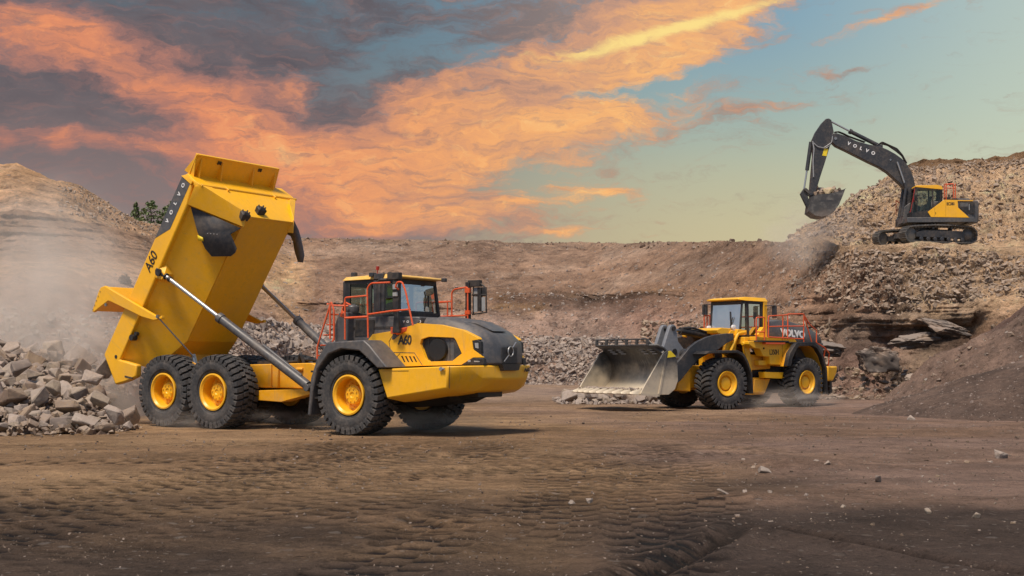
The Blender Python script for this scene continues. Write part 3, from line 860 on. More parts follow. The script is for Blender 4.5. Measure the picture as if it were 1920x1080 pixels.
# gullies in the middle slope
gul = np.clip(fbm(X * 0.10 + 9, TT * 0.12, 4, 55), -1, 0.5) * (1 - leftm) * (1 - rightm) * np.exp(-((TT - 4.6) / 1.6) ** 2)
Y = Y - gul * 3.0
K = K * (1 + 0.30 * nz + 0.22 * mid)[..., None]
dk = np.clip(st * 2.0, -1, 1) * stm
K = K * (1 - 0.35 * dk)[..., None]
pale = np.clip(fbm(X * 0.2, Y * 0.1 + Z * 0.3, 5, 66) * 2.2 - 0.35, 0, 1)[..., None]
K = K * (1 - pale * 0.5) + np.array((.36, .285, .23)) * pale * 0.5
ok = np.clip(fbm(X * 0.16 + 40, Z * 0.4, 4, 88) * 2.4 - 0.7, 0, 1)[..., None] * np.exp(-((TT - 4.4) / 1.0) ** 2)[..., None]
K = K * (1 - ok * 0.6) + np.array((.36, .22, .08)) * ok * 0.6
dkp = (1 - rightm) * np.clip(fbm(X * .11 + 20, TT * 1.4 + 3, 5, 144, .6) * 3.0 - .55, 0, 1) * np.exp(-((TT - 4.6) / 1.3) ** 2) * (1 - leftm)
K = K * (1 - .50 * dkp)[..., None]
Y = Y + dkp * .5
sp = fbm(X * 1.3, Z * 1.8 + Y * .5, 5, 155, .75)
K = K * (1 + .45 * sp)[..., None]
turf = np.clip((TT - 9.75 + .5 * nz) / .3, 0, 1) * np.clip((X / Y - .31) / .02, 0, 1)
K = K * (1 - turf * .8)[..., None] + np.array((.15, .10, .06)) * (turf * .8)[..., None]
K = np.clip(K * np.array((1.52, 1.41, 1.32)), 0.02, 0.65)
EARTH = earth_mat('bank_earth', 0.8, 1.0, stones=.75, contrast=1.2)
FACEM = earth_mat('quarry_earth', 0.36, 1.0, stones=.6, contrast=1.15)
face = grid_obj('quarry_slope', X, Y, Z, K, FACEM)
tag(face, kind='structure')
FX, FY, FZ, FT = X, Y, Z, TT


def face_pick(n, sel, seed, exclude=None):
    g = np.random.default_rng(seed)
    idx = np.argwhere(sel)
    idx = idx[g.choice(len(idx), n)]
    p = np.stack([FX[idx[:, 0], idx[:, 1]], FY[idx[:, 0], idx[:, 1]], FZ[idx[:, 0], idx[:, 1]]], -1)
    return p + g.uniform(-.05, .05, p.shape), g


ratio = FX / FY
p, g = face_pick(700, (FT > 6.9) & (FT < 7.25) & (ratio < .22) & (ratio > -.22), 41)
tag(rubble_obj('rim_stones', p, .10 + .55 * g.random(700) ** 5, ROCKB, 41), 'small stones and clods along the rim of the quarry', 'stones', kind='stuff')
# rubble along the foot of the slope
p, g = face_pick(9000, (FT > .25) & (FT < 2.4) & (ratio > -.30) & (ratio < .13), 1)
sz = 0.10 + 0.55 * g.random(len(p)) ** 4
tag(rubble_obj('foot_rubble', p, sz, ROCKS, 1), 'grey stone rubble heaped along the foot of the quarry slope', 'rubble', kind='stuff')
p, g = face_pick(2600, (FT > .2) & (FT < 3.0) & (ratio < -.30) & (ratio > -.6), 2)
sz = 0.08 + 0.45 * g.random(len(p)) ** 3
tag(rubble_obj('hill_rubble', p, sz, ROCKS, 2), 'loose stones strewn below the sandy hill on the left', 'rubble', kind='stuff')
p, g = face_pick(26000, (FT > 4.9) & (FT < 10.6) & ~((FT > 9.85) & (ratio > .322) & (vnoise(FX * .8, FZ * .8, 4) + (FT - 9.85) > .35)) & ((FT < 6.85) | (FT > 8.0)) & (ratio > .215 + .045 * _lat(np.floor(FX * 37), np.floor(FZ * 41), 3) ** .6), 3)
sz = 0.07 + 0.42 * g.random(len(p)) ** 5
tag(rubble_obj('bench_rubble', p, sz, ROCKT, 3), 'pale tan rubble tipped around and below the excavator', 'rubble', kind='stuff')
p, g = face_pick(7000, (FT > 2.2) & (FT < 7) & (ratio < .24) & (ratio > -.2), 4)
sz = 0.05 + 0.36 * g.random(len(p)) ** 7
tag(rubble_obj('slope_stones', p, sz, ROCKS, 4), 'scattered pale stones lying on the brown quarry slope', 'stones', kind='stuff')
p, g = face_pick(1400, (FT > 8.4) & (FT < 10.4) & (ratio > -.37) & (ratio < -.27), 5)
sz = 0.10 + 0.45 * g.random(len(p)) ** 4
tag(rubble_obj('mound_rubble', p, sz, ROCKT, 5), 'tan clods covering the right shoulder of the sand hill', 'rubble', kind='stuff')

for (lo, hi, t0, t1, n_, big_, mt_, sd_, lab_) in (
        (-.245, -.125, .3, 3.0, 2600, .95, ROCKS, 30, 'grey and white broken rock banked behind the chassis of the dump truck'),
        (.0, .085, .3, 2.3, 2600, .60, ROCKS, 31, 'grey broken rock between the dump truck nose and the loader bucket'),
        (.105, .175, 1.4, 3.3, 900, .70, ROCKB, 32, 'dark rubble bank showing behind the loader cab'),
        (.175, .26, .3, 3.4, 1500, .60, ROCKB, 33, 'brown rubble along the cut right behind the loader')):
    p, g = face_pick(n_, (FT > t0) & (FT < t1) & (ratio > lo) & (ratio < hi), sd_)
    keep_ = fbm(p[:, 0] * .35, p[:, 2] * .8, 3, sd_) > -.18
    p = p[keep_]
    sz = 0.12 + big_ * g.random(len(p)) ** 3.2
    tag(rubble_obj('rubble_bank', p, sz, mt_, sd_), lab_, 'rubble', kind='stuff')

# ---- floor
n_az, n_d = 700, 860
A = np.linspace(R(-36), R(36), n_az)
Dd = np.exp(np.linspace(math.log(6.5), math.log(170), n_d))
AA, DD = np.meshgrid(A, Dd)
GX, GY = DD * np.tan(AA), DD


def rut(x, y, x0, y0, ang, half, pitch, depth, bend=0.0, seed=0):
    # a tyre print: sunk strip with cross bars; returns height and mask
    c_, s_ = math.cos(R(ang)), math.sin(R(ang))
    u = (x - x0) * c_ + (y - y0) * s_
    v = -(x - x0) * s_ + (y - y0) * c_ + bend * u * u
    v = v + 0.25 * fbm(u * .2, v * .05, 2, seed)
    e = 1 / (1 + np.exp((np.abs(v) - half) * 14))
    lane = np.floor(v / .38 + .5)
    ph = u / pitch + .5 * (lane % 2) + .10 * fbm(u * .8, v * 1.5, 3, seed + 3)
    gr = np.exp(-((ph % 1 - .5) / .19) ** 2)
    fade = np.clip(0.72 + 1.3 * fbm(x * .25, y * .25, 4, seed + 7), 0.10, 1)
    lip = np.exp(-((np.abs(v) - half - .10) / .09) ** 2) * 0.5
    return depth * fade * (-e * (.25 + .75 * gr) + lip), e * fade, 1 - gr


H = 0.06 * fbm(GX * .25, GY * .25, 4, 3) + 0.018 * fbm(GX * 1.1, GY * 1.1, 5, 5, .6) + 0.010 * fbm(GX * 5, GY * 3.2, 3, 9, .7)
barm = np.zeros_like(H)
for (x0, y0, ang, half, pitch, depth, bend, sd_) in (
        (-4.6, 15.6, 70, .55, .50, .035, -.010, 1), (-3.2, 15.2, 73, .55, .50, .035, -.012, 2), (-1.9, 15.8, 76, .55, .50, .035, -.012, 3),
        (-.6, 15.0, 80, .55, .50, .035, -.012, 4), (.6, 15.4, 84, .55, .50, .035, -.010, 5), (-5.9, 17.5, 66, .55, .50, .035, -.008, 6), (-7.2, 18.5, 64, .55, .50, .035, -.008, 16), (1.8, 15.0, 87, .50, .50, .035, -.010, 17), (-2.6, 19.5, 50, .55, .50, .035, -.01, 18),
        (1.7, 19.5, 70, .50, .50, .035, -.02, 7), (-1.4, 21.5, 30, .50, .50, .035, .0, 8), (3.0, 24.0, 40, .50, .50, .035, -.01, 9), (0, 27.5, -3, .46, .50, .035, .0, 10),
        (-2.5, 24.5, 12, .5, .50, .035, 0, 11), (4.5, 29, 5, .5, .50, .035, 0, 12), (-7, 24.0, 8, .5, .5, .035, 0, 13),
        (-5.2, 13.0, 74, .55, .50, .035, -.012, 21), (-6.6, 14.5, 70, .55, .50, .035, -.01, 22), (2.6, 17.0, 80, .5, .5, .03, -.01, 23)):
    h, e, bar = rut(GX, GY, x0, y0, ang, half, pitch, depth, bend, sd_)
    lim = np.clip((7.5 - GX) / 3, 0, 1) * np.clip((31 - GY) / 4, 0, 1)
    H += h * lim
    barm = np.maximum(barm, e * (1 - bar) * lim)
# two deep wheel ruts running out of the picture at the lower right
for (x0, y0, ang, half, depth) in ((1.55, 12.0, 62, .13, .10), (4.15, 12.2, 118, .10, .07)):
    c_, s_ = math.cos(R(ang)), math.sin(R(ang))
    u = (GX - x0) * c_ + (GY - y0) * s_
    v = -(GX - x0) * s_ + (GY - y0) * c_ + .15 * fbm(u * .6, u * 0, 3, 44)
    k = np.exp(-(v / half) ** 2) * np.clip((3.6 - u) / 2, 0, 1)
    H += -depth * k + depth * .45 * np.exp(-((np.abs(v) - 2.4 * half) / half) ** 2) * np.clip((3.6 - u) / 2, 0, 1)
    barm = np.maximum(barm, k * .8)
near = np.zeros_like(H)
for (cx, cy) in ((-4.0, 32.5), (-7.7, 35.2), (-9.5, 36.4), (-2.4, 34.8), (8.5, 48.5), (12.2, 51.2), (6.6, 51.2), (10.2, 53.6)):
    near = np.maximum(near, np.exp(-((GX - cx) ** 2 + (GY - cy) ** 2) / 3.2))
H = H * (1 - .8 * near) - 0.02 * near
# loose heaps at the lower middle and right
for (cx, cy, rx, ry, h) in ((-0.55, 14.6, .55, .35, .07), (-1.6, 15.2, .7, .35, .05), (5.3, 22.5, 1.6, .9, .10), (7.6, 16.8, 1.3, .6, .09), (3.2, 16.9, 1.0, .5, .08), (16.5, 33, 3.5, 1.6, .25)):
    H += h * np.exp(-((GX - cx) / rx) ** 2 - ((GY - cy) / ry) ** 2) * (1 + .8 * fbm(GX * 4, GY * 4, 3, 12))
H += np.clip((GY - 62) / 40, 0, 1) * .15 * fbm(GX * .1, GY * .1, 3, 71)
colG = np.zeros(H.shape + (3,))
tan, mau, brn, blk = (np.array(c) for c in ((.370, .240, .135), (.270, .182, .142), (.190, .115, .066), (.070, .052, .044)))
k1 = np.clip((GX / GY * 8 - 0.45 + 1.6 * fbm(GX * .12, GY * .12, 4, 13)), 0, 1)[..., None]
base = tan * (1 - k1) + mau * k1
k2 = np.clip(0.5 + 1.8 * fbm(GX * .10 + 7, GY * .25, 5, 14), 0, 1)[..., None]
base = base * (1 - .6 * k2) + brn * .6 * k2
# vignette painted into the foreground soil colour; dry and pale beyond the truck
vign = np.clip((20.6 - GY) / 8.0 + .05 * np.abs(GX / GY * 10) ** 1.2 * (GY < 20) + 1.1 * fbm(GX * .25, GY * .35, 4, 15), 0, 1)[..., None]
base = base * (1 - .88 * vign) + blk * .88 * vign
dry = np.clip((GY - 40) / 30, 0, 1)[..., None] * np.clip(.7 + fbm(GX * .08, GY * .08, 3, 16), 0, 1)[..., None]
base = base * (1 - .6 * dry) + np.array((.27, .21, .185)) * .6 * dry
base = base * (1 + .35 * fbm(GX * .9, GY * 1.4, 5, 17))[..., None] * (1 - .92 * barm)[..., None]  # troughs darkened in the colour, standing in for weak relief shading
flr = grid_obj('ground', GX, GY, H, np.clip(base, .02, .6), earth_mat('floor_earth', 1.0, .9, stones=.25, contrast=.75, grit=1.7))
tag(flr, kind='structure')
# far and surrounding ground out to the horizon
parts_ = []
a2 = np.linspace(R(35.95), 2 * math.pi - R(35.95), 220)
r2 = np.concatenate([[0.0], np.exp(np.linspace(math.log(2), math.log(2500), 120))])
for (aa_, rr_) in ((a2, r2), (np.linspace(-R(36), R(36), 90), np.array([207.0, 300, 900, 2500])), (np.linspace(-R(36), R(36), 60), np.array([0.0, 3, 5, 6.8]))):
    AR, RR = np.meshgrid(aa_, rr_)
    parts_.append((RR * np.sin(AR), RR * np.cos(AR)))
for k_, (ox, oy) in enumerate(parts_):
    oz = np.full(ox.shape, -.03) + .03 * fbm(ox * .25, oy * .25, 4, 3) * (k_ == 0)
    cc = np.zeros(ox.shape + (3,)) + np.array((.22, .145, .10))
    cc *= (1 + .4 * fbm(ox * .3, oy * .3, 5, 17))[..., None]
    outer = grid_obj('terrain', ox, oy, oz, np.clip(cc, .02, .6), flr.data.materials[0])
    tag(outer, kind='structure')


def mound(name, x0, x1, y0, y1, n, fn, colr, mat):
    gx, gy = np.meshgrid(np.linspace(x0, x1, n), np.linspace(y0, y1, n))
    z = fn(gx, gy)
    c = np.zeros(gx.shape + (3,)) + np.array(colr)
    c *= (1 + .3 * fbm(gx * .5, gy * .5, 5, 5) + .25 * fbm(gx * 3, gy * 3, 4, 6))[..., None]
    return gx, gy, z, np.clip(c, .02, .6)


def cone(gx, gy, cx, cy, rx, ry, h, top=1.0):
    q = np.sqrt(((gx - cx) / rx) ** 2 + ((gy - cy) / ry) ** 2)
    q = q + .10 * fbm(gx * .25, gy * .25, 4, 41)
    return np.minimum(h * 1.15 * (1 - q), h * top)


MOUNDM = earth_mat('gravel_earth', 3.0, 0.6, stones=.3)
gx, gy, z, c = mound('gravel_mound', 10, 30, 36, 52, 330, lambda x, y: np.maximum(cone(x, y, 20.9, 44.2, 8.2, 5.4, 2.45, .93), -.5) + .10 * fbm(x * .8, y * .8, 5, 51), (.088, .062, .050), MOUNDM)
rimk = np.exp(-((z - 2.1) / .28) ** 2)[..., None]
c = c * (1 - .5 * rimk) + np.array((.27, .2, .165)) * .5 * rimk
gm = tag(grid_obj('gravel_mound', gx, gy, z, c, MOUNDM), kind='structure')
MB_ = mound('bank', 13, 42, 46, 70, 360, lambda x, y: np.maximum(cone(x, y, 30.0, 57.5, 11.8, 8.5, 8.0, .95), -.6) + .28 * fbm(x * .5, y * .5, 6, 52, .6) + .10 * fbm(x * 2, y * 2, 4, 53), (.215, .150, .118), EARTH)
c = MB_[3]
dr = np.clip(fbm(MB_[0] * .3, MB_[1] * .3, 4, 61) * 2.2 + (MB_[2] - 3.6) * .35, 0, 1)[..., None]
c = c * (1 - .55 * dr) + np.array((.10, .06, .055)) * .55 * dr
tag(grid_obj('embankment', MB_[0], MB_[1], MB_[2], c, EARTH), kind='structure')


def ground_z(x, y):
    ia = min(max(int(round((math.atan2(x, y) - R(-36)) / (R(72)) * (n_az - 1))), 0), n_az - 1)
    idd = min(max(int(round((math.log(max(y, 6.6)) - math.log(6.5)) / (math.log(170) - math.log(6.5)) * (n_d - 1))), 0), n_d - 1)
    return float(H[idd, ia])


# gravel and grit lying on the floor
g = np.random.default_rng(21)
N_ = 6500
yy = 9.5 * np.exp(g.random(N_) * math.log(58 / 9.5))
xx = yy * g.uniform(-.47, .47, N_)
dens = np.clip(.12 + .85 * (xx / yy > .08) + 1.5 * fbm(xx * .3, yy * .3, 3, 31), 0, 1.2)
keep = g.random(N_) < dens * .8
xx, yy = xx[keep], yy[keep]
pz = np.array([ground_z(a, b) for a, b in zip(xx, yy)])
sz = (0.008 + 0.030 * g.random(len(xx)) ** 4) * np.clip(yy / 16, .8, 2.2)
N2 = 9000
y2 = 9.5 * np.exp(g.random(N2) ** 1.15 * math.log(45 / 9.5))
x2 = y2 * g.uniform(-.46, .46, N2)
kk = g.random(N2) < np.clip(.5 + 1.4 * fbm(x2 * .4, y2 * .4, 4, 37), .05, 1)
x2, y2 = x2[kk], y2[kk]
z2 = np.array([ground_z(a, b) for a, b in zip(x2, y2)])
s2 = (0.015 + 0.05 * g.random(len(x2)) ** 3) * np.clip(y2 / 16, .8, 2.0)
tag(rubble_obj('clods', np.stack([x2, y2, z2 + s2 * .05], -1), s2, rock_mat('soil_clod', (.09, .06, .042), (.19, .13, .085), (.14, .095, .065), 6), 23), 'crumbled clods of brown soil all over the dirt floor', 'clods', kind='stuff')
tag(rubble_obj('gravel', np.stack([xx, yy, pz + sz * .1], -1), sz, rock_mat('grit', (.13, .095, .075), (.27, .215, .18), (.22, .17, .135), 6), 9), 'loose gravel and small stones strewn over the dirt floor', 'gravel', kind='stuff')
g2_, gg = None, np.random.default_rng(5)
mx, my = gg.uniform(13, 20, 1400), gg.uniform(39.3, 47, 1400)
mz = np.array([float(z[int((b - 36) / 16 * 329), int((a - 10) / 20 * 329)]) for a, b in zip(mx, my)])
k = mz > .05
msz = .03 + .16 * gg.random(k.sum()) ** 5
tag(rubble_obj('mound_gravel', np.stack([mx[k], my[k], mz[k]], -1), msz, rock_mat('dark_grit', (.12, .085, .07), (.30, .24, .20), (.2, .15, .13), 6), 10), 'dark gravel grains covering the mound at the right edge', 'gravel', kind='stuff')

p = np.stack([MB_[0].ravel(), MB_[1].ravel(), MB_[2].ravel()], -1)
p = p[p[:, 2] > .1]
g = np.random.default_rng(66)
p = p[g.choice(len(p), 2600)] + g.uniform(-.05, .05, (2600, 3))
tag(rubble_obj('bank_stones', p, .04 + .34 * g.random(2600) ** 6, ROCKB, 17), 'brown stones and clods on the reddish embankment at the right', 'stones', kind='stuff')


# ---------------------------------------------------------------- wheels
def arc_box(mb, a0, a1, skew, y0, y1, r0, r1, r0o=None, r1o=None):
    # a tread block: angle a0..a1 at y0, the same plus skew at y1
    vs = []
    for (y, sk, ra, rb) in ((y0, 0, r0, r1), (y1, skew, r0o or r0, r1o or r1)):
        for a in (a0 + sk, a1 + sk):
            for r in (ra, rb):
                vs.append((r * math.cos(a), y, r * math.sin(a)))
    return mb.add(vs, [(0, 1, 3, 2), (4, 6, 7, 5), (0, 4, 5, 1), (2, 3, 7, 6), (0, 2, 6, 4), (1, 5, 7, 3)])


def tyre_mb(Rr, w, rim, nlug, rows):
    mb = MB()
    h = w / 2
    d = Rr - rim
    prof = [(rim, h * .74), (rim + d * .10, h * .86), (rim + d * .16, h * .86), (rim + d * .20, h * .93), (rim + d * .45, h * 1.0), (rim + d * .5, h * .985), (rim + d * .72, h * .96), (Rr - .19, h * .88), (Rr - .125, h * .70),
            (Rr - .105, h * .4), (Rr - .10, 0)]
    full = prof + [(r, -y) for r, y in reversed(prof[:-1])]
    mb.lathe(full, 64, caps=False)
    st = 2 * math.pi / nlug
    for k in range(nlug):
        for s in (1, -1):
            a = k * st + (0 if s > 0 else st * .5)
            if rows == 'block':
                arc_box(mb, a, a + st * .66, -s * .0 + st * .18, s * .01 * h, s * h * .40, Rr - .15, Rr)
                arc_box(mb, a + st * .32, a + st * .32 + st * .70, st * .25, s * h * .47, s * h * .97, Rr - .15, Rr, Rr - .24, Rr - .035)
                arc_box(mb, a + st * .57, a + st * .57 + st * .66, st * .03, s * h * .95, s * h * .985, Rr - .24, Rr - .045, Rr - .21, Rr - .12)
            else:
                arc_box(mb, a, a + st * .60, st * .55, s * .02 * h, s * h * .55, Rr - .15, Rr)
                arc_box(mb, a + st * .55, a + st * .55 + st * .64, st * .15, s * h * .55, s * h * .98, Rr - .15, Rr, Rr - .24, Rr - .03)
    return mb


def rim_truck(rr, w):
    h = w / 2
    mb = MB()
    mb.lathe([(rr * .97, h * .40), (rr * .97, h * .78), (rr * 1.04, h * .82), (rr * 1.04, h * .90), (rr * .96, h * .92), (rr * .86, h * .80), (rr * .83, h * .10), (rr * .50, h * -.02), (rr * .50, h * .40), (rr * .44, h * .44), (rr * .44, h * .50), (rr * .16, h * .52), (rr * .12, h * .46), (0.001, h * .46)], 48, caps=False)
    for k in range(16):
        a = 2 * math.pi * k / 16
        c_ = (math.cos(a) * rr * .67, math.sin(a) * rr * .67)
        mb.tube([(c_[0], h * .02, c_[1]), (c_[0], h * .14, c_[1])], .022, 6)
    for k in range(8):
        a = 2 * math.pi * (k + .5) / 8
        mb.tube([(math.cos(a) * rr * .34, h * .5, math.sin(a) * rr * .34), (math.cos(a) * rr * .34, h * .58, math.sin(a) * rr * .34)], .02, 6)
    mb.lathe([(rr * .97, h * .42), (rr * .97, -h * .8), (rr * .3, -h * .8), (rr * .3, -h * .3)], 32, caps=False)
    return mb


def rim_loader(rr, w):
    h = w / 2
    mb = MB()
    mb.lathe([(rr * .97, h * .40), (rr * .97, h * .80), (rr * 1.05, h * .86), (rr * 1.04, h * .95), (rr * .95, h * .93), (rr * .90, h * .80), (rr * .70, h * .70), (rr * .66, h * .62), (rr * .64, h * .45), (rr * .58, h * .45), (rr * .55, h * .62), (rr * .50, h * .70), (rr * .18, h * .72), (0.001, h * .73)], 48, caps=False)
    mb.lathe([(rr * .97, h * .42), (rr * .97, -h * .8), (rr * .3, -h * .8), (rr * .3, -h * .3)], 32, caps=False)
    return mb


def make_wheel(parent, loc, flip, kind, spin=0.0, protos={}):
    # the outer face looks towards +y of the wheel
    if kind not in protos:
        if kind == 'truck':
            t, r_ = tyre_mb(1.07, .86, .53, 34, 'block'), rim_truck(.51, .86)
        else:
            t, r_ = tyre_mb(1.04, .88, .46, 30, 'bar'), rim_loader(.47, .88)
        w = empty('wheel', parent=parent)
        make_obj('tyre', t, RUBBER, w, bevel=.012)
        make_obj('rim', r_, YEL, w, smooth=30)
        protos[kind] = w
    else:
        w = copy_tree(protos[kind], parent)
    w.location = loc
    w.rotation_euler = (0, spin, 0) if not flip else (0, spin, math.pi)
    return w


def make_operator(label, loc, rz, parent_name='person', vest=True):
    # seated machine operator: one continuous body grown over a skeleton
    me = bpy.data.meshes.new('person')
    V = [((0, 0, 0), .15), ((.02, 0, .22), .155), ((.03, 0, .42), .17), ((.03, 0, .54), .085), ((.05, 0, .60), .055), ((.07, 0, .68), .088), ((.075, 0, .78), .09), ((.07, 0, .85), .06)]
    E_ = [(0, 1), (1, 2), (2, 3), (3, 4), (4, 5), (5, 6), (6, 7)]

    def chain(frm, pts):
        p = frm
        for c, r_ in pts:
            V.append((c, r_))
            E_.append((p, len(V) - 1))
            p = len(V) - 1
        return p
    for s in (1, -1):
        chain(0, [((.08, s * .10, -.02), .10), ((.46, s * .13, .02), .075), ((.52, s * .13, -.22), .058), ((.54, s * .13, -.42), .045), ((.60, s * .13, -.47), .045), ((.72, s * .13, -.48), .03)])
        wr = chain(2, [((.03, s * .20, .44), .07), ((.14, s * .25, .20), .05), ((.34, s * .19, .20), .037), ((.44, s * .17, .24), .027)])
        pa = chain(wr, [((.50, s * .165, .25), .030)])
        for q in range(4):
            chain(pa, [((.545, s * (.135 + .018 * q), .265), .010), ((.565, s * (.135 + .018 * q), .25), .009), ((.56, s * (.137 + .018 * q), .225), .008)])
        chain(wr, [((.475, s * .135, .262), .011), ((.505, s * .118, .268), .009)])
    me.from_pydata([v[0] for v in V], E_, [])
    o = bpy.data.objects.new(parent_name, me)
    C.objects.link(o)
    o.modifiers.new('skin', 'SKIN')
    o.modifiers.new('sub', 'SUBSURF').levels = 2
    o.modifiers['sub'].render_levels = 2
    for i, (c, r_) in enumerate(V):
        me.skin_vertices[0].data[i].radius = (r_, r_)
    me.skin_vertices[0].data[0].use_root = True
    me.materials.append(SKIN)
    dg = bpy.context.evaluated_depsgraph_get()
    dg.update()
    m2 = bpy.data.meshes.new_from_object(o.evaluated_get(dg))
    o.modifiers.clear()
    o.data = m2
    m2.materials.clear()
    for mt in (SKIN, CLOTH):
        m2.materials.append(mt)
    for pl in m2.polygons:
        c = pl.center
        hand = c.x > .42 and c.z > .12
        pl.material_index = 0 if (c.z > .56 or hand) else 1
        pl.use_smooth = True
    # face
    f = MB()
    f.hull([(.15, .018, .705), (.15, -.018, .705), (.185, 0, .715), (.15, 0, .765), (.16, .012, .70), (.16, -.012, .70)])
    for s in (1, -1):
        f.hull([(.07 + dx, s * (.088 + dy), .73 + dz) for dx in (-.015, .02) for dy in (0, .018) for dz in (-.03, .03)])
    make_obj('nose_and_ears', f, SKIN, o)
    f = MB()
    for s in (1, -1):
        f.hull([(.150, s * .033 + dy, .765 + dz) for dy in (-.012, .012) for dz in (-.006, .006)] + [(.158, s * .033, .765)])
    f.hull([(.145, -.022, .675), (.145, .022, .675), (.152, 0, .680), (.152, 0, .670)])
    make_obj('eyes_and_mouth', f, HAIR, o)
    hb = MB()
    hb.lathe([(.105, .76), (.108, .80), (.095, .86), (.06, .90), (.001, .915)], 20, axis='z', M=Matrix.Translation((.06, 0, 0)))
    make_obj('hair', hb, HAIR, o)
    vb = MB()
    for z0, z1, rx, ry in ((.02, .50, .185, .20),):
        n = 24
        pts = []
        for zz, k in ((z0, .95), (.2, .96), (.36, 1.06), (.47, 1.02), (z1, .72), (.535, .5)):
            for i in range(n):
                a = 2 * math.pi * i / n
                pts.append((.025 + math.cos(a) * rx * k * .95, math.sin(a) * ry * k, zz))
        fs = [(r_ * n + i, r_ * n + (i + 1) % n, (r_ + 1) * n + (i + 1) % n, (r_ + 1) * n + i) for r_ in range(5) for i in range(n)]
        vb.add(pts, fs)
    make_obj('vest', vb, HIVIS, o)
    o.location = loc
    o.rotation_euler = (0, 0, rz)
    tag(o, label, 'person')
    return o


# ---------------------------------------------------------------- articulated hauler with its body raised
TX, TY, TR = -3.21, 33.52, R(-34)
truck = empty('articulated_dump_truck', (TX, TY, -.035), TR)
tag(truck, 'yellow articulated dump truck tipping its raised body onto the boulder heap', 'dump truck')


def sym(pts):
    return [(x, s * y, z) for (x, y, z) in pts for s in (1, -1)]


for x, sp in ((0.0, .1), (-5.1, .22), (-7.2, .05)):
    make_wheel(truck, (x, -1.52, 1.07), True, 'truck', sp)
    make_wheel(truck, (x, 1.52, 1.07), False, 'truck', sp + .3)

# mudguards over the front wheels
arch = [(-1.36, .50), (-1.24, 1.5), (-1.04, 1.98), (-.66, 2.45), (.60, 2.50), (.80, 2.36), (1.38, 1.79), (1.06, 1.77), (.62, 2.10), (.45, 2.22), (-.17, 2.27), (-.60, 2.14), (-1.0, 1.74), (-1.16, 1.2), (-1.24, .50)]
for s in (-1, 1):
    mb = MB()
    mb.prism(arch, s * 1.99, s * 1.02)
    make_obj('mudguard', mb, GREY, truck, bevel=.035)
# bumper: heavy hull with swept-up underside
mb = MB()
mb.hull(sym([(.90, 1.76, 1.745), (1.19, 1.76, 1.0), (3.1, 1.74, 1.29), (3.12, 1.74, 1.83), (3.50, 1.42, 1.84), (3.66, 1.0, 1.845), (3.68, 1.0, 1.52), (3.76, .3, 1.50), (3.74, .3, 1.84), (3.45, .95, 1.20), (3.05, 1.35, 1.12), (1.5, 1.45, .90), (.90, .6, 1.0), (.9, .6, 1.7)]))
bump = make_obj('bumper', mb, YEL, truck, bevel=.03)
mb = MB()
mb.prism([(3.195, 1.28), (3.202, 1.28), (3.202, 1.82), (3.195, 1.82)], -1.7635, -1.75)
make_obj('seam', mb, BLACK, bump)
mb = MB()
mb.prism([(1.05, 1.70), (1.9, 1.715), (1.9, 1.709), (1.05, 1.694)], -1.7635, -1.75)
make_obj('seam', mb, BLACK, bump)
mb = MB()
mb.tube([(2.95, -1.76, 1.76), (2.95, -1.80, 1.76)], .05, 12)
mb.tube([(3.0, -1.79, 1.76), (3.06, -1.79, 1.76)], .03, 8)
make_obj('tow_pin', mb, CHROME, bump)
mb = MB()
mb.hull(sym([(3.70, .42, 1.88), (3.72, .35, 1.70), (3.86, .42, 1.88), (3.86, .34, 1.72)]))
make_obj('step', mb, BLACK, bump)
# engine hood
mb = MB()
mb.hull(sym([(.2, 1.12, 1.8), (.2, 1.10, 2.42), (.6, 1.02, 2.80), (.95, .85, 3.08), (1.7, 1.0, 2.88), (1.7, .82, 3.10), (2.4, .92, 2.82), (2.4, .78, 3.05), (3.0, .86, 2.70), (3.0, .68, 2.90),
             (3.38, .955, 2.50), (3.40, .62, 2.72), (3.56, .93, 2.40), (3.62, .45, 2.60), (3.60, .93, 1.86), (3.32, .95, 1.86), (3.72, .62, 1.86), (3.80, .30, 1.86), (3.78, .30, 2.36), (3.70, .62, 2.36), (3.3, .86, 1.84)]))
hood = make_obj('hood', mb, GREY, truck, bevel=.05)
mb = MB()
mb.hull(sym([(1.9, .50, 3.085), (1.9, .42, 3.13), (3.05, .40, 2.93), (3.05, .30, 2.965), (3.5, .30, 2.71), (1.8, .50, 3.07)]))
make_obj('hood_scoop', mb, GREY, hood, bevel=.02)


def sideY(x, z):
    return -(1.335 - .103 * x) + .05 * max(0, z - 2.6)


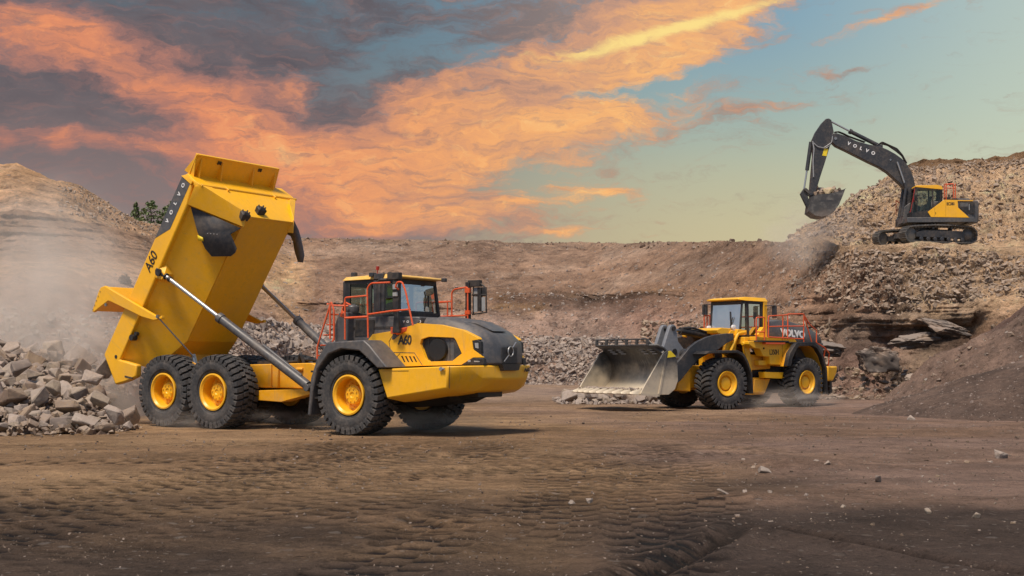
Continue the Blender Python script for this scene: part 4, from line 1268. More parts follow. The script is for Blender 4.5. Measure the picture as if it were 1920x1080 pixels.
yel = [(.12, 2.44), (.32, 2.66), (.95, 2.74), (1.02, 2.64), (1.25, 2.80), (1.71, 2.93), (2.38, 2.885), (3.05, 2.74), (3.48, 2.55), (3.52, 2.50), (3.33, 2.47), (3.36, 2.25), (3.58, 2.10), (3.62, 2.045), (3.36, 2.045), (3.02, 1.86), (1.82, 1.83), (.88, 1.80), (.55, 2.16)]
eye = [(1.79, 2.40), (1.83, 2.52), (2.04, 2.58), (2.80, 2.55), (2.86, 2.48), (3.03, 2.15), (2.76, 1.96), (2.06, 1.94), (1.95, 2.03)]
vents = [[(1.20 + .12 * k, 2.085 - .004 * k), (1.26 + .12 * k, 2.085 - .004 * k), (1.345 + .12 * k, 1.925), (1.29 + .12 * k, 1.925)] for k in range(4)]
for s in (1, -1):
    mb = MB()
    mb.prism(yel, (lambda x, z: s * -(sideY(x, z)) * -1 if s > 0 else -sideY(x, z)), (lambda x, z: s * (sideY(x, z) + .16)), holes=[eye] + vents)
    sp = make_obj('side_panel', mb, YEL, hood, bevel=.018)
    mb = MB()
    mb.prism([(1.75, 1.90), (3.06, 1.90), (3.06, 2.62), (1.75, 2.62)], lambda x, z: s * (sideY(x, z) + .10), lambda x, z: s * (sideY(x, z) + .13))
    mb.prism([(1.1, 1.88), (1.75, 1.88), (1.75, 2.12), (1.1, 2.12)], lambda x, z: s * (sideY(x, z) + .02), lambda x, z: s * (sideY(x, z) + .08))
    # fan behind the grille
    M = Matrix.Translation((2.30, s * -1.045, 2.25))
    mb.lathe([(.27, 0), (.29, -.03 * s * -1), (.27, -.05)], 28, M=M)
    for k in range(9):
        a = 2 * math.pi * k / 9
        mb.add([(0.05 * math.cos(a), s * .045 * -1, .05 * math.sin(a)), (.25 * math.cos(a), s * -.05, .25 * math.sin(a)), (.25 * math.cos(a + .35), s * -.02, .25 * math.sin(a + .35)), (.05 * math.cos(a + .8), s * -.03, .05 * math.sin(a + .8))], [(0, 1, 2, 3)], M)
    make_obj('cooling_fan', mb, FANB, hood)
    mb = MB()
    for k in range(8):
        mb.tube([(1.84 + .16 * k, s * (sideY(1.84 + .16 * k, 2.2) + .06), 1.99 if k < 7 else 2.1), (1.84 + .16 * k, s * (sideY(1.84 + .16 * k, 2.2) + .06), 2.53)], .006, 5)
    mb.prism([(2.78, 1.99), (3.0, 2.15), (2.84, 2.46), (2.78, 2.5)], lambda x, z: s * (sideY(x, z) + .03), lambda x, z: s * (sideY(x, z) + .05))
    make_obj('grille', mb, GREY2, hood)
    # panel joints
    mb = MB()
    for a, b in (((.98, 2.66), (.84, 2.46)), ((.84, 2.46), (.90, 2.17)), ((.62, 2.185), (1.62, 2.165)), ((1.62, 2.165), (1.86, 1.85)), ((.86, 1.86), (1.18, 2.15))):
        mb.tube([(a[0], s * (sideY(*a) + .001), a[1]), (b[0], s * (sideY(*b) + .001), b[1])], .009, 5)
    make_obj('panel_joint', mb, GREY2, hood)
    mb = MB()
    mb.prism([(3.34, 2.465), (3.48, 2.49), (3.58, 2.44), (3.60, 2.16), (3.38, 2.24)], lambda x, z: s * (sideY(x, z) - .004), lambda x, z: s * (sideY(x, z) + .1))
    hl = make_obj('headlight', mb, BLACK, hood, bevel=.01)
    mb = MB()
    mb.prism([(3.03, 1.865), (3.37, 2.04), (3.66, 2.02), (3.68, 1.86)], lambda x, z: s * (sideY(x, z) - .012), lambda x, z: s * (sideY(x, z) + .12))
    make_obj('fog_lamp', mb, BLACK, hood, bevel=.01)
    for lens in ([(3.42, 2.41), (3.52, 2.41), (3.53, 2.27), (3.44, 2.29)], [(3.22, 1.93), (3.30, 1.93), (3.30, 1.985), (3.22, 1.985)], [(3.40, 1.93), (3.56, 1.93), (3.56, 1.955), (3.40, 1.965)]):
        mb = MB()
        mb.prism(lens, lambda x, z: s * (sideY(x, z) - .022), lambda x, z: s * (sideY(x, z)))
        make_obj('lens', mb, LGREY, hood)
# front grille face with the ring and bar emblem
mb = MB()
mb.box(3.79, 3.805, -.34, .34, 1.90, 2.30)
for k in range(9):
    mb.box(3.805, 3.812, -.32, .32, 1.93 + k * .038, 1.943 + k * .038)
make_obj('front_grille', mb, GREY2, hood)
mb = MB()
E0 = Vector((3.85, -.02, 2.20))
n = 28
ring = [(3.845, E0.y + .115 * math.cos(2 * math.pi * k / n), E0.z + .125 * math.sin(2 * math.pi * k / n)) for k in range(n + 1)]
mb.tube(ring, .016, 6)
mb.tube([(3.845, E0.y + .09, E0.z + .10), (3.845, E0.y + .25, E0.z + .24)], .014, 6)
mb.tube([(3.845, E0.y - .09, E0.z - .10), (3.845, E0.y - .30, E0.z - .26)], .014, 6)
em = make_obj('emblem', mb, CHROME, hood)
mb = MB()
mb.box(3.835, 3.85, E0.y - .10, E0.y + .10, E0.z - .035, E0.z + .035)
make_obj('emblem_plate', mb, BLACK, hood)
sg = lambda x, z, off=-.006: Vector((x, sideY(x, z) + off, z))
lettering('model_number', 'A60', .33, BLACK, hood, basis(sg(1.33, 2.49), (1, .103, 0), (0, .0, 1)), .92, bold=.008, shear=.08, xs=.78)
lettering('model_number', 'A60', .14, BLACK, bump, basis((3.745, .88, 1.72), (0, 1, 0), (0, 0, 1)), 1.0, bold=.004, shear=.1)
# deck and cab base
mb = MB()
mb.hull([(x, s * y, z) for s in (1, -1) for (x, y, z) in ((-.95, 1.22, 2.3), (-.95, 1.22, 3.12), (1.0, 1.22, 3.12), (1.75, 1.1, 3.10), (1.75, 1.12, 2.95), (1.0, 1.24, 2.5), (.3, 1.24, 2.3))])
deck = make_obj('cab_base', mb, GREY, truck, bevel=.03)
mb = MB()
mb.prism([(-.34, 2.62), (.26, 2.62), (.33, 2.74), (.33, 3.04), (-.30, 3.04)], -1.25, -1.235)
mb.box(-.9, 1.2, -1.245, -1.238, 2.80, 2.86)
make_obj('vent', mb, BLACK, deck)
for i, ch in enumerate('VOLVO'):
    lettering('maker_lettering', ch, .085, WHITE, deck, basis((1.30 + .11 * i, -1.14 + .028 * i - .065, 2.97), (1, .14, 0), (0, 0, 1)), bold=.003)
# cab
cabx0, cabx1, cy = -1.0, .78, .90
mb = MB()
for s in (1, -1):
    mb.tube([(-1.0, s * cy, 3.1), (-1.02, s * cy * .97, 4.10)], .055, 8)
    mb.prism([(-.98, 3.1), (-.82, 3.1), (-.82, 4.12), (-.98, 4.12)], s * (cy + .01), s * (cy - .06))
    mb.prism([(-.18, 3.1), (-.06, 3.1), (-.06, 4.12), (-.18, 4.12)], s * (cy + .01), s * (cy - .06))
    mb.prism([(-.96, 3.1), (.78, 3.1), (.80, 3.2), (-.96, 3.2)], s * (cy + .012), s * (cy - .06))
    mb.tube([(.84, s * cy, 3.12), (.70, s * cy * .97, 4.10)], .05, 8)
    mb.prism([(-1.0, 4.02), (.74, 4.02), (.74, 4.14), (-1.0, 4.14)], s * (cy + .0), s * (cy - .08))
mb.box(-1.03, -.97, -cy, cy, 3.1, 3.25)
mb.box(.70, .86, -cy, cy, 3.12, 3.26)
mb.box(-1.03, -.97, -cy, cy, 3.98, 4.13)
mb.box(.68, .75, -cy, cy, 4.02, 4.14)
mb.box(-.95, .8, -.85, .85, 3.08, 3.14)
cab = make_obj('cab', mb, BLACK, truck, bevel=.012)
mb = MB()
mb.add([(.80, -cy + .04, 3.26), (.80, cy - .04, 3.26), (.71, cy - .05, 4.03), (.71, -cy + .05, 4.03)], [(0, 1, 2, 3)])
for s in (1, -1):
    mb.add([(-.82, s * (cy - .02), 3.2), (-.18, s * (cy - .02), 3.2), (-.18, s * (cy - .02), 4.03), (-.82, s * (cy - .02), 4.03)], [(0, 1, 2, 3)])
    mb.add([(-.06, s * (cy - .02), 3.2), (.78, s * (cy - .02), 3.2), (.68, s * (cy - .02), 4.03), (-.06, s * (cy - .02), 4.03)], [(0, 1, 2, 3)])
mb.add([(-1.0, -cy + .05, 3.25), (-1.0, cy - .05, 3.25), (-1.0, cy - .05, 3.98), (-1.0, -cy + .05, 3.98)], [(0, 1, 2, 3)])
make_obj('window', mb, GLASS, cab)
mb = MB()
mb.hull([(x, s * y, z) for s in (1, -1) for (x, y, z) in ((-1.06, .95, 4.13), (-.98, .88, 4.23), (.55, .90, 4.27), (.98, .86, 4.21), (1.0, .95, 4.17), (.6, .97, 4.14))])
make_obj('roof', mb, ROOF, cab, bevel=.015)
mb = MB()
mb.box(-.5, -.05, -.25, .3, 3.14, 3.30)
mb.hull([(-.45, -.25, 3.3), (-.45, .3, 3.3), (-.60, .25, 3.95), (-.60, -.2, 3.95), (-.32, .25, 3.3), (-.32, -.2, 3.3), (-.48, .2, 3.95), (-.48, -.15, 3.95)])
mb.tube([(.62, .02, 3.14), (.42, .02, 3.5)], .03, 8)
mb.tube([(.42 + .1 * math.sin(a) * .5, .02 + .2 * math.cos(a), 3.5 + .19 * math.sin(a)) for a in [k * math.pi / 8 for k in range(17)]], .016, 6)
mb.box(.5, .8, -.7, .7, 3.14, 3.30)
make_obj('seat_and_wheel', mb, GREY2, cab, bevel=.01)
mb = MB()
mb.tube([(.80, .30, 3.32), (.77, .42, 3.62), (.74, .38, 3.85)], .012, 6)
make_obj('wiper', mb, BLACK, cab)
mb = MB()
mb.tube([(.80, -.30, 3.32), (.78, -.42, 3.5)], .012, 6)
make_obj('wiper', mb, BLACK, cab)
mb = MB()
mb.tube([(.775, .50, 3.42), (.76, .52, 3.74)], .022, 6)
make_obj('grab_handle', mb, BLACK, cab)
mb = MB()
mb.tube([(-.02, -.70, 4.23), (-.02, -.70, 4.42)], .014, 8)
mb.tube([(-.02, -.70, 4.40), (.0, -.70, 4.50)], .045, 10)
make_obj('beacon', mb, RED, cab)
mb = MB()
for bx in ((.10, .42, -1.0, -.80, 4.13, 4.28), (-.86, -.72, -.82, -.7, 4.23, 4.36), (1.00, 1.12, .78, .90, 4.12, 4.22), (-.05, .09, -1.02, -.86, 4.20, 4.31)):
    mb = MB()
    mb.box(*bx)
    make_obj('roof_lamp', mb, GREY2, cab, bevel=.01)
# exhaust / air pillar and near mirror pole
mb = MB()
mb.tube([(1.24, -1.42, 2.68), (1.24, -1.42, 4.10)], [.035] * 2, 10)
mb.box(1.14, 1.34, -1.47, -1.36, 3.28, 4.02)
mb.box(.98, 1.36, -1.50, -1.34, 4.06, 4.24)
mb.prism([(1.12, 2.68), (1.36, 2.68), (1.30, 3.24), (1.19, 3.24)], -1.46, -1.38)
mir = make_obj('mirror', mb, BLACK, truck, bevel=.015)
mb = MB()
for z0, z1 in ((3.80, 3.93), (3.62, 3.72)):
    mb = MB()
    mb.box(1.16, 1.33, -1.50, -1.475, z0, z1)
    make_obj('lamp', mb, LGREY, mir, bevel=.01)
mb = MB()
mb.tube([(.58, -1.30, 3.20), (.52, -1.36, 3.28), (.52, -1.36, 4.0), (.60, -1.36, 4.08), (.85, -1.36, 4.08)], .03, 8, smooth=.08)
mb.box(.38, .47, -1.34, -1.24, 3.18, 4.06)
mb.box(.56, .80, -1.40, -1.32, 3.26, 4.02)
mb.tube([(.66, -1.40, 3.25), (.66, -1.40, 4.0)], .045, 8)
make_obj('mirror', mb, GREY2, truck, bevel=.02)
mb = MB()
mb.box(1.22, 1.34, 1.60, 1.72, 3.05, 4.15)
mb.box(1.26, 1.66, 1.66, 1.80, 4.02, 4.20)
mb.tube([(1.62, 1.74, 4.12), (1.80, 1.74, 4.0), (1.84, 1.74, 3.85), (1.84, 1.74, 3.28)], .022, 8, smooth=.06)
mb.tube([(1.40, 1.74, 4.05), (1.40, 1.74, 3.25)], .02, 8)
mb.tube([(1.36, 1.74, 3.25), (1.84, 1.74, 3.30)], .02, 8)
mb.tube([(1.36, 1.74, 3.80), (1.84, 1.74, 3.78)], .03, 8)
mb.box(1.56, 1.68, 1.70, 1.80, 3.34, 4.0)
mb.box(1.70, 1.82, 1.72, 1.80, 3.75, 4.0)
mb.hull([(1.56, 1.7, 3.55), (1.56, 1.7, 3.35), (1.72, 1.75, 3.3), (1.74, 1.75, 3.52), (1.6, 1.82, 3.6), (1.7, 1.82, 3.35)])
make_obj('mirror', mb, BLACK, truck, bevel=.012)
mb = MB()
mb.box(1.415, 1.545, 1.735, 1.75, 3.32, 3.76)
mb.box(1.415, 1.545, 1.735, 1.75, 3.83, 4.0)
mb.box(1.70, 1.82, 1.715, 1.72, 3.34, 3.72)
make_obj('mirror_glass', mb, LGREY, truck)
# handrails
mb = MB()
r_ = .024
yr = -1.58
mb.tube([(-.39, yr, 2.52), (-.39, yr, 3.63), (.37, yr, 3.66)], r_, 8, smooth=.06)
mb.tube([(.41, yr, 2.56), (.38, yr, 3.85), (.50, yr, 3.98), (1.15, yr, 3.98)], r_, 8, smooth=.10)
mb.tube([(-.39, yr, 3.09), (.40, yr, 3.11)], r_ * 1.3, 8)
mb.tube([(.40, yr, 3.17), (1.15, yr, 3.24), (1.80, yr, 3.27)], r_, 8)
mb.tube([(1.33, yr, 3.86), (1.38, yr, 3.98), (1.55, yr, 3.98), (1.66, yr, 3.75), (1.90, yr, 2.86)], r_, 8, smooth=.10)
mb.tube([(1.33, yr, 3.86), (1.33, yr + .12, 3.80)], r_, 8)
make_obj('handrail', mb, ORANGE, truck)
mb = MB()
mb.tube([(-1.38, yr, 2.0), (-1.38, yr, 2.33), (-.88, yr, 3.54), (-.78, yr, 3.30), (-.78, yr, 2.50)], r_, 8, smooth=.05)
mb.tube([(-1.30, yr + .45, 2.0), (-1.30, yr + .45, 2.33), (-.80, yr + .45, 3.54), (-.50, yr + .45, 3.42)], r_, 8, smooth=.05)
mb.tube([(-1.02, yr, 3.48), (-.92, yr, 3.50), (-.92, yr, 2.55)], r_, 8)
mb.tube([(-.90, yr, 3.44), (-.45, yr + .2, 3.42)], r_, 8)
for k in range(5):
    t = k / 4
    mb.tube([(-1.36 + .42 * t, yr, 2.1 + 1.1 * t), (-1.28 + .42 * t, yr + .45, 2.1 + 1.1 * t)], r_ * .9, 6)
mb.hull([(-.70, -1.45, 3.15), (-.45, -1.45, 3.05), (-.62, -1.45, 3.32), (-.68, -1.35, 3.1), (-.5, -1.35, 3.2)])
make_obj('ladder', mb, ORANGE, truck)
mb = MB()
mb.hull([(-.88, y, z) if z < 3 else (-.72, y, z) for y in (-1.45, -.9) for z in (2.45, 2.9, 3.25)] + [(-.40, y, z) for y in (-1.45, -.9) for z in (2.45, 3.25)])
mb.lathe([(.16, 0), (.18, .08), (.17, .2), (.05, .24)], 20, axis='z', M=Matrix.Translation((-.50, -1.15, 3.23)))
make_obj('air_cleaner', mb, GREY, truck, bevel=.03)
mb = MB()
yf = 1.58
mb.tube([(.62, yf, 3.15), (.62, yf, 3.60), (.2, yf, 3.60)], r_, 8)
mb.tube([(.77, yf, 3.15), (.77, yf, 3.88), (.86, yf, 3.96), (1.32, yf, 4.01), (1.32, yf, 3.10)], r_, 8, smooth=.08)
mb.tube([(.0, yf, 3.62), (.77, yf, 3.62)], r_, 8)
mb.tube([(.0, yf, 3.2), (1.32, yf, 3.22)], r_, 8)
mb.tube([(-.5, yf, 2.55), (-.5, yf, 3.62), (.1, yf, 3.62), (.1, yf, 3.1)], r_, 8, smooth=.06)
mb.box(1.24, 1.40, yf - .03, yf + .03, 3.85, 3.98)
mb.box(1.24, 1.40, yf - .03, yf + .03, 3.25, 3.36)
make_obj('handrail', mb, ORANGE, truck)
# amber bracket where panel meets deck
mb = MB()
mb.box(.98, 1.10, -1.36, -1.22, 2.66, 2.84)
mb.hull([(1.1, -1.36, 2.70), (1.5, -1.28, 2.84), (1.45, -1.28, 2.72), (1.1, -1.24, 2.62), (1.1, -1.25, 2.8)])
make_obj('hinge', mb, ORANGE, truck, bevel=.01)
# front chassis
mb = MB()
mb.box(-1.9, 3.2, -.55, .55, 1.02, 1.72)
mb.box(-.4, .4, -1.15, 1.15, .82, 1.32)
mb.hull(sym([(-.9, .9, 1.6), (-.9, .9, 2.3), (1.0, .95, 2.3), (1.1, .95, 1.5)]))
mb.hull(sym([(1.0, 1.1, 1.0), (1.0, .5, .72), (2.4, .5, .86), (2.6, 1.1, 1.1)]))
mb.lathe([(.34, -1.15), (.34, 1.15)], 20, M=Matrix.Translation((0, 0, 1.07)))
make_obj('front_chassis', mb, BLACK, truck, bevel=.02)
mb = MB()
for k in range(3):
    mb.prism([(-1.24 - .04 * k, .95 + .35 * k), (-.92, .95 + .35 * k), (-.92, 1.0 + .35 * k), (-1.24 - .04 * k, 1.0 + .35 * k)], -1.9, -1.45)
make_obj('step', mb, BLACK, truck)
# rear chassis
mb = MB()
for s in (1, -1):
    mb.prism([(-8.1, 1.35), (-8.1, 1.80), (-5.2, 1.84), (-2.35, 1.90), (-2.05, 1.80), (-2.05, 1.25), (-2.5, 1.18), (-7.6, 1.18)], s * .78, s * .50)
mb.box(-7.9, -7.6, -.5, .5, 1.25, 1.75)
mb.box(-4.1, -3.7, -.5, .5, 1.25, 1.8)
mb.box(-2.5, -2.1, -.5, .5, 1.2, 1.85)
rf = make_obj('rear_chassis', mb, YEL2, truck, bevel=.025)
mb = MB()
for s in (1, -1):
    mb.hull([(x, s * y, z) for y in (.70, 1.10) for (x, z) in ((-4.4, .84), (-4.4, 1.10), (-2.15, 1.19), (-2.1, 1.04), (-3.2, .80))])
    mb.box(-3.98, -3.86, s * .78, s * .84, 1.2, 1.86)
    mb.box(-3.60, -3.56, s * .78, s * .86, 1.2, 1.88)
    mb.tube([(-2.9, s * .80, 1.72), (-2.65, s * .80, 1.72)], .05, 10)
make_obj('brace', mb, YEL2, rf, bevel=.02)
mb = MB()
for s in (1, -1):
    mb.hull([(x, s * y, z) for y in (.80, 1.02) for (x, z) in ((-7.4, .95), (-7.4, 1.25), (-6.15, 1.50), (-4.9, 1.25), (-4.9, .95), (-6.15, .85))])
mb.box(-6.4, -5.9, -1.0, 1.0, 1.0, 1.2)
for x in (-5.1, -7.2):
    mb.lathe([(.28, -1.2), (.28, 1.2)], 20, M=Matrix.Translation((x, 0, 1.07)))
mb.lathe([(.42, -.3), (.42, .3)], 20, M=Matrix.Translation((-5.1, 0, 1.0)))
mb.box(-2.9, -1.5, -.45, .45, .75, 1.35)
mb.tube([(-1.5, 0, 1.3), (-2.2, 0, 1.3)], .45, 16)
mb.tube([(-4.6, -.2, 1.1), (-1.5, -.1, 1.2)], .10, 10)
make_obj('axles', mb, BLACK, truck, bevel=.02)
mb = MB()
for k in range(4):
    mb.tube([(-2.0, -.5 + .1 * k, 1.5 + .1 * k), (-1.7, -.7 + .1 * k, 1.92 + .04 * k), (-2.6, -.6 + .12 * k, 2.0), (-3.4, -.5 + .1 * k, 1.93), (-4.4, -.5 + .1 * k, 1.9)], .035, 8, smooth=.2)
mb.tube([(-3.0, -.6, 1.9), (-2.9, -.65, 2.18), (-2.8, -.6, 1.9)], .05, 8, smooth=.1)
mb.box(-4.7, -4.0, -.55, .45, 1.86, 1.96)
make_obj('hydraulic_hoses', mb, BLACK, truck)
# ---- lifting rams
for s, top, jn, bot in ((-1, (-7.30, -1.88, 4.55), (-5.29, -1.56, 3.16), (-2.03, -1.16, 1.22)), (1, (-7.30, 1.88, 4.55), (-5.29, 1.56, 3.16), (-2.03, 1.16, 1.22))):
    T_, J_, B_ = Vector(top), Vector(jn), Vector(bot)
    u = (B_ - T_).normalized()
    J_ = T_ + u * 2.55
    mb = MB()
    mb.tube([J_, B_ - u * .12], .125, 16)
    mb.tube([J_ - u * .03, J_ + u * .12], .15, 16)
    mb.tube([B_ - u * 1.55, B_ - u * .10], .137, 16)
    mb.tube([B_ - u * .12, B_ + u * .12], .09, 12)
    mb.tube([B_ + Vector((0, -.18, 0)), B_ + Vector((0, .18, 0))], .10, 12)
    off = Vector((0, 0, .17))
    mb.tube([B_ - u * 1.9 + off, B_ - u * .35 + off * .8], .05, 10)
    cy_ = make_obj('lift_cylinder', mb, GREY, truck, bevel=.008)
    mb = MB()
    mb.tube([T_, J_ + u * .1], .062, 14)
    make_obj('rod', mb, CHROME, cy_)
    mb = MB()
    mb.tube([T_ - u * .16, T_ + u * .24], .10, 12)
    mb.tube([T_ + Vector((0, -.14, 0)), T_ + Vector((0, .14, 0))], .11, 12)
    mb.tube([T_ + u * .34, T_ + u * .42], .085, 12)
    make_obj('rod_end', mb, BLACK, cy_)

# ---- dump body, built in its own frame (along the rail, across, square to the rail) and tipped back 55.7 degrees
TILT = R(55.7)
mb = MB()
A_ = [(.20, 1.80, -.62), (.48, 1.257, -1.45), (1.82, .95, -1.92), (6.10, .95, -1.92), (6.26, 1.80, -.62)]
for s in (1, -1):
    mb.add([(x, s * y, z) for x, y, z in A_], [(0, 1, 2, 3, 4)])
mb.add([(1.82, .95, -1.92), (6.10, .95, -1.92), (6.10, -.95, -1.92), (1.82, -.95, -1.92)], [(0, 1, 2, 3)])
mb.add([(.48, 1.257, -1.45), (1.82, .95, -1.92), (1.82, -.95, -1.92), (.48, -1.257, -1.45)], [(0, 1, 2, 3)])
body = make_obj('dump_body', mb, YEL, truck, loc=(-9.83, 0, 2.14), rot=(0, -TILT, 0), solid=.06, smooth=0)
rail = [(-.45, -.96), (0, 0), (6.27, 0), (6.24, -.50), (5.70, -.66), (.28, -.68), (.60, -1.42), (.29, -1.60), (.02, -1.40), (-.10, -1.30)]
for s in (-1, 1):
    mb = MB()
    mb.prism(rail, s * 1.96, s * 1.74)
    rr_ = make_obj('side_rail', mb, YEL, body, bevel=.045)
    mb = MB()
    mb.prism([(4.16, -.02), (6.25, -.02), (6.21, -.43), (4.72, -.43)], s * 1.966, s * 1.955)
    make_obj('side_stripe', mb, GREY, body)
    mb = MB()
    mb.hull([(3.1, s * 1.75, -.66), (3.75, s * 1.75, -.66), (3.5, s * 1.95, -.95), (3.3, s * 1.95, -.95), (3.3, s * 1.5, -.95), (3.5, s * 1.5, -.95), (3.5, s * 1.95, -.66), (3.2, s * 1.95, -.66)])
    make_obj('ram_bracket', mb, YEL, body, bevel=.015)
mb = MB()
mb.tube([(.28, -1.955, -.52), (.28, -1.975, -.52)], .055, 14)
mb.prism([(.0, -1.20), (.16, -1.52), (.20, -1.50), (.045, -1.18)], -1.972, -1.95)
mb.tube([(1.15, -1.80, -.78), (1.15, -1.98, -.78)], .09, 12)
mb.tube([(1.30, -1.80, -.80), (1.30, -1.90, -.80)], .06, 12)
make_obj('fitting', mb, BLACK, body)
# front wall
mb = MB()
mb.hull([(u_, s * y, v) for s in (1, -1) for (u_, y, v) in ((6.24, 1.90, -.50), (6.24, 1.95, -.02), (6.40, 1.90, -.10), (6.40, 1.95, -.60), (6.40, 1.90, -.80), (6.24, 1.90, -.80), (6.17, .98, -1.97), (6.08, .98, -1.95))])
fw = make_obj('front_wall', mb, YEL, body, bevel=.015)
mb = MB()
mb.tube([(6.40, -1.90, -.80), (6.40, 1.93, -.80)], .045, 8)
for y in (-.95, .95):
    mb.box(6.32, 6.45, y - .03, y + .03, -.92, -.70)
for s in (1, -1):
    mb.hull([(6.24, s * 1.98, -.5), (6.36, s * 1.98, -.5), (6.37, s * 1.94, -.12), (6.24, s * 1.98, 0.02), (6.24, s * 1.92, .02), (6.33, s * 1.92, -.5)])
make_obj('stiffener', mb, YEL, fw, bevel=.01)
# bevelled corner plates that carry the flaps
for s in (-1, 1):
    mb = MB()
    mb.hull([(5.68, s * 1.955, -.66), (6.27, s * 1.955, -.62), (6.42, s * 1.88, -.84), (6.43, s * 1.60, -.88), (6.41, s * 1.30, -1.20), (6.26, s * .96, -1.94), (5.88, s * 1.0, -2.12), (5.80, s * .9, -1.96), (5.75, s * 1.72, -.68), (6.1, s * 1.7, -.62), (6.05, s * .92, -1.9)])
    make_obj('corner_plate', mb, YEL, body, bevel=.012)
# spill guard
mb = MB()
mb.hull([(u_, y, v + d_) for (u_, y, v) in ((6.30, -1.84, -.12), (7.0, -1.84, -.08), (7.0, 1.46, -.10), (6.30, 1.60, -.14)) for d_ in (0, .05)])
for y in (-1.62, -.80, .45, 1.36):
    mb.hull([(u_, y + e, v) for e in (-.02, .02) for (u_, v) in ((6.38, -.10), (6.38, -.34), (6.46, -.30), (6.92, -.10))])
mb.hull([(6.38, -1.78, -.28), (6.38, -1.86, .12), (6.95, -1.84, -.06), (6.4, -1.70, -.10), (6.9, -1.80, -.08)])
mb.box(6.98, 7.03, -1.84, 1.46, -.10, -.02)
sg_ = make_obj('spill_guard', mb, YEL, body, bevel=.01)
mb = MB()
for y in (-1.0, .62):
    mb.prism([(6.83, -.108), (6.93, -.108), (6.93, -.10), (6.83, -.10)], y, y + .12)
    mb.prism([(6.83, -.13), (6.93, -.13), (6.93, -.10), (6.83, -.10)], y, y + .03)
    mb.prism([(6.83, -.13), (6.93, -.13), (6.93, -.10), (6.83, -.10)], y + .10, y + .13)
make_obj('hook', mb, BLACK, sg_)
# rest pads
for y, u0 in ((-.98, 6.02), (-.28, 6.16)):
    v0 = -2.02 if y < -.5 else -1.84
    mb = MB()
    mb.hull([(u0, y - .15, v0), (u0 + .2, y - .15, v0 + .02), (u0 + .24, y - .12, v0 + .22), (u0 + .05, y - .13, v0 + .2), (u0, y + .13, v0 + .02), (u0 + .2, y + .16, v0), (u0 + .26, y + .10, v0 + .16), (u0 + .02, y + .12, v0 + .22), (u0 + .28, y, v0 + .08)])
    rp = make_obj('rest_pad', mb, BLACK, body, bevel=.02)
    mb = MB()
    for (da, db) in ((-.09, .05), (.08, .05), (-.08, .17), (.09, .16)):
        mb.tube([(u0 + .1, y + da, v0 + db), (u0 + .29, y + da, v0 + db)], .022, 6)
    make_obj('bolt', mb, GREY, rp)
mb = MB()
mb.box(5.55, 5.80, 1.75, 1.98, -1.05, -.80)
make_obj('flap_bracket', mb, BLACK, body, bevel=.02)
# rubber flaps
near_flap = [(5.63, -1.80, -.66), (5.07, -1.62, -1.15), (4.80, -1.53, -1.60), (4.74, -1.50, -1.93), (5.09, -1.38, -2.47), (5.26, -1.35, -2.54), (5.38, -1.33, -2.50), (5.61, -1.38, -2.10), (5.84, -1.12, -2.12)]
mb = MB()
mb.add(near_flap, [tuple(range(len(near_flap)))])
nf = make_obj('mud_flap', mb, FLAPD, body, solid=.035)
mb = MB()
mb.add([(5.02, -1.615, -1.22), (4.90, -1.60, -1.33), (4.98, -1.575, -1.50), (5.06, -1.59, -1.42)], [(0, 1, 2, 3)])
make_obj('flap_decal', mb, DECAL, nf, solid=.02, loc=(0, -.04, 0.0))
mb = MB()
for k in range(4):
    t = k / 3
    mb.box(5.24 + .16 * t, 5.26 + .16 * t, -1.62 + .05 * t, -1.60 + .05 * t, -1.52 - .3 * t, -1.50 - .3 * t)
make_obj('bolt', mb, LGREY, nf)
far_flap = [(5.60, 1.95, -.70), (5.78, 2.02, -1.02), (5.62, 2.06, -1.32), (5.46, 2.06, -1.55), (5.28, 2.04, -1.80), (5.11, 2.02, -2.01), (4.90, 2.0, -2.09), (4.82, 2.0, -1.92), (5.02, 2.03, -1.56), (5.21, 2.05, -1.34), (5.30, 2.05, -1.15), (5.25, 2.0, -.85)]
mb = MB()
mb.add(far_flap, [tuple(range(len(far_flap)))])
make_obj('mud_flap', mb, FLAPG, body, solid=.035)
# tailgate swung up on its arms
arm = [(2.52, -1.68), (2.40, -1.60), (1.90, .75), (1.86, .98), (1.72, 1.12), (1.58, 1.14), (.88, 1.06), (.90, .98), (1.56, .60), (1.60, .50), (2.0, -.95), (2.20, -1.45), (2.44, -1.74)]
mb = MB()
for s in (-1, 1):
    mb.prism(arm, s * 2.10, s * 1.99)
mb.prism([(1.88, .90), (1.74, 1.10), (1.58, 1.12), (.90, 1.04), (1.56, .66), (1.70, .35)], -1.99, 1.99)
gate = make_obj('tailgate', mb, YEL, body, bevel=.02)
mb = MB()
for k in range(5):
    mb.tube([(1.60 - .16 * k, -2.10, 1.06 - .005 * k), (1.60 - .16 * k, -2.12, 1.06 - .005 * k)], .016, 6)
mb.tube([(1.42, -2.08, .60), (1.42, -2.13, .60)], .05, 8)
mb.tube([(2.42, -2.08, -1.58), (2.42, -2.16, -1.58)], .05, 8)
make_obj('bolt', mb, STEEL, gate)


def rail_letter(ch, u_, v, size, m, nm):
    # letters read along the rail, tops towards the outside of the body
    M = basis((u_, -1.972, v), (1, 0, 0), (0, 0, 1))
    lettering(nm, ch, size, m, body, M, bold=.006)


for i, ch in enumerate('VOLVO'):
    rail_letter(ch, 4.85 + .30 * i, -.215, .165, WHITE, 'maker_lettering')
lettering('model_number', 'A60', .46, BLACK, body, basis((3.50, -1.972, -.27), (1, 0, 0), (0, 0, 1)), .98, bold=.0, shear=.12, xs=.82)
# tie rod from gate arm to the chassis
mb = MB()
ct, st_ = math.cos(TILT), math.sin(TILT)


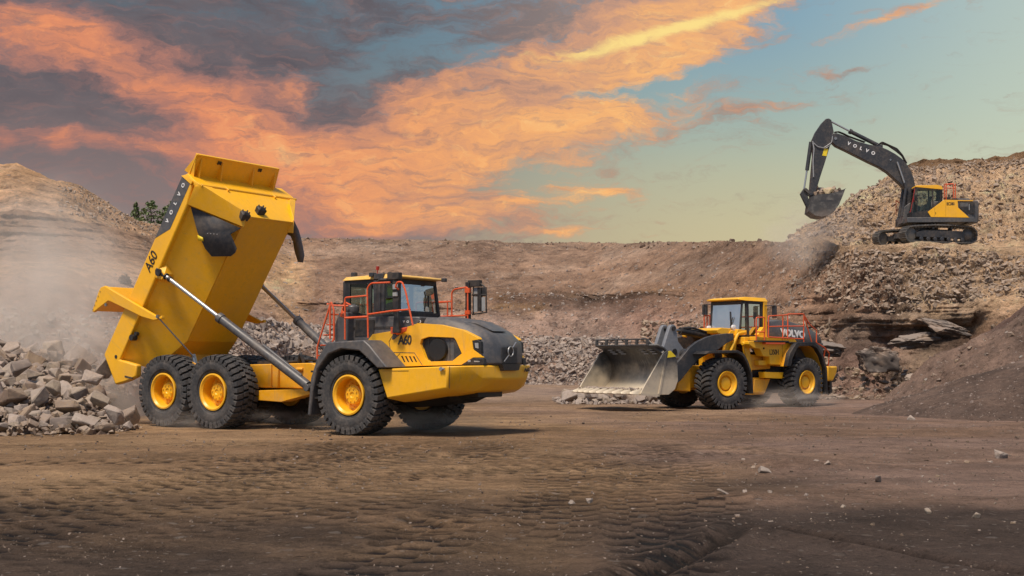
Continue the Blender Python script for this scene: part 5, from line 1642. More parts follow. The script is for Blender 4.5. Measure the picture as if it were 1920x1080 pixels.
def b2t(u_, y, v):
    return (-9.83 + u_ * ct - v * st_, y, 2.14 + u_ * st_ + v * ct)


tp = Vector(b2t(2.42, -2.14, -1.60))
bt = Vector((-6.55, -1.25, 2.02))
mb.tube([tp, bt], .022, 8)
mb.tube([bt + Vector((-.08, 0, .12)), bt + Vector((.04, 0, -.20))], .06, 8)
make_obj('tie_rod', mb, STEEL, truck)
mb = MB()
mb.hull([(x, y, z) for y in (-1.32, -1.15) for (x, z) in ((-6.75, 1.55), (-6.35, 1.5), (-6.42, 1.85), (-6.62, 1.95))])
mb.box(-6.7, -5.9, -1.3, -.75, 1.5, 1.62)
mb.box(-6.25, -5.9, -1.25, -.8, 1.62, 1.84)
mb.hull([(x, s * y, z) for s in (1, -1) for y in (.55, .72) for (x, z) in ((-8.1, 1.7), (-7.5, 1.7), (-7.72, 2.15), (-7.95, 2.15))])
make_obj('bracket', mb, YEL2, rf, bevel=.01)
drv = make_operator('seated driver in a bright green vest inside the dump truck cab', (0, 0, 0), 0)
Mt = Matrix.Translation((TX, TY, 0)) @ Matrix.Rotation(TR, 4, 'Z') @ Matrix.Translation((-.12, -.12, 3.44))
drv.matrix_world = Mt


# ---------------------------------------------------------------- wheel loader (front and rear halves steer at the middle hinge)
LX, LY, LR_ = 11.24, 52.38, R(218)
loader = empty('wheel_loader', (LX, LY, -.03), LR_)
tag(loader, 'yellow wheel loader with orange handrails carrying its scratched steel bucket low', 'wheel loader')
# front half frame relative to the rear half
FW = Matrix.Translation((7.59, 49.78, 0)) @ Matrix.Rotation(R(212), 4, 'Z')
RW = Matrix.Translation((LX, LY, 0)) @ Matrix.Rotation(LR_, 4, 'Z')
REL = RW.inverted() @ FW
FL, FR_ = tuple(REL.to_translation()), (0, 0, R(212) - LR_)


def front(name, mb, mat, **k):
    return make_obj(name, mb, mat, loader, loc=FL, rot=FR_, **k)


for x, y, fl, sp in ((0, 1.31, False, .2), (0, -1.31, True, .1)):
    w = make_wheel(loader, tuple(REL @ Vector((x, y, 1.04))), fl, 'loader', sp)
    w.rotation_euler = (0, sp, FR_[2] + (math.pi if fl else 0))
for x, y, fl, sp in ((0, 1.31, False, .05), (0, -1.31, True, .3)):
    make_wheel(loader, (x, y, 1.04), fl, 'loader', sp)

# bucket
BZ = [(4.62, .74), (4.2, .74), (3.62, .74), (3.25, .84), (3.0, 1.08), (2.88, 1.45), (2.92, 1.85), (3.12, 2.18), (3.42, 2.42), (3.72, 2.54)]
mb = MB()
n = len(BZ)
for s in (1, -1):
    mb.add([(x, s * 1.98, z) for x, z in BZ], [])
mb.f += [(i, i + 1, n + i + 1, n + i) for i in range(n - 1)]
bk = front('bucket', mb, BUCK, solid=.07, smooth=50)
mb = MB()
side = [(4.60, .70), (4.42, 1.0), (3.52, 2.22), (3.30, 2.34), (2.84, 2.02), (2.80, 1.20), (2.95, .86), (3.25, .66), (4.0, .66)]
for s in (1, -1):
    mb = MB()
    mb.prism(side, s * 2.06, s * 1.99)
    make_obj('side_plate', mb, BUCK, bk, bevel=.012)
mb = MB()
for s in (1, -1):
    mb.prism([(3.70, .64), (3.78, .64), (3.40, 2.2), (3.30, 2.28)], s * 2.09, s * 2.06)
    mb.prism([(3.72, .60), (4.6, .66), (4.6, .75), (3.72, .70)], s * 2.09, s * 2.06)
mb.hull([(4.3, s * y, z) for s in (1, -1) for (y, z) in ((2.0, .66), (2.0, .76))] + [(4.80, s * y, z) for s in (1, -1) for (y, z) in ((1.95, .69), (1.95, .73))] + [(5.05, s * .6, .71) for s in (1, -1)])
make_obj('cutting_edge', mb, BUCK, bk)
for k in range(9):
    y = -1.84 + k * .46
    nose = 4.80 + .22 * max(0, 1 - max(0, abs(y) - .5) / 1.4)
    mb = MB()
    mb.hull([(nose - .30, y - .16, .66), (nose - .30, y + .16, .66), (nose - .30, y - .14, .88), (nose - .30, y + .14, .88), (nose + .02, y - .13, .68), (nose + .02, y + .13, .68), (nose + .16, y - .08, .70), (nose + .16, y + .08, .70), (nose + .14, y, .78)])
    make_obj('tooth', mb, BUCK, bk, bevel=.02)
mb = MB()
zt = 2.54
mb.tube([(3.72, -2.0, zt), (3.72, 1.45, zt)], .035, 8)
mb.tube([(3.72, -1.98, zt + .23), (3.72, 1.30, zt + .23)], .03, 8)
mb.tube([(3.72, -1.98, zt + .12), (3.72, 1.36, zt + .12)], .018, 6)
for k in range(6):
    y = -1.98 + k * .656
    mb.box(3.69, 3.75, y, y + .13, zt, zt + .24)
mb.hull([(3.72, 1.30, zt + .24), (3.72, 1.25, zt), (3.42, 1.99, 2.30), (3.50, 1.99, 2.22), (3.68, 1.3, zt), (3.68, 1.3, zt + .2)])
make_obj('spill_guard', mb, BUCK2, bk)
mb = MB()
for y in (-1.55, -1.0, .45, 1.0):
    for k in range(3):
        z0 = 2.36 - .075 * k
        mb = MB()
        mb.box(3.40 - .06 * k, 3.44 - .06 * k, y + .08 * k, y + .08 * k + .28, z0 - .015, z0 + .018)
        make_obj('slot', mb, LGREY, bk)
mb = MB()
mb.prism([(3.42, 2.05), (3.28, 2.30), (3.18, 2.32), (2.92, 2.10)], 2.062, 2.085)
make_obj('decal', mb, DECAL, bk)
# lift arms
armp = [(-.95, 3.04), (-.62, 3.04), (0, 2.98), (.45, 2.88), (.95, 2.70), (1.34, 2.47), (1.84, 1.99), (2.3, 1.62), (2.92, 1.22), (2.98, 1.0), (2.85, .88), (2.3, .86), (1.78, 1.18), (1.3, 1.65), (.9, 1.98), (.42, 2.2), (-.13, 2.38), (-.62, 2.66), (-.95, 2.78)]
for s in (1, -1):
    mb = MB()
    mb.prism(armp, s * 1.02, s * .86)
    front('lift_arm', mb, GREY2, bevel=.02)
mb = MB()
mb.tube([(1.1, -.9, 2.2), (1.1, .9, 2.2)], .22, 14)
mb.tube([(2.9, -1.0, 1.05), (2.9, 1.0, 1.05)], .10, 12)
front('cross_tube', mb, GREY2)
mb = MB()
for s in (.16, -.34):
    mb.prism([(1.80, 3.26), (1.72, 3.36), (1.56, 3.38), (1.46, 3.28), (1.36, 2.7), (1.0, 2.35), (1.0, 2.05), (1.6, 2.0), (2.16, 2.35), (2.10, 2.5)], s, s + .18)
bc = front('bellcrank', mb, MGREY, bevel=.02)
mb = MB()
mb.tube([(1.62, -.40, 3.22), (1.62, .40, 3.22)], .09, 14)
make_obj('pin', mb, BLACK, bc)
mb = MB()
mb.tube([(1.55, -.36, 2.30), (1.55, .36, 2.30)], .12, 14)
make_obj('pin', mb, BLACK, bc)
mb = MB()
mb.hull([(x, y, z) for y in (-.12, .12) for (x, z) in ((2.05, 2.32), (1.85, 2.1), (2.95, 1.78), (2.9, 1.55))])
make_obj('link', mb, GREY2, bc)
mb = MB()
mb.tube([(1.62, 0, 3.22), (.95, 0, 3.13)], .06, 12)
cylb = front('tilt_cylinder', mb, STEEL)
mb = MB()
mb.tube([(1.0, 0, 3.14), (-.75, 0, 2.92)], .15, 14)
mb.tube([(.9, .1, 3.24), (.4, .12, 3.26), (-.5, .14, 3.06)], .04, 8)
mb.tube([(.9, -.1, 3.24), (.4, -.14, 3.30), (-.5, -.14, 3.10)], .035, 8)
make_obj('barrel', mb, BLACK, cylb)
# far arm inner face hangs dark behind; front frame and tower
mb = MB()
mb.box(-1.7, 1.35, -.62, .62, .85, 1.75)
mb.box(-.35, .35, -.95, .95, .75, 1.30)
mb.hull([(x, y, z) for y in (-.85, .85) for (x, z) in ((1.15, .72), (1.15, 1.55), (1.72, 1.40), (1.85, .78))])
ff = front('front_frame', mb, YEL2, bevel=.03)
tw = [(-.72, 1.7), (-.72, 2.35), (-.84, 2.98), (-.95, 3.14), (-1.12, 3.18), (-1.26, 3.10), (-1.30, 2.9), (-1.22, 2.3), (-1.5, 1.7)]
for s in (1, -1):
    mb = MB()
    mb.prism(tw, s * .84, s * .60, holes=[[(-1.02, 2.98), (-.97, 2.86), (-.99, 2.72), (-1.08, 2.68), (-1.15, 2.74), (-1.16, 2.88), (-1.12, 2.98)]])
    make_obj('tower', mb, YEL, ff)
mb = MB()
mb.hull([(x, y, z) for y in (-.8, .8) for (x, z) in ((-.30, 3.05), (-.25, 3.18), (-.5, 3.27), (-1.0, 3.25), (-1.1, 3.05), (-.6, 2.98))])
for s in (1, -1):
    mb.tube([(-.85, s * .93, 2.30), (-1.25, s * .95, 3.05), (-1.65, s * .95, 3.10)], .07, 8, smooth=.1)
    mb.hull([(x, s * y, z) for y in (.80, .98) for (x, z) in ((-1.15, 2.95), (-1.7, 3.0), (-1.7, 3.18), (-1.2, 3.22))])
    mb.hull([(x, s * y, z) for y in (.95, 1.1) for (x, z) in ((-1.9, 1.3), (-1.75, 1.3), (-1.45, 2.55), (-1.75, 2.55))])
mb.tube([(.30, -.55, 2.9), (.25, -.55, 3.12)], .10, 10)
make_obj('cross_member', mb, YEL, ff, bevel=.02)
mb = MB()
for y in (.70, -.80):
    mb = MB()
    mb.lathe([(.05, 0), (.10, .02), (.10, .10), (.03, .12)], 14, M=Matrix.Translation((-1.18, y, 3.30)))
    make_obj('headlight', mb, WHITE, ff)
fen = [(1.22, 2.20), (1.0, 2.32), (-.45, 2.36), (-.80, 2.22), (-1.02, 1.92), (-1.24, 1.42), (-1.30, .62), (-1.22, .62), (-1.17, 1.40), (-.95, 1.85), (-.74, 2.12), (-.42, 2.25), (1.0, 2.22)]
for s in (1, -1):
    mb = MB()
    mb.prism(fen, s * 1.80, s * .80)
    f_ = front('front_mudguard', mb, BLACK, bevel=.015)
    mb = MB()
    mb.prism([(-.75, 2.05), (-.95, 1.78), (-1.15, 1.38), (-1.2, .9), (-1.35, .9), (-1.3, 1.6), (-1.0, 2.1)], s * .95, s * .80)
    make_obj('mudguard_bracket', mb, YEL2, f_)
# ---- rear half
mb = MB()
mb.box(-2.2, 2.6, -.60, .60, .80, 2.0)
mb.box(1.9, 2.9, -.95, 1.02, .55, 1.25)
mb.hull([(x, y, z) for y in (-1.02, 1.06) for (x, z) in ((2.55, 1.2), (1.55, 1.2), (1.9, .60), (2.6, .62))])
mb.hull([(x, y, z) for y in (-1.0, 1.0) for (x, z) in ((2.7, 1.55), (1.5, 1.6), (1.4, 2.15), (2.8, 2.2))])
rr2 = make_obj('rear_frame', mb, YEL2, loader, bevel=.03)
mb = MB()
mb.box(-.1, 1.75, -.98, .98, .60, 1.72)
mb.box(-.35, .35, -.95, .95, .75, 1.3)
mb.box(1.2, 2.9, -.8, .8, 1.25, 2.3)
make_obj('belly', mb, BLACK, loader, bevel=.03)
mb = MB()
mb.hull([(x, y, z) for y in (1.0, 1.32) for (x, z) in ((2.25, 1.48), (1.05, 1.46), (1.12, 1.20), (2.2, 1.24))])
mb.box(2.0, 2.5, 1.0, 1.25, 1.75, 1.95)
mb.box(1.6, 1.85, 1.0, 1.3, 1.75, 2.0)
for y in (1.05, 1.32):
    mb.box(.8, 1.6, y - .02, y, 1.24, 1.27)
make_obj('step', mb, YEL, rr2, bevel=.015)
body_p = [(2.85, 2.92), (.45, 2.86), (.30, 2.72), (.72, 2.66), (.90, 2.30), (1.02, 1.74), (2.02, 1.80), (2.05, 2.10), (2.44, 2.12), (2.62, 2.42), (3.0, 2.46), (3.3, 2.60), (3.3, 2.72), (2.85, 2.74)]
for s in (1, -1):
    mb = MB()
    mb.prism(body_p, s * 1.42, s * 1.05)
    sp = make_obj('side_body', mb, YEL, loader, bevel=.02)
    mb = MB()
    mb.tube([(2.44, s * 1.43, 2.44), (2.40, s * 1.43, 2.44)], .04, 8)
    mb.box(.95, 1.06, s * 1.43, s * 1.46, 2.1, 2.32)
    mb.prism([(1.24, 2.1), (1.25, 2.1), (1.25, 2.86), (1.24, 2.86)], s * 1.425, s * 1.40)
    make_obj('latch', mb, BLACK, sp)
mb = MB()
mb.box(.3, 3.2, -1.10, 1.10, 2.62, 2.90)
mb.hull([(x, y, z) for y in (.95, 1.15) for (x, z) in ((2.3, 2.9), (1.85, 2.9), (2.0, 3.3), (2.12, 3.32), (2.45, 3.0))])
mb.tube([(3.35, 1.12, 2.62), (2.4, 1.12, 2.72)], .08, 10)
make_obj('deck', mb, YEL, loader, bevel=.02)
# engine cover
mb = MB()
hp = [(1.62, 2.86, .92), (1.55, 3.52, .82), (.77, 3.66, .78), (.01, 3.60, .78), (-.97, 3.42, .78), (-1.63, 3.20, .76), (-2.02, 2.86, .86), (-2.0, 2.66, .92), (.4, 2.70, .95)]
mb.hull([(x, s * w_, z) for s in (1, -1) for (x, z, w_) in hp] + [(x, s * .98, 3.05) for s in (1, -1) for x in (1.6, -1.7)])
mb.hull([(x, s * w_, z) for s in (1, -1) for (x, z, w_) in ((-.2, 2.0, .95), (-.2, 2.7, .98), (-2.1, 2.0, .9), (-2.05, 2.7, .95))])
hd = make_obj('engine_cover', mb, GREY, loader, bevel=.04)
mb = MB()
mb.tube([(.95, -.3, 3.55), (.95, -.3, 4.0)], .07, 12)
mb.box(1.25, 1.5, -.6, .6, 3.5, 3.72)
make_obj('exhaust', mb, BLACK, hd)
lettering('maker_lettering', 'VOLVO', .40, WHITE, hd, basis((.02, .985, 3.07), (-1, 0, -.06), (0, -.1, 1)), 1.02, bold=.018, xs=1.15)
lettering('model_number', 'L350H', .30, BLACK, loader, basis((1.76, 1.424, 2.28), (-1, 0, 0), (0, 0, 1)), 1.0, bold=.004, xs=.72)
# rear mudguards, deep and dark outside, yellow inside
ro = [(1.38, 1.72), (1.22, 2.25), (.86, 2.62), (.70, 2.70), (-.30, 2.72), (-.60, 2.58), (-.94, 2.22), (-1.20, 1.63), (-1.26, .52), (-1.14, .52), (-1.10, 1.62), (-.84, 2.12), (-.52, 2.46), (-.25, 2.56), (.62, 2.54), (.80, 2.40), (1.04, 2.05), (1.14, 1.72)]
for s in (1, -1):
    mb = MB()
    mb.prism(ro, s * 1.80, s * 1.58)
    g_ = make_obj('rear_mudguard', mb, BLACK, loader, bevel=.02)
    mb = MB()
    mb.prism([(p_[0] * .985, p_[1] - .012) for p_ in ro], s * 1.58, s * .85)
    make_obj('mudguard_liner', mb, YEL2, g_)
mb = MB()
mb.hull([(x, s * y, z) for s in (1, -1) for (x, y, z) in ((-1.85, 1.35, 1.70), (-2.75, 1.15, 1.70), (-2.72, 1.15, 1.5), (-2.3, 1.25, 1.06), (-1.85, 1.35, 1.06))])
cw = make_obj('counterweight', mb, YEL, loader, bevel=.06)
mb = MB()
for s in (1, -1):
    mb.box(-2.2, -2.05, s * 1.15, s * 1.28, .55, 1.06)
    for k in range(2):
        mb.box(-2.2, -1.9, s * 1.18, s * 1.32, .62 + .2 * k, .66 + .2 * k)
make_obj('rear_step', mb, BLACK, cw)
# cab
mb = MB()
for s in (1, -1):
    mb.tube([(3.16, s * .80, 2.95), (3.02, s * .82, 4.38)], .045, 8)
    mb.prism([(2.66, 2.75), (2.82, 2.75), (2.86, 4.38), (2.72, 4.38)], s * .90, s * .82)
    mb.prism([(1.84, 2.85), (1.94, 2.85), (1.94, 4.38), (1.84, 4.38)], s * .90, s * .82)
    mb.prism([(1.9, 2.8), (3.16, 2.8), (3.14, 2.98), (1.9, 2.98)], s * .90, s * .82)
    mb.prism([(1.9, 4.26), (3.02, 4.26), (3.02, 4.38), (1.9, 4.38)], s * .90, s * .82)
mb.box(3.02, 3.2, -.84, .84, 2.8, 3.12)
mb.box(2.98, 3.06, -.84, .84, 4.24, 4.38)
mb.box(1.84, 1.9, -.84, .84, 2.8, 3.2)
mb.box(1.9, 3.05, -.8, .8, 2.8, 2.86)
cb = make_obj('cab', mb, BLACK, loader, bevel=.01)
mb = MB()
mb.add([(3.14, -.78, 3.12), (3.14, .78, 3.12), (3.03, .78, 4.26), (3.03, -.78, 4.26)], [(0, 1, 2, 3)])
make_obj('windscreen', mb, MIRG, cb)
mb = MB()
for s in (1, -1):
    mb.add([(2.82, s * .85, 2.98), (3.13, s * .85, 2.98), (3.02, s * .85, 4.26), (2.85, s * .85, 4.26)], [(0, 1, 2, 3)])
    mb.add([(1.94, s * .85, 2.98), (2.68, s * .85, 2.98), (2.72, s * .85, 4.26), (1.94, s * .85, 4.26)], [(0, 1, 2, 3)])
mb.add([(1.87, -.8, 3.2), (1.87, .8, 3.2), (1.87, .8, 4.3), (1.87, -.8, 4.3)], [(0, 1, 2, 3)])
make_obj('window', mb, GLASS, cb)
mb = MB()
mb.hull([(x, s * y, z) for s in (1, -1) for (x, y, z) in ((1.58, .93, 4.40), (1.66, .86, 4.53), (2.9, .86, 4.54), (3.30, .84, 4.47), (3.30, .90, 4.42), (2.9, .95, 4.38), (1.6, .95, 4.37))])
rf_ = make_obj('roof', mb, YEL, cb, bevel=.015)
mb = MB()
for s in (1, -1):
    mb.prism([(1.62, 2.85), (1.83, 2.85), (1.83, 4.38), (1.62, 4.38)], s * .94, s * .80)
make_obj('rear_pillar', mb, YEL, cb, bevel=.012)
mb = MB()
mb.tube([(3.17, .35, 3.2), (3.08, .22, 3.95)], .022, 6)
mb.tube([(3.16, .30, 3.35), (3.13, .42, 3.72)], .018, 6)
make_obj('wiper', mb, BLACK, cb)
for y in (-.35, .30):
    mb = MB()
    mb.hull([(3.02, y - .14, 4.24), (3.02, y + .14, 4.24), (2.98, y - .14, 4.08), (2.98, y + .14, 4.12), (2.94, y, 4.2)])
    make_obj('work_lamp', mb, BLACK, cb)
mb = MB()
mb.box(2.2, 2.6, -.25, .25, 2.86, 3.1)
mb.hull([(2.28, -.25, 3.1), (2.28, .25, 3.1), (2.14, .2, 3.8), (2.14, -.2, 3.8), (2.4, .2, 3.1), (2.4, -.2, 3.1), (2.24, .2, 3.8), (2.24, -.2, 3.8)])
mb.tube([(2.98, 0, 2.9), (2.82, 0, 3.4)], .04, 8)
make_obj('seat', mb, GREY2, cb)
mb = MB()
mb.tube([(2.9, -.88, 4.3), (2.8, -1.5, 4.32), (2.8, -1.5, 3.8)], .022, 6)
mb.box(2.70, 2.78, -1.62, -1.36, 3.88, 4.30)
make_obj('mirror', mb, GREY2, cb, bevel=.01)
mb = MB()
mb.tube([(1.8, .95, 4.2), (1.72, 1.4, 4.2)], .02, 6)
mb.box(1.62, 1.70, 1.25, 1.45, 3.7, 4.2)
make_obj('mirror', mb, GREY2, cb, bevel=.01)
# handrails
mb = MB()
r_ = .026
y = 1.60
mb.tube([(2.32, y, 2.88), (2.32, y, 3.75), (1.43, y, 3.80), (1.12, y, 3.84)], r_, 8, smooth=.05)
mb.tube([(1.43, y, 2.80), (1.43, y, 3.79)], r_, 8)
mb.tube([(1.12, y, 2.8), (1.12, y, 3.86), (.12, y, 3.89), (-.30, y, 3.45), (-.74, y, 3.22), (-.74, y, 2.68)], r_, 8, smooth=.06)
mb.tube([(.10, y, 2.72), (.10, y, 3.88)], r_, 8)
mb.tube([(2.32, y, 3.32), (1.12, y, 3.36), (.1, y, 3.38)], r_ * .9, 8)
mb.tube([(.10, y, 3.88), (-.42, y, 2.72)], r_, 8)
mb.tube([(2.32, y, 2.90), (.1, y, 2.84)], r_, 8)
mb.tube([(-.74, y, 2.70), (-1.33, y, 2.47), (-1.86, y - .2, 2.26), (-1.93, y - .3, 1.72)], r_, 8, smooth=.06)
mb.tube([(-1.33, y, 2.47), (-1.40, y - .2, 1.72)], r_, 8)
make_obj('handrail', mb, ORANGE, loader)
mb = MB()
y = 1.5
mb.tube([(2.95, y, 2.75), (2.95, y, 3.68), (2.45, y, 3.70), (2.45, y, 2.75)], r_, 8, smooth=.05)
mb.tube([(2.95, y, 3.1), (2.45, y, 3.1)], r_, 8)
make_obj('handrail', mb, ORANGE, loader)
mb = MB()
y = -1.5
for x in (2.78, 2.60, 2.42):
    mb.tube([(x, y, 2.9), (x, y, 3.85)], r_, 8)
mb.tube([(2.78, y, 3.85), (1.2, y, 3.85), (1.2, y, 2.9)], r_, 8, smooth=.05)
mb.tube([(1.9, -.4, 3.9), (1.9, -.4, 4.02), (1.7, -.4, 4.02), (1.7, -.4, 3.4)], r_, 8)
for x in (.9, .0, -.9):
    mb.tube([(x, y, 2.8), (x, y, 3.85)], r_, 8)
mb.tube([(1.2, y, 3.85), (-.9, y, 3.85)], r_, 8)
make_obj('handrail', mb, ORANGE, loader)
mb = MB()
mb.box(1.3, 2.5, 1.40, 1.62, 2.62, 2.68)
make_obj('kick_plate', mb, ORANGE, loader)
mb = MB()
mb.box(1.05, 3.0, 1.05, 1.62, 2.70, 2.76)
mb.box(-.9, 3.0, -1.62, -1.05, 2.70, 2.76)
mb.box(-.9, 1.05, 1.0, 1.62, 2.66, 2.71)
make_obj('walkway', mb, BLACK, loader)
drv2 = make_operator('seated operator in a yellow green vest inside the wheel loader cab', (0, 0, 0), 0)
drv2.matrix_world = RW @ Matrix.Translation((2.40, .22, 3.22))


# ---------------------------------------------------------------- crawler excavator on the bench
EX, EY, EZ, ER = 25.25, 75.0, 8.95, R(197)
exc = empty('crawler_excavator', (EX, EY, EZ), ER)
tag(exc, 'yellow and charcoal crawler excavator on the rubble bench holding up a loaded bucket', 'excavator')
UR = (0, 0, R(176) - ER)


def upper(name, mb, mat, parent=None, **k):
    if parent is not None:
        return make_obj(name, mb, mat, parent, **k)
    return make_obj(name, mb, mat, exc, rot=UR, **k)


# crawler tracks
def track_path():
    top = [(-2.0, .95), (-1.2, 1.03), (0, 1.05), (1.2, .98), (2.0, .90)]
    P = [(-2.0, 1.0), (-.8, 1.06), (.6, 1.04), (2.02, .93)]
    for k in range(1, 8):
        a = math.pi / 2 - k * math.pi / 8
        P.append((2.08 + .46 * math.cos(a), .46 + .46 * math.sin(a)))
    P += [(1.9, .04), (-1.75, .04)]
    for k in range(0, 8):
        a = -math.pi / 2 - k * math.pi / 8
        P.append((-1.98 + .50 * math.cos(a), .52 + .48 * math.sin(a)))
    return P


TP = track_path()
L_ = []
for i in range(len(TP)):
    a, b = Vector((TP[i][0], 0, TP[i][1])), Vector((TP[(i + 1) % len(TP)][0], 0, TP[(i + 1) % len(TP)][1]))
    L_.append((a, b, (b - a).length))
tot = sum(l[2] for l in L_)
ns_ = 48


def at_len(s_):
    s_ %= tot
    for a, b, l in L_:
        if s_ <= l:
            return a.lerp(b, s_ / l), (b - a).normalized()
        s_ -= l
    return L_[-1][1], (L_[-1][1] - L_[-1][0]).normalized()


for s in (1, -1):
    mb = MB()
    for k in range(ns_):
        p_, d_ = at_len(k * tot / ns_)
        nrm_ = Vector((-d_.z, 0, d_.x))
        M = Matrix(((d_.x, 0, nrm_.x, p_.x), (0, 1, 0, s * 1.40), (d_.z, 0, nrm_.z, p_.z), (0, 0, 0, 1)))
        w = tot / ns_ * .46
        mb.box(-w, w, -.32, .32, -.03, .03, M)
        mb.box(-w * .95, -w * .6, -.31, .31, .03, .075, M)
        mb.box(-w * .1, w * .25, -.31, .31, .03, .065, M)
        mb.box(-w * .8, w * .8, -.10, .10, -.12, -.03, M)
    tr = make_obj('track', mb, TRACK, exc, bevel=0)
    mb = MB()
    mb.hull([(x, s * y, z) for y in (1.22, 1.66) for (x, z) in ((-1.6, .30), (-1.6, .62), (-1.2, .74), (1.2, .70), (1.75, .58), (1.75, .32))])
    for k in range(7):
        mb.lathe([(.04, 0), (.13, 0), (.13, .10), (.05, .12)], 14, M=Matrix.Translation((-1.45 + .48 * k, s * 1.60, .20)))
    for x in (-.8, .5):
        mb.lathe([(.04, 0), (.09, 0), (.09, .30), (.04, .3)], 12, M=Matrix.Translation((x, s * 1.40 - .15, .90)))
    mb.box(-.2, .1, s * 1.66, s * 1.675, .45, .6)
    make_obj('track_frame', mb, GREY2, tr, bevel=.01)
    mb = MB()
    mb.lathe([(.10, -.12), (.40, -.10), (.42, 0), (.40, .10), (.12, .16)], 22, M=Matrix.Translation((2.08, s * 1.42, .47)))
    make_obj('idler_wheel', mb, TRACK, tr)
    mb = MB()
    mb.lathe([(.10, -.12), (.34, -.10), (.42, 0), (.34, .10), (.14, .22)], 16, M=Matrix.Translation((-1.98, s * 1.42, .52)))
    make_obj('sprocket', mb, TRACK, tr)
mb = MB()
mb.box(-1.1, 1.1, -1.2, 1.2, .45, .85)
mb.lathe([(.75, .8), (.80, .95), (.80, 1.22)], 32, axis='z')
for sx_ in (1, -1):
    for sy in (1, -1):
        mb.hull([(sx_ * .5, sy * .5, .9), (sx_ * .9, sy * .3, .9), (sx_ * 1.4, sy * 1.3, .75), (sx_ * 1.0, sy * 1.35, .75), (sx_ * .5, sy * .5, .5), (sx_ * .9, sy * .3, .5), (sx_ * 1.4, sy * 1.3, .45), (sx_ * 1.0, sy * 1.35, .45)])
make_obj('undercarriage', mb, GREY2, exc, bevel=.02)
# ---- upper structure
mb = MB()
mb.box(-2.5, 1.42, -1.48, 1.48, 1.24, 1.54)
mb.hull([(x, y, z) for y in (-.6, .6) for (x, z) in ((1.5, 1.3), (.6, 1.3), (.4, 2.3), (1.0, 2.55), (1.35, 2.3))])
mb.hull([(x, y, z) for y in (-1.45, -.7) for (x, z) in ((1.42, 1.3), (.6, 1.3), (.6, 2.0), (1.2, 2.0), (1.42, 1.7))])
up = upper('house', mb, GREY, bevel=.02)
mb = MB()
mb.hull([(x, s * y, z) for s in (1, -1) for (x, y, z) in ((-2.15, 1.48, 1.18), (-2.78, 1.30, 1.20), (-2.90, 1.1, 1.35), (-2.90, 1.1, 2.45), (-2.78, 1.3, 2.54), (-2.15, 1.48, 2.54))])
make_obj('counterweight', mb, GREY, up, bevel=.05)
mb = MB()
mb.box(-2.2, .0, -1.46, 1.44, 1.54, 2.50)
mb.hull([(x, s * y, z) for s in (1, -1) for (x, y, z) in ((-1.35, .8, 2.5), (-2.6, .8, 2.5), (-1.5, .72, 2.78), (-2.45, .72, 2.75))])
eh = make_obj('engine_bay', mb, GREY, up, bevel=.03)
mb = MB()
mb.prism([(.21, 1.86), (-.75, 2.58), (-2.45, 2.53), (-2.45, 2.48), (-1.54, 2.50), (-1.57, 2.10), (-2.22, 1.50), (.02, 1.55)], 1.495, 1.43)
yp = make_obj('side_panel', mb, YEL, up, bevel=.008)
mb = MB()
mb.prism([(-.19, 1.58), (-.20, 1.58), (-.20, 2.16), (-.19, 2.15)], 1.498, 1.49)
mb.prism([(-.84, 1.56), (-.85, 1.56), (-.85, 2.55), (-.84, 2.55)], 1.498, 1.49)
mb.prism([(-.24, 1.70), (-.27, 1.70), (-.27, 1.85), (-.24, 1.85)], 1.50, 1.49)
make_obj('panel_joint', mb, BLACK, yp)
mb = MB()
mb.prism([(-1.62, 2.44), (-2.55, 2.42), (-2.55, 1.75), (-2.1, 1.72), (-1.62, 2.14)], 1.475, 1.43)
gr_ = make_obj('side_grille', mb, BLACK, up, bevel=.01)
mb = MB()
mb.box(-2.24, -2.20, 1.47, 1.49, 1.95, 2.32)
for k in range(6):
    mb.box(-2.15, -1.7, 1.472, 1.480, 2.18 + .035 * k, 2.19 + .035 * k)
make_obj('handle', mb, LGREY, gr_)
lettering('model_number', 'EC380', .24, BLACK, yp, basis((-1.12, 1.502, 2.33), (-1, 0, 0), (0, 0, 1)), .95, bold=.004, xs=.75)
# cab
mb = MB()
for (y0, y1) in ((1.46, 1.40), (.50, .56)):
    mb.prism([(1.18, 1.54), (1.20, 1.80), (.92, 3.36), (-.50, 3.36), (-.66, 3.20), (-.62, 2.50), (-.10, 2.05), (.18, 1.85), (.02, 1.54)], y0, y1,
             holes=[[(1.10, 1.84), (.86, 3.26), (.86, 1.84)], [(.80, 1.90), (.80, 3.26), (-.05, 3.26), (-.05, 2.20), (.18, 1.98)], [(-.13, 3.26), (-.42, 3.26), (-.56, 3.14), (-.52, 2.56), (-.13, 2.28)]])
mb.box(1.14, 1.20, .5, 1.46, 1.54, 1.86)
mb.box(.88, .95, .5, 1.46, 3.26, 3.36)
mb.box(-.65, -.58, .5, 1.46, 2.4, 3.3)
mb.box(.1, 1.1, .55, 1.4, 1.54, 1.62)
ecab = make_obj('cab', mb, BLACK, up)
mb = MB()
mb.prism([(1.13, 1.86), (1.10, 1.86), (.86, 3.27), (.89, 3.27)], .56, 1.40)
mb.add([(.86, 1.43, 1.86), (.86, 1.43, 3.27), (-.56, 1.43, 3.27), (-.56, 1.43, 2.4), (.2, 1.43, 1.86)], [(0, 1, 2, 3, 4)])
mb.add([(.86, .53, 1.86), (.86, .53, 3.27), (-.56, .53, 3.27), (-.56, .53, 2.4), (.2, .53, 1.86)], [(0, 1, 2, 3, 4)])
make_obj('window', mb, GLASS, ecab)
mb = MB()
mb.hull([(x, y, z) for y in (.50, 1.48) for (x, z) in ((.92, 3.36), (.90, 3.46), (-.35, 3.48), (-.62, 3.40), (-.70, 3.24), (-.62, 3.20), (-.5, 3.36))])
make_obj('roof', mb, YEL, ecab, bevel=.015)
mb = MB()
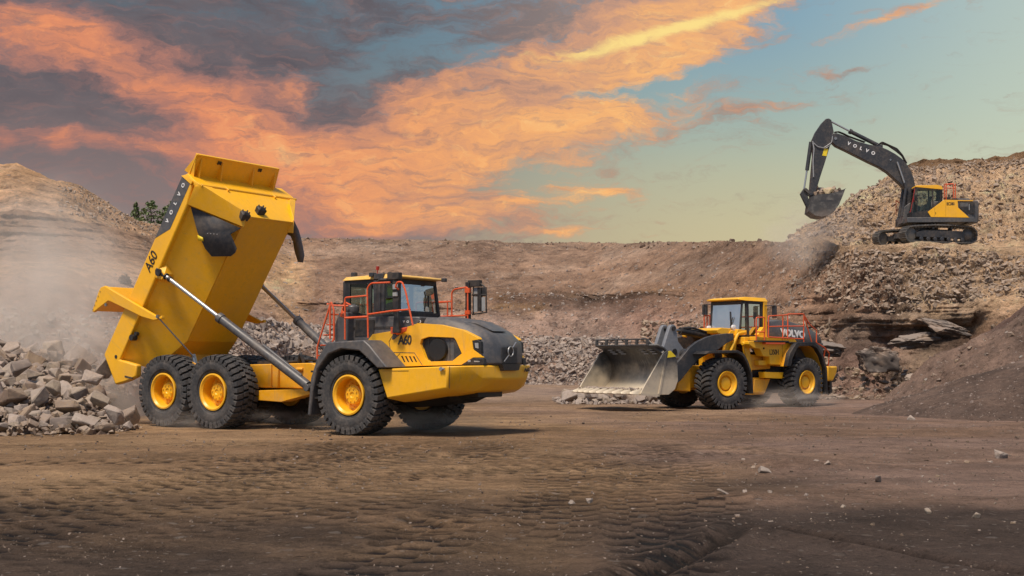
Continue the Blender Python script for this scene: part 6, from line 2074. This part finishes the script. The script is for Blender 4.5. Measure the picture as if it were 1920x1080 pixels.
mb.box(.05, .45, .75, 1.2, 1.62, 2.0)
mb.hull([(.1, .75, 2.0), (.1, 1.2, 2.0), (-.15, 1.15, 2.85), (-.15, .8, 2.85), (.22, 1.2, 2.0), (.22, .75, 2.0), (-.05, 1.15, 2.85), (-.05, .8, 2.85)])
make_obj('seat', mb, GREY2, ecab)
mb = MB()
mb.tube([(1.16, 1.30, 1.9), (.98, 1.38, 3.0), (.94, 1.40, 3.3)], .035, 6)
mb.box(1.0, 1.06, 1.36, 1.46, 2.45, 2.75)
mb.box(1.15, 1.19, 1.1, 1.3, 1.65, 1.95)
make_obj('cab_rail', mb, RED, ecab)
# railings
mb = MB()
for x in (-1.02, -1.56):
    mb.tube([(x, .95, 2.58), (x, .95, 3.62)], .03, 6)
    mb.tube([(x, .55, 2.58), (x, .55, 3.62)], .03, 6)
mb.tube([(-1.02, .95, 3.35), (-1.56, .95, 3.35)], .025, 6)
mb.tube([(-1.1, .55, 3.62), (-1.56, .55, 3.66)], .045, 6)
mb.tube([(-1.02, .55, 3.62), (-1.02, .95, 3.62)], .025, 6)
for x in (1.39, 1.08):
    mb.tube([(x, -1.38, 2.0), (x, -1.38, 2.93)], .028, 6)
mb.tube([(1.39, -1.38, 2.93), (1.08, -1.38, 2.70)], .028, 6)
mb.tube([(1.39, -1.38, 2.35), (.7, -1.38, 2.35)], .025, 6)
make_obj('handrail', mb, ORANGE, up)
mb = MB()
mb.box(-1.3, -1.0, .5, .9, 2.52, 2.82)
mb.tube([(-1.2, .9, 2.6), (-1.2, .9, 2.95)], .05, 8)
mb.box(-1.7, -1.4, .6, 1.0, 2.5, 2.72)
make_obj('engine_intake', mb, BLACK, up)
# boom
boom = [(5.72, 6.62), (5.62, 6.84), (5.40, 6.90), (4.91, 6.74), (4.16, 6.38), (3.4, 6.16), (2.73, 6.02), (2.3, 5.84), (1.8, 5.55), (1.42, 5.26), (1.10, 4.88), (.88, 4.5), (.72, 4.05), (.60, 3.45), (.60, 2.5), (.75, 2.1), (1.0, 2.0), (1.15, 2.2), (1.18, 3.36), (1.62, 3.82), (2.3, 4.45), (2.8, 4.78), (3.42, 5.08), (4.79, 5.80), (5.40, 6.10), (5.62, 6.32)]
mb = MB()
mb.prism(boom, -.27, .27)
bo = upper('boom', mb, GREY2, bevel=.03)
mb = MB()
pt = [(5.45, 6.98), (5.2, 7.0), (4.9, 6.88), (4.6, 6.72), (3.6, 6.34)]
for y in (-.15, -.05, .05, .15):
    mb.tube([(x, y, z) for x, z in pt], .025, 6)
    mb.tube([(2.9, y, 6.14), (2.6, y, 6.30 + y * .3), (2.2, y, 6.15), (1.7, y, 5.86 + y * .4), (1.35, y, 5.5), (1.1, y, 5.0)], .028, 6, smooth=.1)
make_obj('hydraulic_hoses', mb, BLACK, bo)
mb = MB()
mb.tube([(2.12, -.30, 5.20), (2.12, .30, 5.20)], .06, 10)
mb.tube([(5.42, -.30, 6.55), (5.42, .30, 6.55)], .09, 12)
make_obj('pin', mb, STEEL, bo)
for s in (1, -1):
    mb = MB()
    mb.tube([(1.74, s * .36, 5.06), (1.30, s * .36, 3.75)], .055, 10)
    lc = upper('boom_cylinder', mb, CHROME)
    mb = MB()
    mb.tube([(1.20, s * .36, 3.45), (1.45, s * .36, 1.75)], .105, 12)
    mb.tube([(1.31, s * .36, 3.78), (1.18, s * .36, 3.40)], .10, 12)
    make_obj('barrel', mb, GREY2, lc)
mb = MB()
mb.tube([(5.60, 0, 7.62), (4.42, 0, 6.98)], .055, 10)
sc_ = upper('arm_cylinder', mb, CHROME)
mb = MB()
mb.tube([(4.50, 0, 7.03), (2.72, 0, 6.10)], .125, 12)
mb.tube([(4.55, 0, 7.05), (4.40, 0, 6.97)], .16, 12)
mb.box(2.55, 2.95, -.15, .15, 5.95, 6.15)
make_obj('barrel', mb, GREY2, sc_)
for i, ch in enumerate('VOLVO'):
    t = i / 4
    p_ = (4.62 + (3.16 - 4.62) * t, .275, 6.22 + (5.62 - 6.22) * t)
    lettering('maker_lettering', ch, .27, WHITE, bo, basis(p_, (-1.46, 0, -.60), (0, 0, 1)), bold=.012)
# stick
stick = [(5.81, 7.80), (5.66, 7.70), (5.58, 7.3), (5.52, 6.98), (5.62, 6.5), (5.78, 6.0), (6.05, 5.1), (6.34, 4.2), (6.60, 3.3), (6.70, 2.4), (6.84, 2.2), (6.95, 2.4), (6.95, 3.6), (6.86, 4.6), (6.78, 5.5), (6.80, 6.1), (6.82, 6.5), (6.62, 6.97), (6.25, 7.52), (6.0, 7.78)]
mb = MB()
mb.prism(stick, -.22, .22)
sk = upper('stick', mb, GREY2, bevel=.025)
mb = MB()
mb.prism([(6.10, 5.95), (5.86, 5.93), (5.96, 5.48), (6.22, 5.52)], .222, .232)
make_obj('decal', mb, DECAL, sk)
mb = MB()
mb.tube([(5.70, .26, 6.2), (6.0, .28, 5.95), (6.5, .28, 6.05), (6.75, .26, 6.3)], .03, 6, smooth=.1)
mb.tube([(5.60, .26, 6.7), (5.66, .30, 6.3), (6.1, .30, 6.0)], .03, 6, smooth=.1)
mb.tube([(6.80, .25, 6.4), (6.72, .27, 5.9), (6.78, .27, 5.2), (6.75, .26, 4.2)], .04, 6, smooth=.1)
make_obj('hydraulic_hoses', mb, LGREY, sk)
mb = MB()
mb.tube([(7.10, 0, 4.70), (7.28, 0, 3.50)], .055, 10)
bc2 = upper('bucket_cylinder', mb, CHROME)
mb = MB()
mb.tube([(6.86, 0, 6.40), (7.10, 0, 4.66)], .12, 12)
make_obj('barrel', mb, GREY2, bc2)
mb = MB()
for s in (1, -1):
    mb.hull([(x, s * y, z) for y in (.24, .32) for (x, z) in ((7.22, 3.55), (7.36, 3.45), (6.92, 3.05), (6.78, 3.15))])
    mb.hull([(x, s * y, z) for y in (.10, .20) for (x, z) in ((7.30, 3.55), (7.52, 3.2), (7.05, 2.2), (6.90, 2.35), (7.15, 3.3))])
upper('link', mb, GREY2, bevel=.01)
# bucket, open side up, filled
bp_ = [(6.98, 2.90), (6.55, 3.04), (5.64, 3.12), (5.15, 3.30), (4.97, 3.36), (5.08, 3.05), (5.33, 2.45), (5.62, 2.02), (5.95, 1.80), (6.35, 1.72), (6.75, 1.80), (7.10, 2.05)]
mb = MB()
for s in (1, -1):
    mb.prism(bp_, s * .82, s * .76)
n = 9
back = bp_[4:] + [bp_[0]]
for i in range(len(back) - 1):
    a, b = back[i], back[i + 1]
    mb.add([(a[0], -.77, a[1]), (b[0], -.77, b[1]), (b[0], .77, b[1]), (a[0], .77, a[1])], [(0, 1, 2, 3)])
ebk = upper('bucket', mb, BUCK2, solid=.05, smooth=0)
mb = MB()
mb.prism([(6.5, 2.7), (5.55, 2.72), (5.5, 2.62), (6.5, 2.62)], .825, .84)
for s in (1, -1):
    mb.hull([(x, s * y, z) for y in (.22, .34) for (x, z) in ((7.0, 2.5), (7.12, 2.0), (6.7, 1.75), (6.5, 2.0), (6.9, 2.6))])
make_obj('bucket_ear', mb, GREY2, ebk)
for k in range(5):
    mb = MB()
    y = -.66 + .33 * k
    mb.hull([(5.12, y - .07, 3.22), (5.12, y + .07, 3.22), (5.05, y - .07, 3.36), (5.05, y + .07, 3.36), (4.84, y - .04, 3.46), (4.84, y + .04, 3.46)])
    make_obj('tooth', mb, BUCK2, ebk, bevel=.01)
EW = Matrix.Translation((EX, EY, EZ)) @ Matrix.Rotation(R(176), 4, 'Z')


# ---------------------------------------------------------------- boulders
def boulder_set(mat, n0, seed, **k):
    return [rock_mesh('boulder', mat, seed + i, **k) for i in range(n0)]


SETS = boulder_set(ROCK, 6, 100) + boulder_set(ROCKB, 5, 200) + boulder_set(ROCKW, 4, 300)
GREYN, BROWNN, PALEN = range(0, 6), range(6, 11), range(11, 15)


def stone(name, mesh, loc, size, seed, label, cat, group=None, stretch=None):
    o = bpy.data.objects.new(name, mesh)
    C.objects.link(o)
    r = random.Random(seed)
    o.location = loc
    o.rotation_euler = (r.uniform(-.6, .6), r.uniform(-.6, .6), r.uniform(0, 6.28))
    st_ = stretch or (r.uniform(.85, 1.25), r.uniform(.8, 1.1), r.uniform(.8, 1.15))
    o.scale = tuple(size * k for k in st_)
    tag(o, label, cat, group)
    return o


def heap_h(x, y):
    # spill heap behind the tipped body, highest away from the camera
    s_ = (y - 31.6) / 9.5
    if s_ < 0:
        return 0.0
    h = (1.85 + .5 * max(0, min(1, (-14.5 - x) / 3))) * min(1, s_) ** .8
    edge = max(0, min(1, (-11.0 - (y - 32) * .2 - x) / 2.2 + .25))
    return h * edge * max(0.0, min(1.0, (x + .66 * y) / 3.5))


gh = np.random.default_rng(77)
# named boulders of the front row, each with its own look
FRONT = [
    (-13.04, 32.6, 0.18, 0.71, 11, (1.2, 0.9, 1.1), 'largest pale boulder at the front left foot of the heap'),
    (-13.53, 32.7, 0.17, 0.37, 6, None, 'small brown boulder at the left picture edge of the heap foot'),
    (-11.94, 32.7, 0.24, 0.63, 0, (1.2, 0.9, 0.95), 'dark veined grey boulder in the front row of the heap'),
    (-11.34, 32.6, 0.32, 0.57, 12, (1.2, 0.9, 0.8), 'pale boulder with a tan face in the middle of the front row'),
    (-10.85, 33.4, 0.45, 0.61, 13, (1.1, 0.9, 0.95), 'pinkish white boulder beside the rearmost truck wheel'),
    (-10.59, 34.2, 0.38, 0.57, 7, (0.9, 0.9, 1.2), 'brown boulder touching the rearmost truck wheel'),
    (-11.49, 34.2, 0.86, 0.59, 2, (1.1, 0.9, 0.9), 'square grey boulder with a flat sunlit top'),
    (-12.44, 35.2, 1.06, 0.52, 1, (1.2, 0.9, 0.8), 'grey boulder with a dark split side above the front row'),
    (-12.19, 33.7, 0.67, 0.59, 8, (1.2, 0.9, 0.8), 'sloping brown boulder above the front row'),
    (-13.00, 34.8, 1.11, 0.57, 3, (0.75, 0.8, 1.25), 'upright grey boulder in the middle of the heap'),
    (-13.12, 33.9, 0.87, 0.68, 4, (1.3, 0.9, 0.8), 'wide grey slab lying in the left part of the heap'),
    (-13.90, 34, 0.91, 0.71, 9, (1.3, 0.9, 0.9), 'wide tan boulder at the left edge of the heap'),
    (-12.75, 37.2, 1.41, 0.55, 14, (1.0, 0.9, 1.1), 'pale squarish boulder just left of the body tail'),
    (-12.52, 37.6, 1.62, 0.65, 5, (0.8, 0.8, 1.35), 'tall grey boulder leaning against the body tail'),
    (-14.60, 36.5, 1.71, 0.63, 0, (1.2, 0.9, 0.9), 'grey boulder high on the left side of the heap'),
    (-10.30, 32.9, 0.19, 0.26, 13, None, 'small pale stone in front of the rearmost truck wheel'),
    (-10.81, 32.6, 0.17, 0.31, 8, None, 'small brown boulder right of the tan faced boulder'),
    (-12.52, 32.9, 0.30, 0.51, 9, (1.0, 0.9, 1.0), 'tan boulder between the largest pale and the veined one'),
]

placed = []
for (x, y, z_, s_, mi, stx, lab) in FRONT:
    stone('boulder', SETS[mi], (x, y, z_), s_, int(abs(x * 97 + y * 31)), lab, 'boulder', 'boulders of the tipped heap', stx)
    placed.append((x, y, s_))
cnt = 0
tries = 0
while cnt < 270 and tries < 9000:
    tries += 1
    y = 32.2 + 10.5 * gh.random()
    x = gh.uniform(-.50 * y, (-10.7 - (y - 32) * .10) if y < 35.3 else -12.3 - (y - 35.3) * .2)
    s_ = float(np.interp(y, [32, 42], [.80, 1.0]) * (.38 + .75 * gh.random() ** 1.6))
    if any((x - a) ** 2 + (y - b) ** 2 < ((s_ + c) * .36) ** 2 for a, b, c in placed):
        continue
    h = heap_h(x, y)
    if h < .02 and gh.random() > .3:
        continue
    placed.append((x, y, s_))
    mi = int(gh.choice([0, 1, 2, 3, 4, 5, 6, 7, 8, 9, 10, 11, 12, 13, 14]))
    tone = 'grey' if mi < 6 else ('brown' if mi < 11 else 'pale')
    row = 'foot' if y < 33.6 else ('lower slope' if y < 35.4 else ('middle' if y < 37.6 else ('upper slope' if y < 40 else 'dusty crest')))
    u_ = x / y
    place = 'at the left picture edge' if u_ < -.385 else ('left of the heap centre' if u_ < -.355 else ('near the heap centre' if u_ < -.325 else ('near the body tail' if u_ < -.295 else 'by the truck wheels')))
    size = 'small' if s_ < .52 else ('middling' if s_ < .75 else 'large')
    form = gh.choice(['blocky', 'long', 'flat', 'upright'])
    stx = {'blocky': (1.05, 1.0, 1.05), 'long': (1.45, .85, .85), 'flat': (1.25, 1.1, .6), 'upright': (.85, .85, 1.35)}[form]
    stone('boulder', SETS[mi], (x, y, h + s_ * gh.uniform(-.02, .20)), s_, cnt + 500, f'{size} {form} {tone} boulder on the {row} of the heap, {place}', 'boulder', 'boulders of the tipped heap', stx)
    cnt += 1
# small stone packing between the boulders
pts, szs = [], []
for k in range(4600):
    y = 31.7 + 12 * gh.random()
    x = gh.uniform(-.66 * y, (-10.4 - (y - 32) * .10) if y < 35.3 else -12.0 - (y - 35.3) * .2)
    pts.append((x, y, heap_h(x, y) - .10 + .2 * gh.random()))
    szs.append(.08 + .26 * gh.random() ** 2)
tag(rubble_obj('spoil', np.array(pts), szs, ROCKB, 14), 'broken stone packed between the boulders of the heap', 'rubble', kind='stuff')
gx, gy = np.meshgrid(np.linspace(-31, -8.5, 140), np.linspace(31, 46, 140))
gzz = np.vectorize(heap_h)(gx, gy) - .28 + .12 * fbm(gx, gy, 4, 91)
cc = np.zeros(gx.shape + (3,)) + np.array((.20, .155, .13))
tag(grid_obj('heap_core', gx, gy, gzz, cc, EARTH), kind='structure')

# rocks lying in front of and under the loader bucket
g = np.random.default_rng(8)
k = 0
for i in range(60):
    t = g.random()
    x, y = 2.6 + 3.9 * t + g.uniform(-.2, .2), 57.0 + g.uniform(-1.8, 2.6) - 2.0 * t
    s_ = float(.28 + .50 * g.random() ** 1.5)
    mi = int(g.choice([0, 3, 11, 12, 13, 14, 5]))
    tone = 'grey' if mi < 6 else 'pale'
    stone('rock', SETS[mi], (x, y, s_ * .22 + (.15 if i % 3 == 0 else 0)), s_, i + 900, f"{'small' if s_ < .32 else ('middling' if s_ < .45 else 'large')} {tone} rock on the ground below the loader bucket, {'at its far corner' if t < .25 else ('left of its middle' if t < .5 else ('right of its middle' if t < .75 else 'by the hidden front wheel'))}", 'rock', 'rocks below the loader bucket')
pts = [(2.0 + 5.4 * g.random(), 53.5 + 7 * g.random(), .03) for _ in range(900)]
tag(rubble_obj('chippings', np.array(pts), .05 + .3 * g.random(900) ** 2, ROCKS, 15), 'grey chippings spread on the ground around the loader bucket', 'chippings', kind='stuff')

# single stones on the floor
SING = [((9.83, 24.62), .30, 11, 'white rounded stone alone on the dirt at the right edge', (1.1, .95, .95)),
        ((4.40, 21.3), .20, 12, 'small pale stone at the left end of the stony patch', (1.1, .8, .9)),
        ((5.85, 19.6), .17, 13, 'flat white stone in the lower part of the stony patch', (1.5, .8, .5)),
        ((1.05, 16.6), .13, 11, 'small pale stone on the tyre prints in the foreground', None),
        ((5.3, 15.6), .11, 3, 'small round grey stone near the dark wheel rut', None),
        ((5.75, 15.2), .11, 4, 'grey pebble just right of the round grey stone', None),
        ((3.1, 17.9), .13, 12, 'flat pale chip left of the stony patch', (1.6, .8, .4)),
        ((3.3, 17.3), .12, 14, 'whitish chip at the edge of the wheel rut', (1.5, .7, .5)),
        ((21.5 * .6 / 1.0 * 1.0, 39.6 * 1.0), .20, 13, 'pale stone at the foot of the dark gravel mound', None),
        ((19.9, 62.0), .55, 11, 'pale rock on the floor between cliff foot and gravel mound', (1.6, .9, .7))]
for (xy, s_, mi, lab, stx) in SING:
    stone('stone', SETS[mi], (xy[0], xy[1], ground_z(*xy) + s_ * .22), s_, int(xy[0] * 13), lab, 'stone', None, stx)
for k in range(46):
    y = float(14.5 + 9.5 * g.random())
    x = float(y * (.26 + .10 * g.standard_normal() * .8))
    s_ = float(.03 + .09 * g.random() ** 2.2)
    mi = int(g.choice([0, 1, 3, 6, 8, 9, 12]))
    tone = 'grey' if mi < 6 else ('brown' if mi < 11 else 'pale')
    stone('stone', SETS[mi], (x, y, ground_z(x, y) + s_ * .02), s_, k + 1300, f"{'tiny' if s_ < .06 else 'small'} {tone} stone in the stony patch on the floor, {'near' if y < 17.5 else ('middle' if y < 20.5 else 'far')} part, {'left' if x / y < .22 else ('centre' if x / y < .30 else 'right')} side", 'stone', 'stones of the foreground patch')
# load in the excavator bucket
LOAD = [((5.95, .1, 3.22), .75, 13, 'pale'), ((6.35, -.2, 3.40), .62, 12, 'pale'), ((5.45, -.2, 3.42), .55, 7, 'brown'), ((6.45, .35, 3.15), .5, 8, 'brown'), ((5.5, .35, 3.30), .42, 11, 'pale'), ((5.2, .0, 3.45), .36, 6, 'brown'),
        ((6.6, .0, 3.6), .42, 9, 'brown'), ((5.9, -.4, 3.5), .5, 14, 'pale')]
for i, (p_, s_, mi, tone) in enumerate(LOAD):
    stone('rock', SETS[mi], tuple(EW @ Vector(p_)), s_, i + 60, f'{tone} rock on top of the load in the raised excavator bucket', 'rock', f'{tone} rocks in the excavator bucket')
om = rock_mesh('rock', ROCKO, 999)
stone('rock', om, tuple(EW @ Vector((5.85, .45, 3.28))), .68, 5, 'ochre yellow rock on top of the load in the excavator bucket', 'rock')
fill = [tuple(EW @ Vector((5.3 + 1.3 * g.random(), g.uniform(-.65, .65), 2.9 + .35 * g.random()))) for _ in range(220)]
tag(rubble_obj('bucket_spoil', np.array(fill), .1 + .25 * g.random(220), ROCKT, 16), 'small broken stone filling the excavator bucket', 'rubble', kind='stuff')

# ---------------------------------------------------------------- trees and bushes beyond the left ridge
LEAF = bpy.data.materials.new('leaves')
LEAF.use_nodes = True
N = NT(LEAF.node_tree)
rn = N.new('ShaderNodeNewGeometry').outputs['Random Per Island']
lc_ = N.mix(rn, (.060, .105, .035), (.150, .185, .065))
b_ = N.new('ShaderNodeBsdfPrincipled', {'Base Color': lc_, 'Roughness': .6})
N.new('ShaderNodeOutputMaterial', {0: b_})
DLEAF = paint('dusty_shrub', (.07, .065, .055), .9, dust=.4, vary=.5, scale=6)
BARK = paint('bark', (.10, .075, .055), .9, dust=.2)


def leaf_cloud(fn, n, size, g):
    mb = MB()
    for i in range(n):
        p = fn(g)
        a = Vector((g.normal(), g.normal(), g.normal())).normalized() * size * g.uniform(.6, 1.4)
        b = Vector((g.normal(), g.normal(), g.normal())).normalized() * size * g.uniform(.4, .9)
        p = Vector(p)
        mb.add([p - a, p - b, p + a, p + b], [(0, 1, 2, 3)])
    return mb


def tree(loc, h, w, seed, label, conifer):
    g = np.random.default_rng(seed)
    t = empty('pine_tree' if conifer else 'broadleaf_tree', loc)
    tag(t, label, 'tree', None)
    mb = MB()
    mb.tube([(0, 0, -1.0), (.05, 0, h * .4), (0, .03, h * .97)], [.12, .09, .02], 7)
    for k in range(14):
        z = h * (.15 + .8 * k / 14)
        a = k * 2.4
        rr = w * (1 - k / 15) * .45 if conifer else w * .42 * math.sin(math.pi * (.2 + .75 * k / 14))
        mb.tube([(0, 0, z), (rr * math.cos(a), rr * math.sin(a), z + rr * (.1 if conifer else .6))], [.04, .01], 5)
    make_obj('trunk', mb, BARK, t)

    def f(g):
        k = g.integers(14)
        z = h * (.18 + .82 * (k + g.random()) / 14)
        a = k * 2.4 + g.normal() * .5
        m = (1 - z / h * .93) if conifer else max(.12, math.sin(math.pi * min(.98, (.15 + .8 * z / h))))
        r_ = w * .55 * m * math.sqrt(g.random())
        return (r_ * math.cos(a), r_ * math.sin(a), z + g.normal() * .12 * h / 5)
    make_obj('crown', leaf_cloud(f, 900, .14, g), LEAF, t, smooth=0)
    return t


TR = [(-40.8, 133, 3.5, 2.6, 1, 'slim dark conifer at the left end of the tree row on the ridge', True),
      (-38.9, 132, 3.6, 2.6, 0, 'bushy green tree in the middle of the row on the ridge', False),
      (-37.6, 134, 3.4, 2.4, 0, 'broad green tree right of the middle on the ridge', False),
      (-36.6, 133, 3.9, 2.4, 1, 'pale tree nearest the raised truck body on the ridge', False),
      (-42.4, 131, 2.0, 1.0, 1, 'tiny lone conifer on the ridge left of the tree row', True)]
for i, (x, y, h, w, _, lab, con) in enumerate(TR):
    tree((x, y, 15.4), h, w, i + 3, lab, con)


def bush(px_x, y, z, w, h, seed, label):
    g = np.random.default_rng(seed)
    t = empty('bush', (px_x, y, z))
    tag(t, label, 'bush')
    mb = MB()
    for k in range(7):
        a = k * .9
        mb.tube([(0, 0, -.2), (w * .3 * math.cos(a), w * .3 * math.sin(a), h * .7)], [.03, .008], 5)
    make_obj('stem', mb, BARK, t)

    def f(g):
        v = np.array([g.normal(), g.normal(), abs(g.normal())])
        v = v / np.linalg.norm(v) * g.random() ** .4
        return (v[0] * w * .5, v[1] * w * .5, v[2] * h)
    make_obj('crown', leaf_cloud(f, 500, .07, g), DLEAF, t, smooth=0)


for (lab, w_, h_, sd_, r0, t0) in (('dark round shrub on the sandy slope left of the truck body', 1.35, .95, 1, -.3283, .0), ('smaller brown shrub right of the dark round shrub', .8, .6, 2, -.3152, .0)):
    # stand it where the slope passes the height seen
    row = np.argmin(np.abs(FX / FY - r0) + 10 * np.abs((FZ - 1.96) / FY - .0615))
    bush(float(FX.flat[row]), float(FY.flat[row]) - .1, float(FZ.flat[row]), w_, h_, sd_, lab)



# ---------------------------------------------------------------- dark outcrops in the cut behind the loader
OUTM = rock_mat('dark_outcrop', (0.055, 0.045, 0.04), (0.10, 0.08, 0.065), (0.20, 0.14, 0.10), 1.2)
OUTP = rock_mat('pale_outcrop', (0.30, 0.24, 0.19), (0.36, 0.28, 0.22), (0.22, 0.17, 0.13), 1.2)
for i, (x, y, z_, s_, stx, mt, lab) in enumerate((
        (18.2, 61.2, 1.95, 2.1, (1.05, .9, .85), OUTM, 'big round dark outcrop in the cut just right of the loader'),
        (20.4, 61.8, 2.9, 2.2, (1.3, .9, .45), OUTM, 'long black overhanging outcrop high in the middle of the cut'),
        (22.0, 62.0, 3.5, 1.9, (1.5, .9, .5), OUTM, 'black layered outcrop at the right end of the cut'),
        (20.2, 60.0, .9, 1.9, (1.3, .9, .7), OUTP, 'pale washed ridge of clay below the black outcrops'),
        (21.4, 60.0, 1.3, 1.9, (.8, .9, 1.3), OUTP, 'steep pale clay buttress below the black outcrops'),
        (15.9, 61.8, 2.5, 1.7, (1.7, .9, .5), OUTM, 'dark rubbly ledge directly behind the loader engine cover'))):
    m_ = rock_mesh('outcrop', mt, 700 + i, n=22, cuts=7)
    co = np.array([v.co[:] for v in m_.vertices])
    nn = co / np.linalg.norm(co, axis=1)[:, None]
    amp_ = .16 * fbm(co[:, 0] * 3 + i * 9 + co[:, 1] * 2, co[:, 2] * 7, 4, 300 + i, .6) + .05 * fbm(co[:, 0] * 14, co[:, 2] * 22 + co[:, 1] * 9, 3, 320 + i)
    m_.vertices.foreach_set('co', (co + nn * amp_[:, None]).ravel())
    o_ = stone('outcrop', m_, (x, y, z_), s_, i + 44, lab, 'rock outcrop', None, stx)
    o_.rotation_euler = (.1, .12 * (-1) ** i, .3 * i)
p = [(14.5 + 9.5 * g.random(), 59.6 + 3.6 * g.random(), 0) for _ in range(900)]
p = np.array([(a, b, max(0.0, (b - 60.5) * .55) + .05) for a, b, _ in p])
tag(rubble_obj('cut_rubble', p, .08 + .45 * g.random(900) ** 4, ROCKB, 18), 'brown rubble fallen at the foot of the cut behind the loader', 'rubble', kind='stuff')
# dusty crumbs caught along the bucket lip
FWM = FW
p = np.array([tuple(FWM @ Vector((4.0 + .75 * g.random(), g.uniform(-1.9, 1.9), .84))) for _ in range(260)])
tag(rubble_obj('lip_crumbs', p, .05 + .13 * g.random(260) ** 2, ROCKW, 19), 'pale crumbs of stone lying along the lip of the loader bucket', 'crumbs', kind='stuff')


# ---------------------------------------------------------------- drifting dust
def dust_mat(name, density, scale, lo, hi, col=(.95, .87, .79), fall=None):
    m = bpy.data.materials.new(name)
    m.use_nodes = True
    N = NT(m.node_tree)
    ob = N.new('ShaderNodeTexCoord').outputs['Object']
    n = N.noise(ob, scale, 4, .55, .4)
    r_ = N.vm('LENGTH', ob).outputs['Value']
    body_ = N.ss(r_, 1.0, .25)
    d = N.m('MULTIPLY', N.m('MULTIPLY', N.ss(n, lo, hi), body_), density)
    v = N.new('ShaderNodeVolumePrincipled', {'Color': col, 'Density': d, 'Anisotropy': 0.0})
    o = N.new('ShaderNodeOutputMaterial')
    N.t.links.new(v.outputs[0], o.inputs['Volume'])
    return m


def dust(name, loc, rad, mat, label):
    mb = MB()
    n_, k_ = 20, 12
    for i in range(k_ + 1):
        a = math.pi * i / k_
        for j in range(n_):
            b = 2 * math.pi * j / n_
            mb.v.append((math.sin(a) * math.cos(b), math.sin(a) * math.sin(b), math.cos(a)))
    for i in range(k_):
        for j in range(n_):
            mb.f.append((i * n_ + j, i * n_ + (j + 1) % n_, (i + 1) * n_ + (j + 1) % n_, (i + 1) * n_ + j))
    o = make_obj(name, mb, mat, None)
    o.location = loc
    o.scale = rad
    tag(o, label, 'dust', None, 'stuff')
    return o


DM = dust_mat('dust_air', .62, 1.6, .38, .72)
DL = dust_mat('low_dust_air', .85, 2.0, .38, .75)
dust('dust_cloud', (-18.2, 45.5, 3.6), (6.5, 5.0, 6.2), DM, 'pale dust cloud rising over the boulder heap behind the tipped body')
dust('dust_puff', (-11.6, 38.6, 1.2), (3.6, 2.2, 1.7), DL, 'dust puff where the load slides off the truck body')
dust('dust_cloud', (-14.6, 40.5, 2.2), (2.6, 2.0, 3.2), dust_mat('dump_dust_air', .7, 2.2, .40, .70), 'curl of dust between the tipped body and the boulder heap')
dust('dust_puff', (-3.0, 33.0, .25), (3.2, 1.6, .55), DL, 'low dust around the front wheels of the dump truck')
dust('dust_puff', (-8.4, 35.6, .25), (3.0, 1.6, .55), DL, 'low dust around the rear wheels of the dump truck')
dust('dust_puff', (10.2, 50.4, .3), (4.0, 2.0, .75), DL, 'low dust around the wheels of the loader')
dust('dust_puff', (18.8, 77.0, 9.8), (4.0, 3.5, 3.0), dust_mat('bench_dust_air', .28, 1.5, .36, .7), 'dust drifting below the excavator bucket')
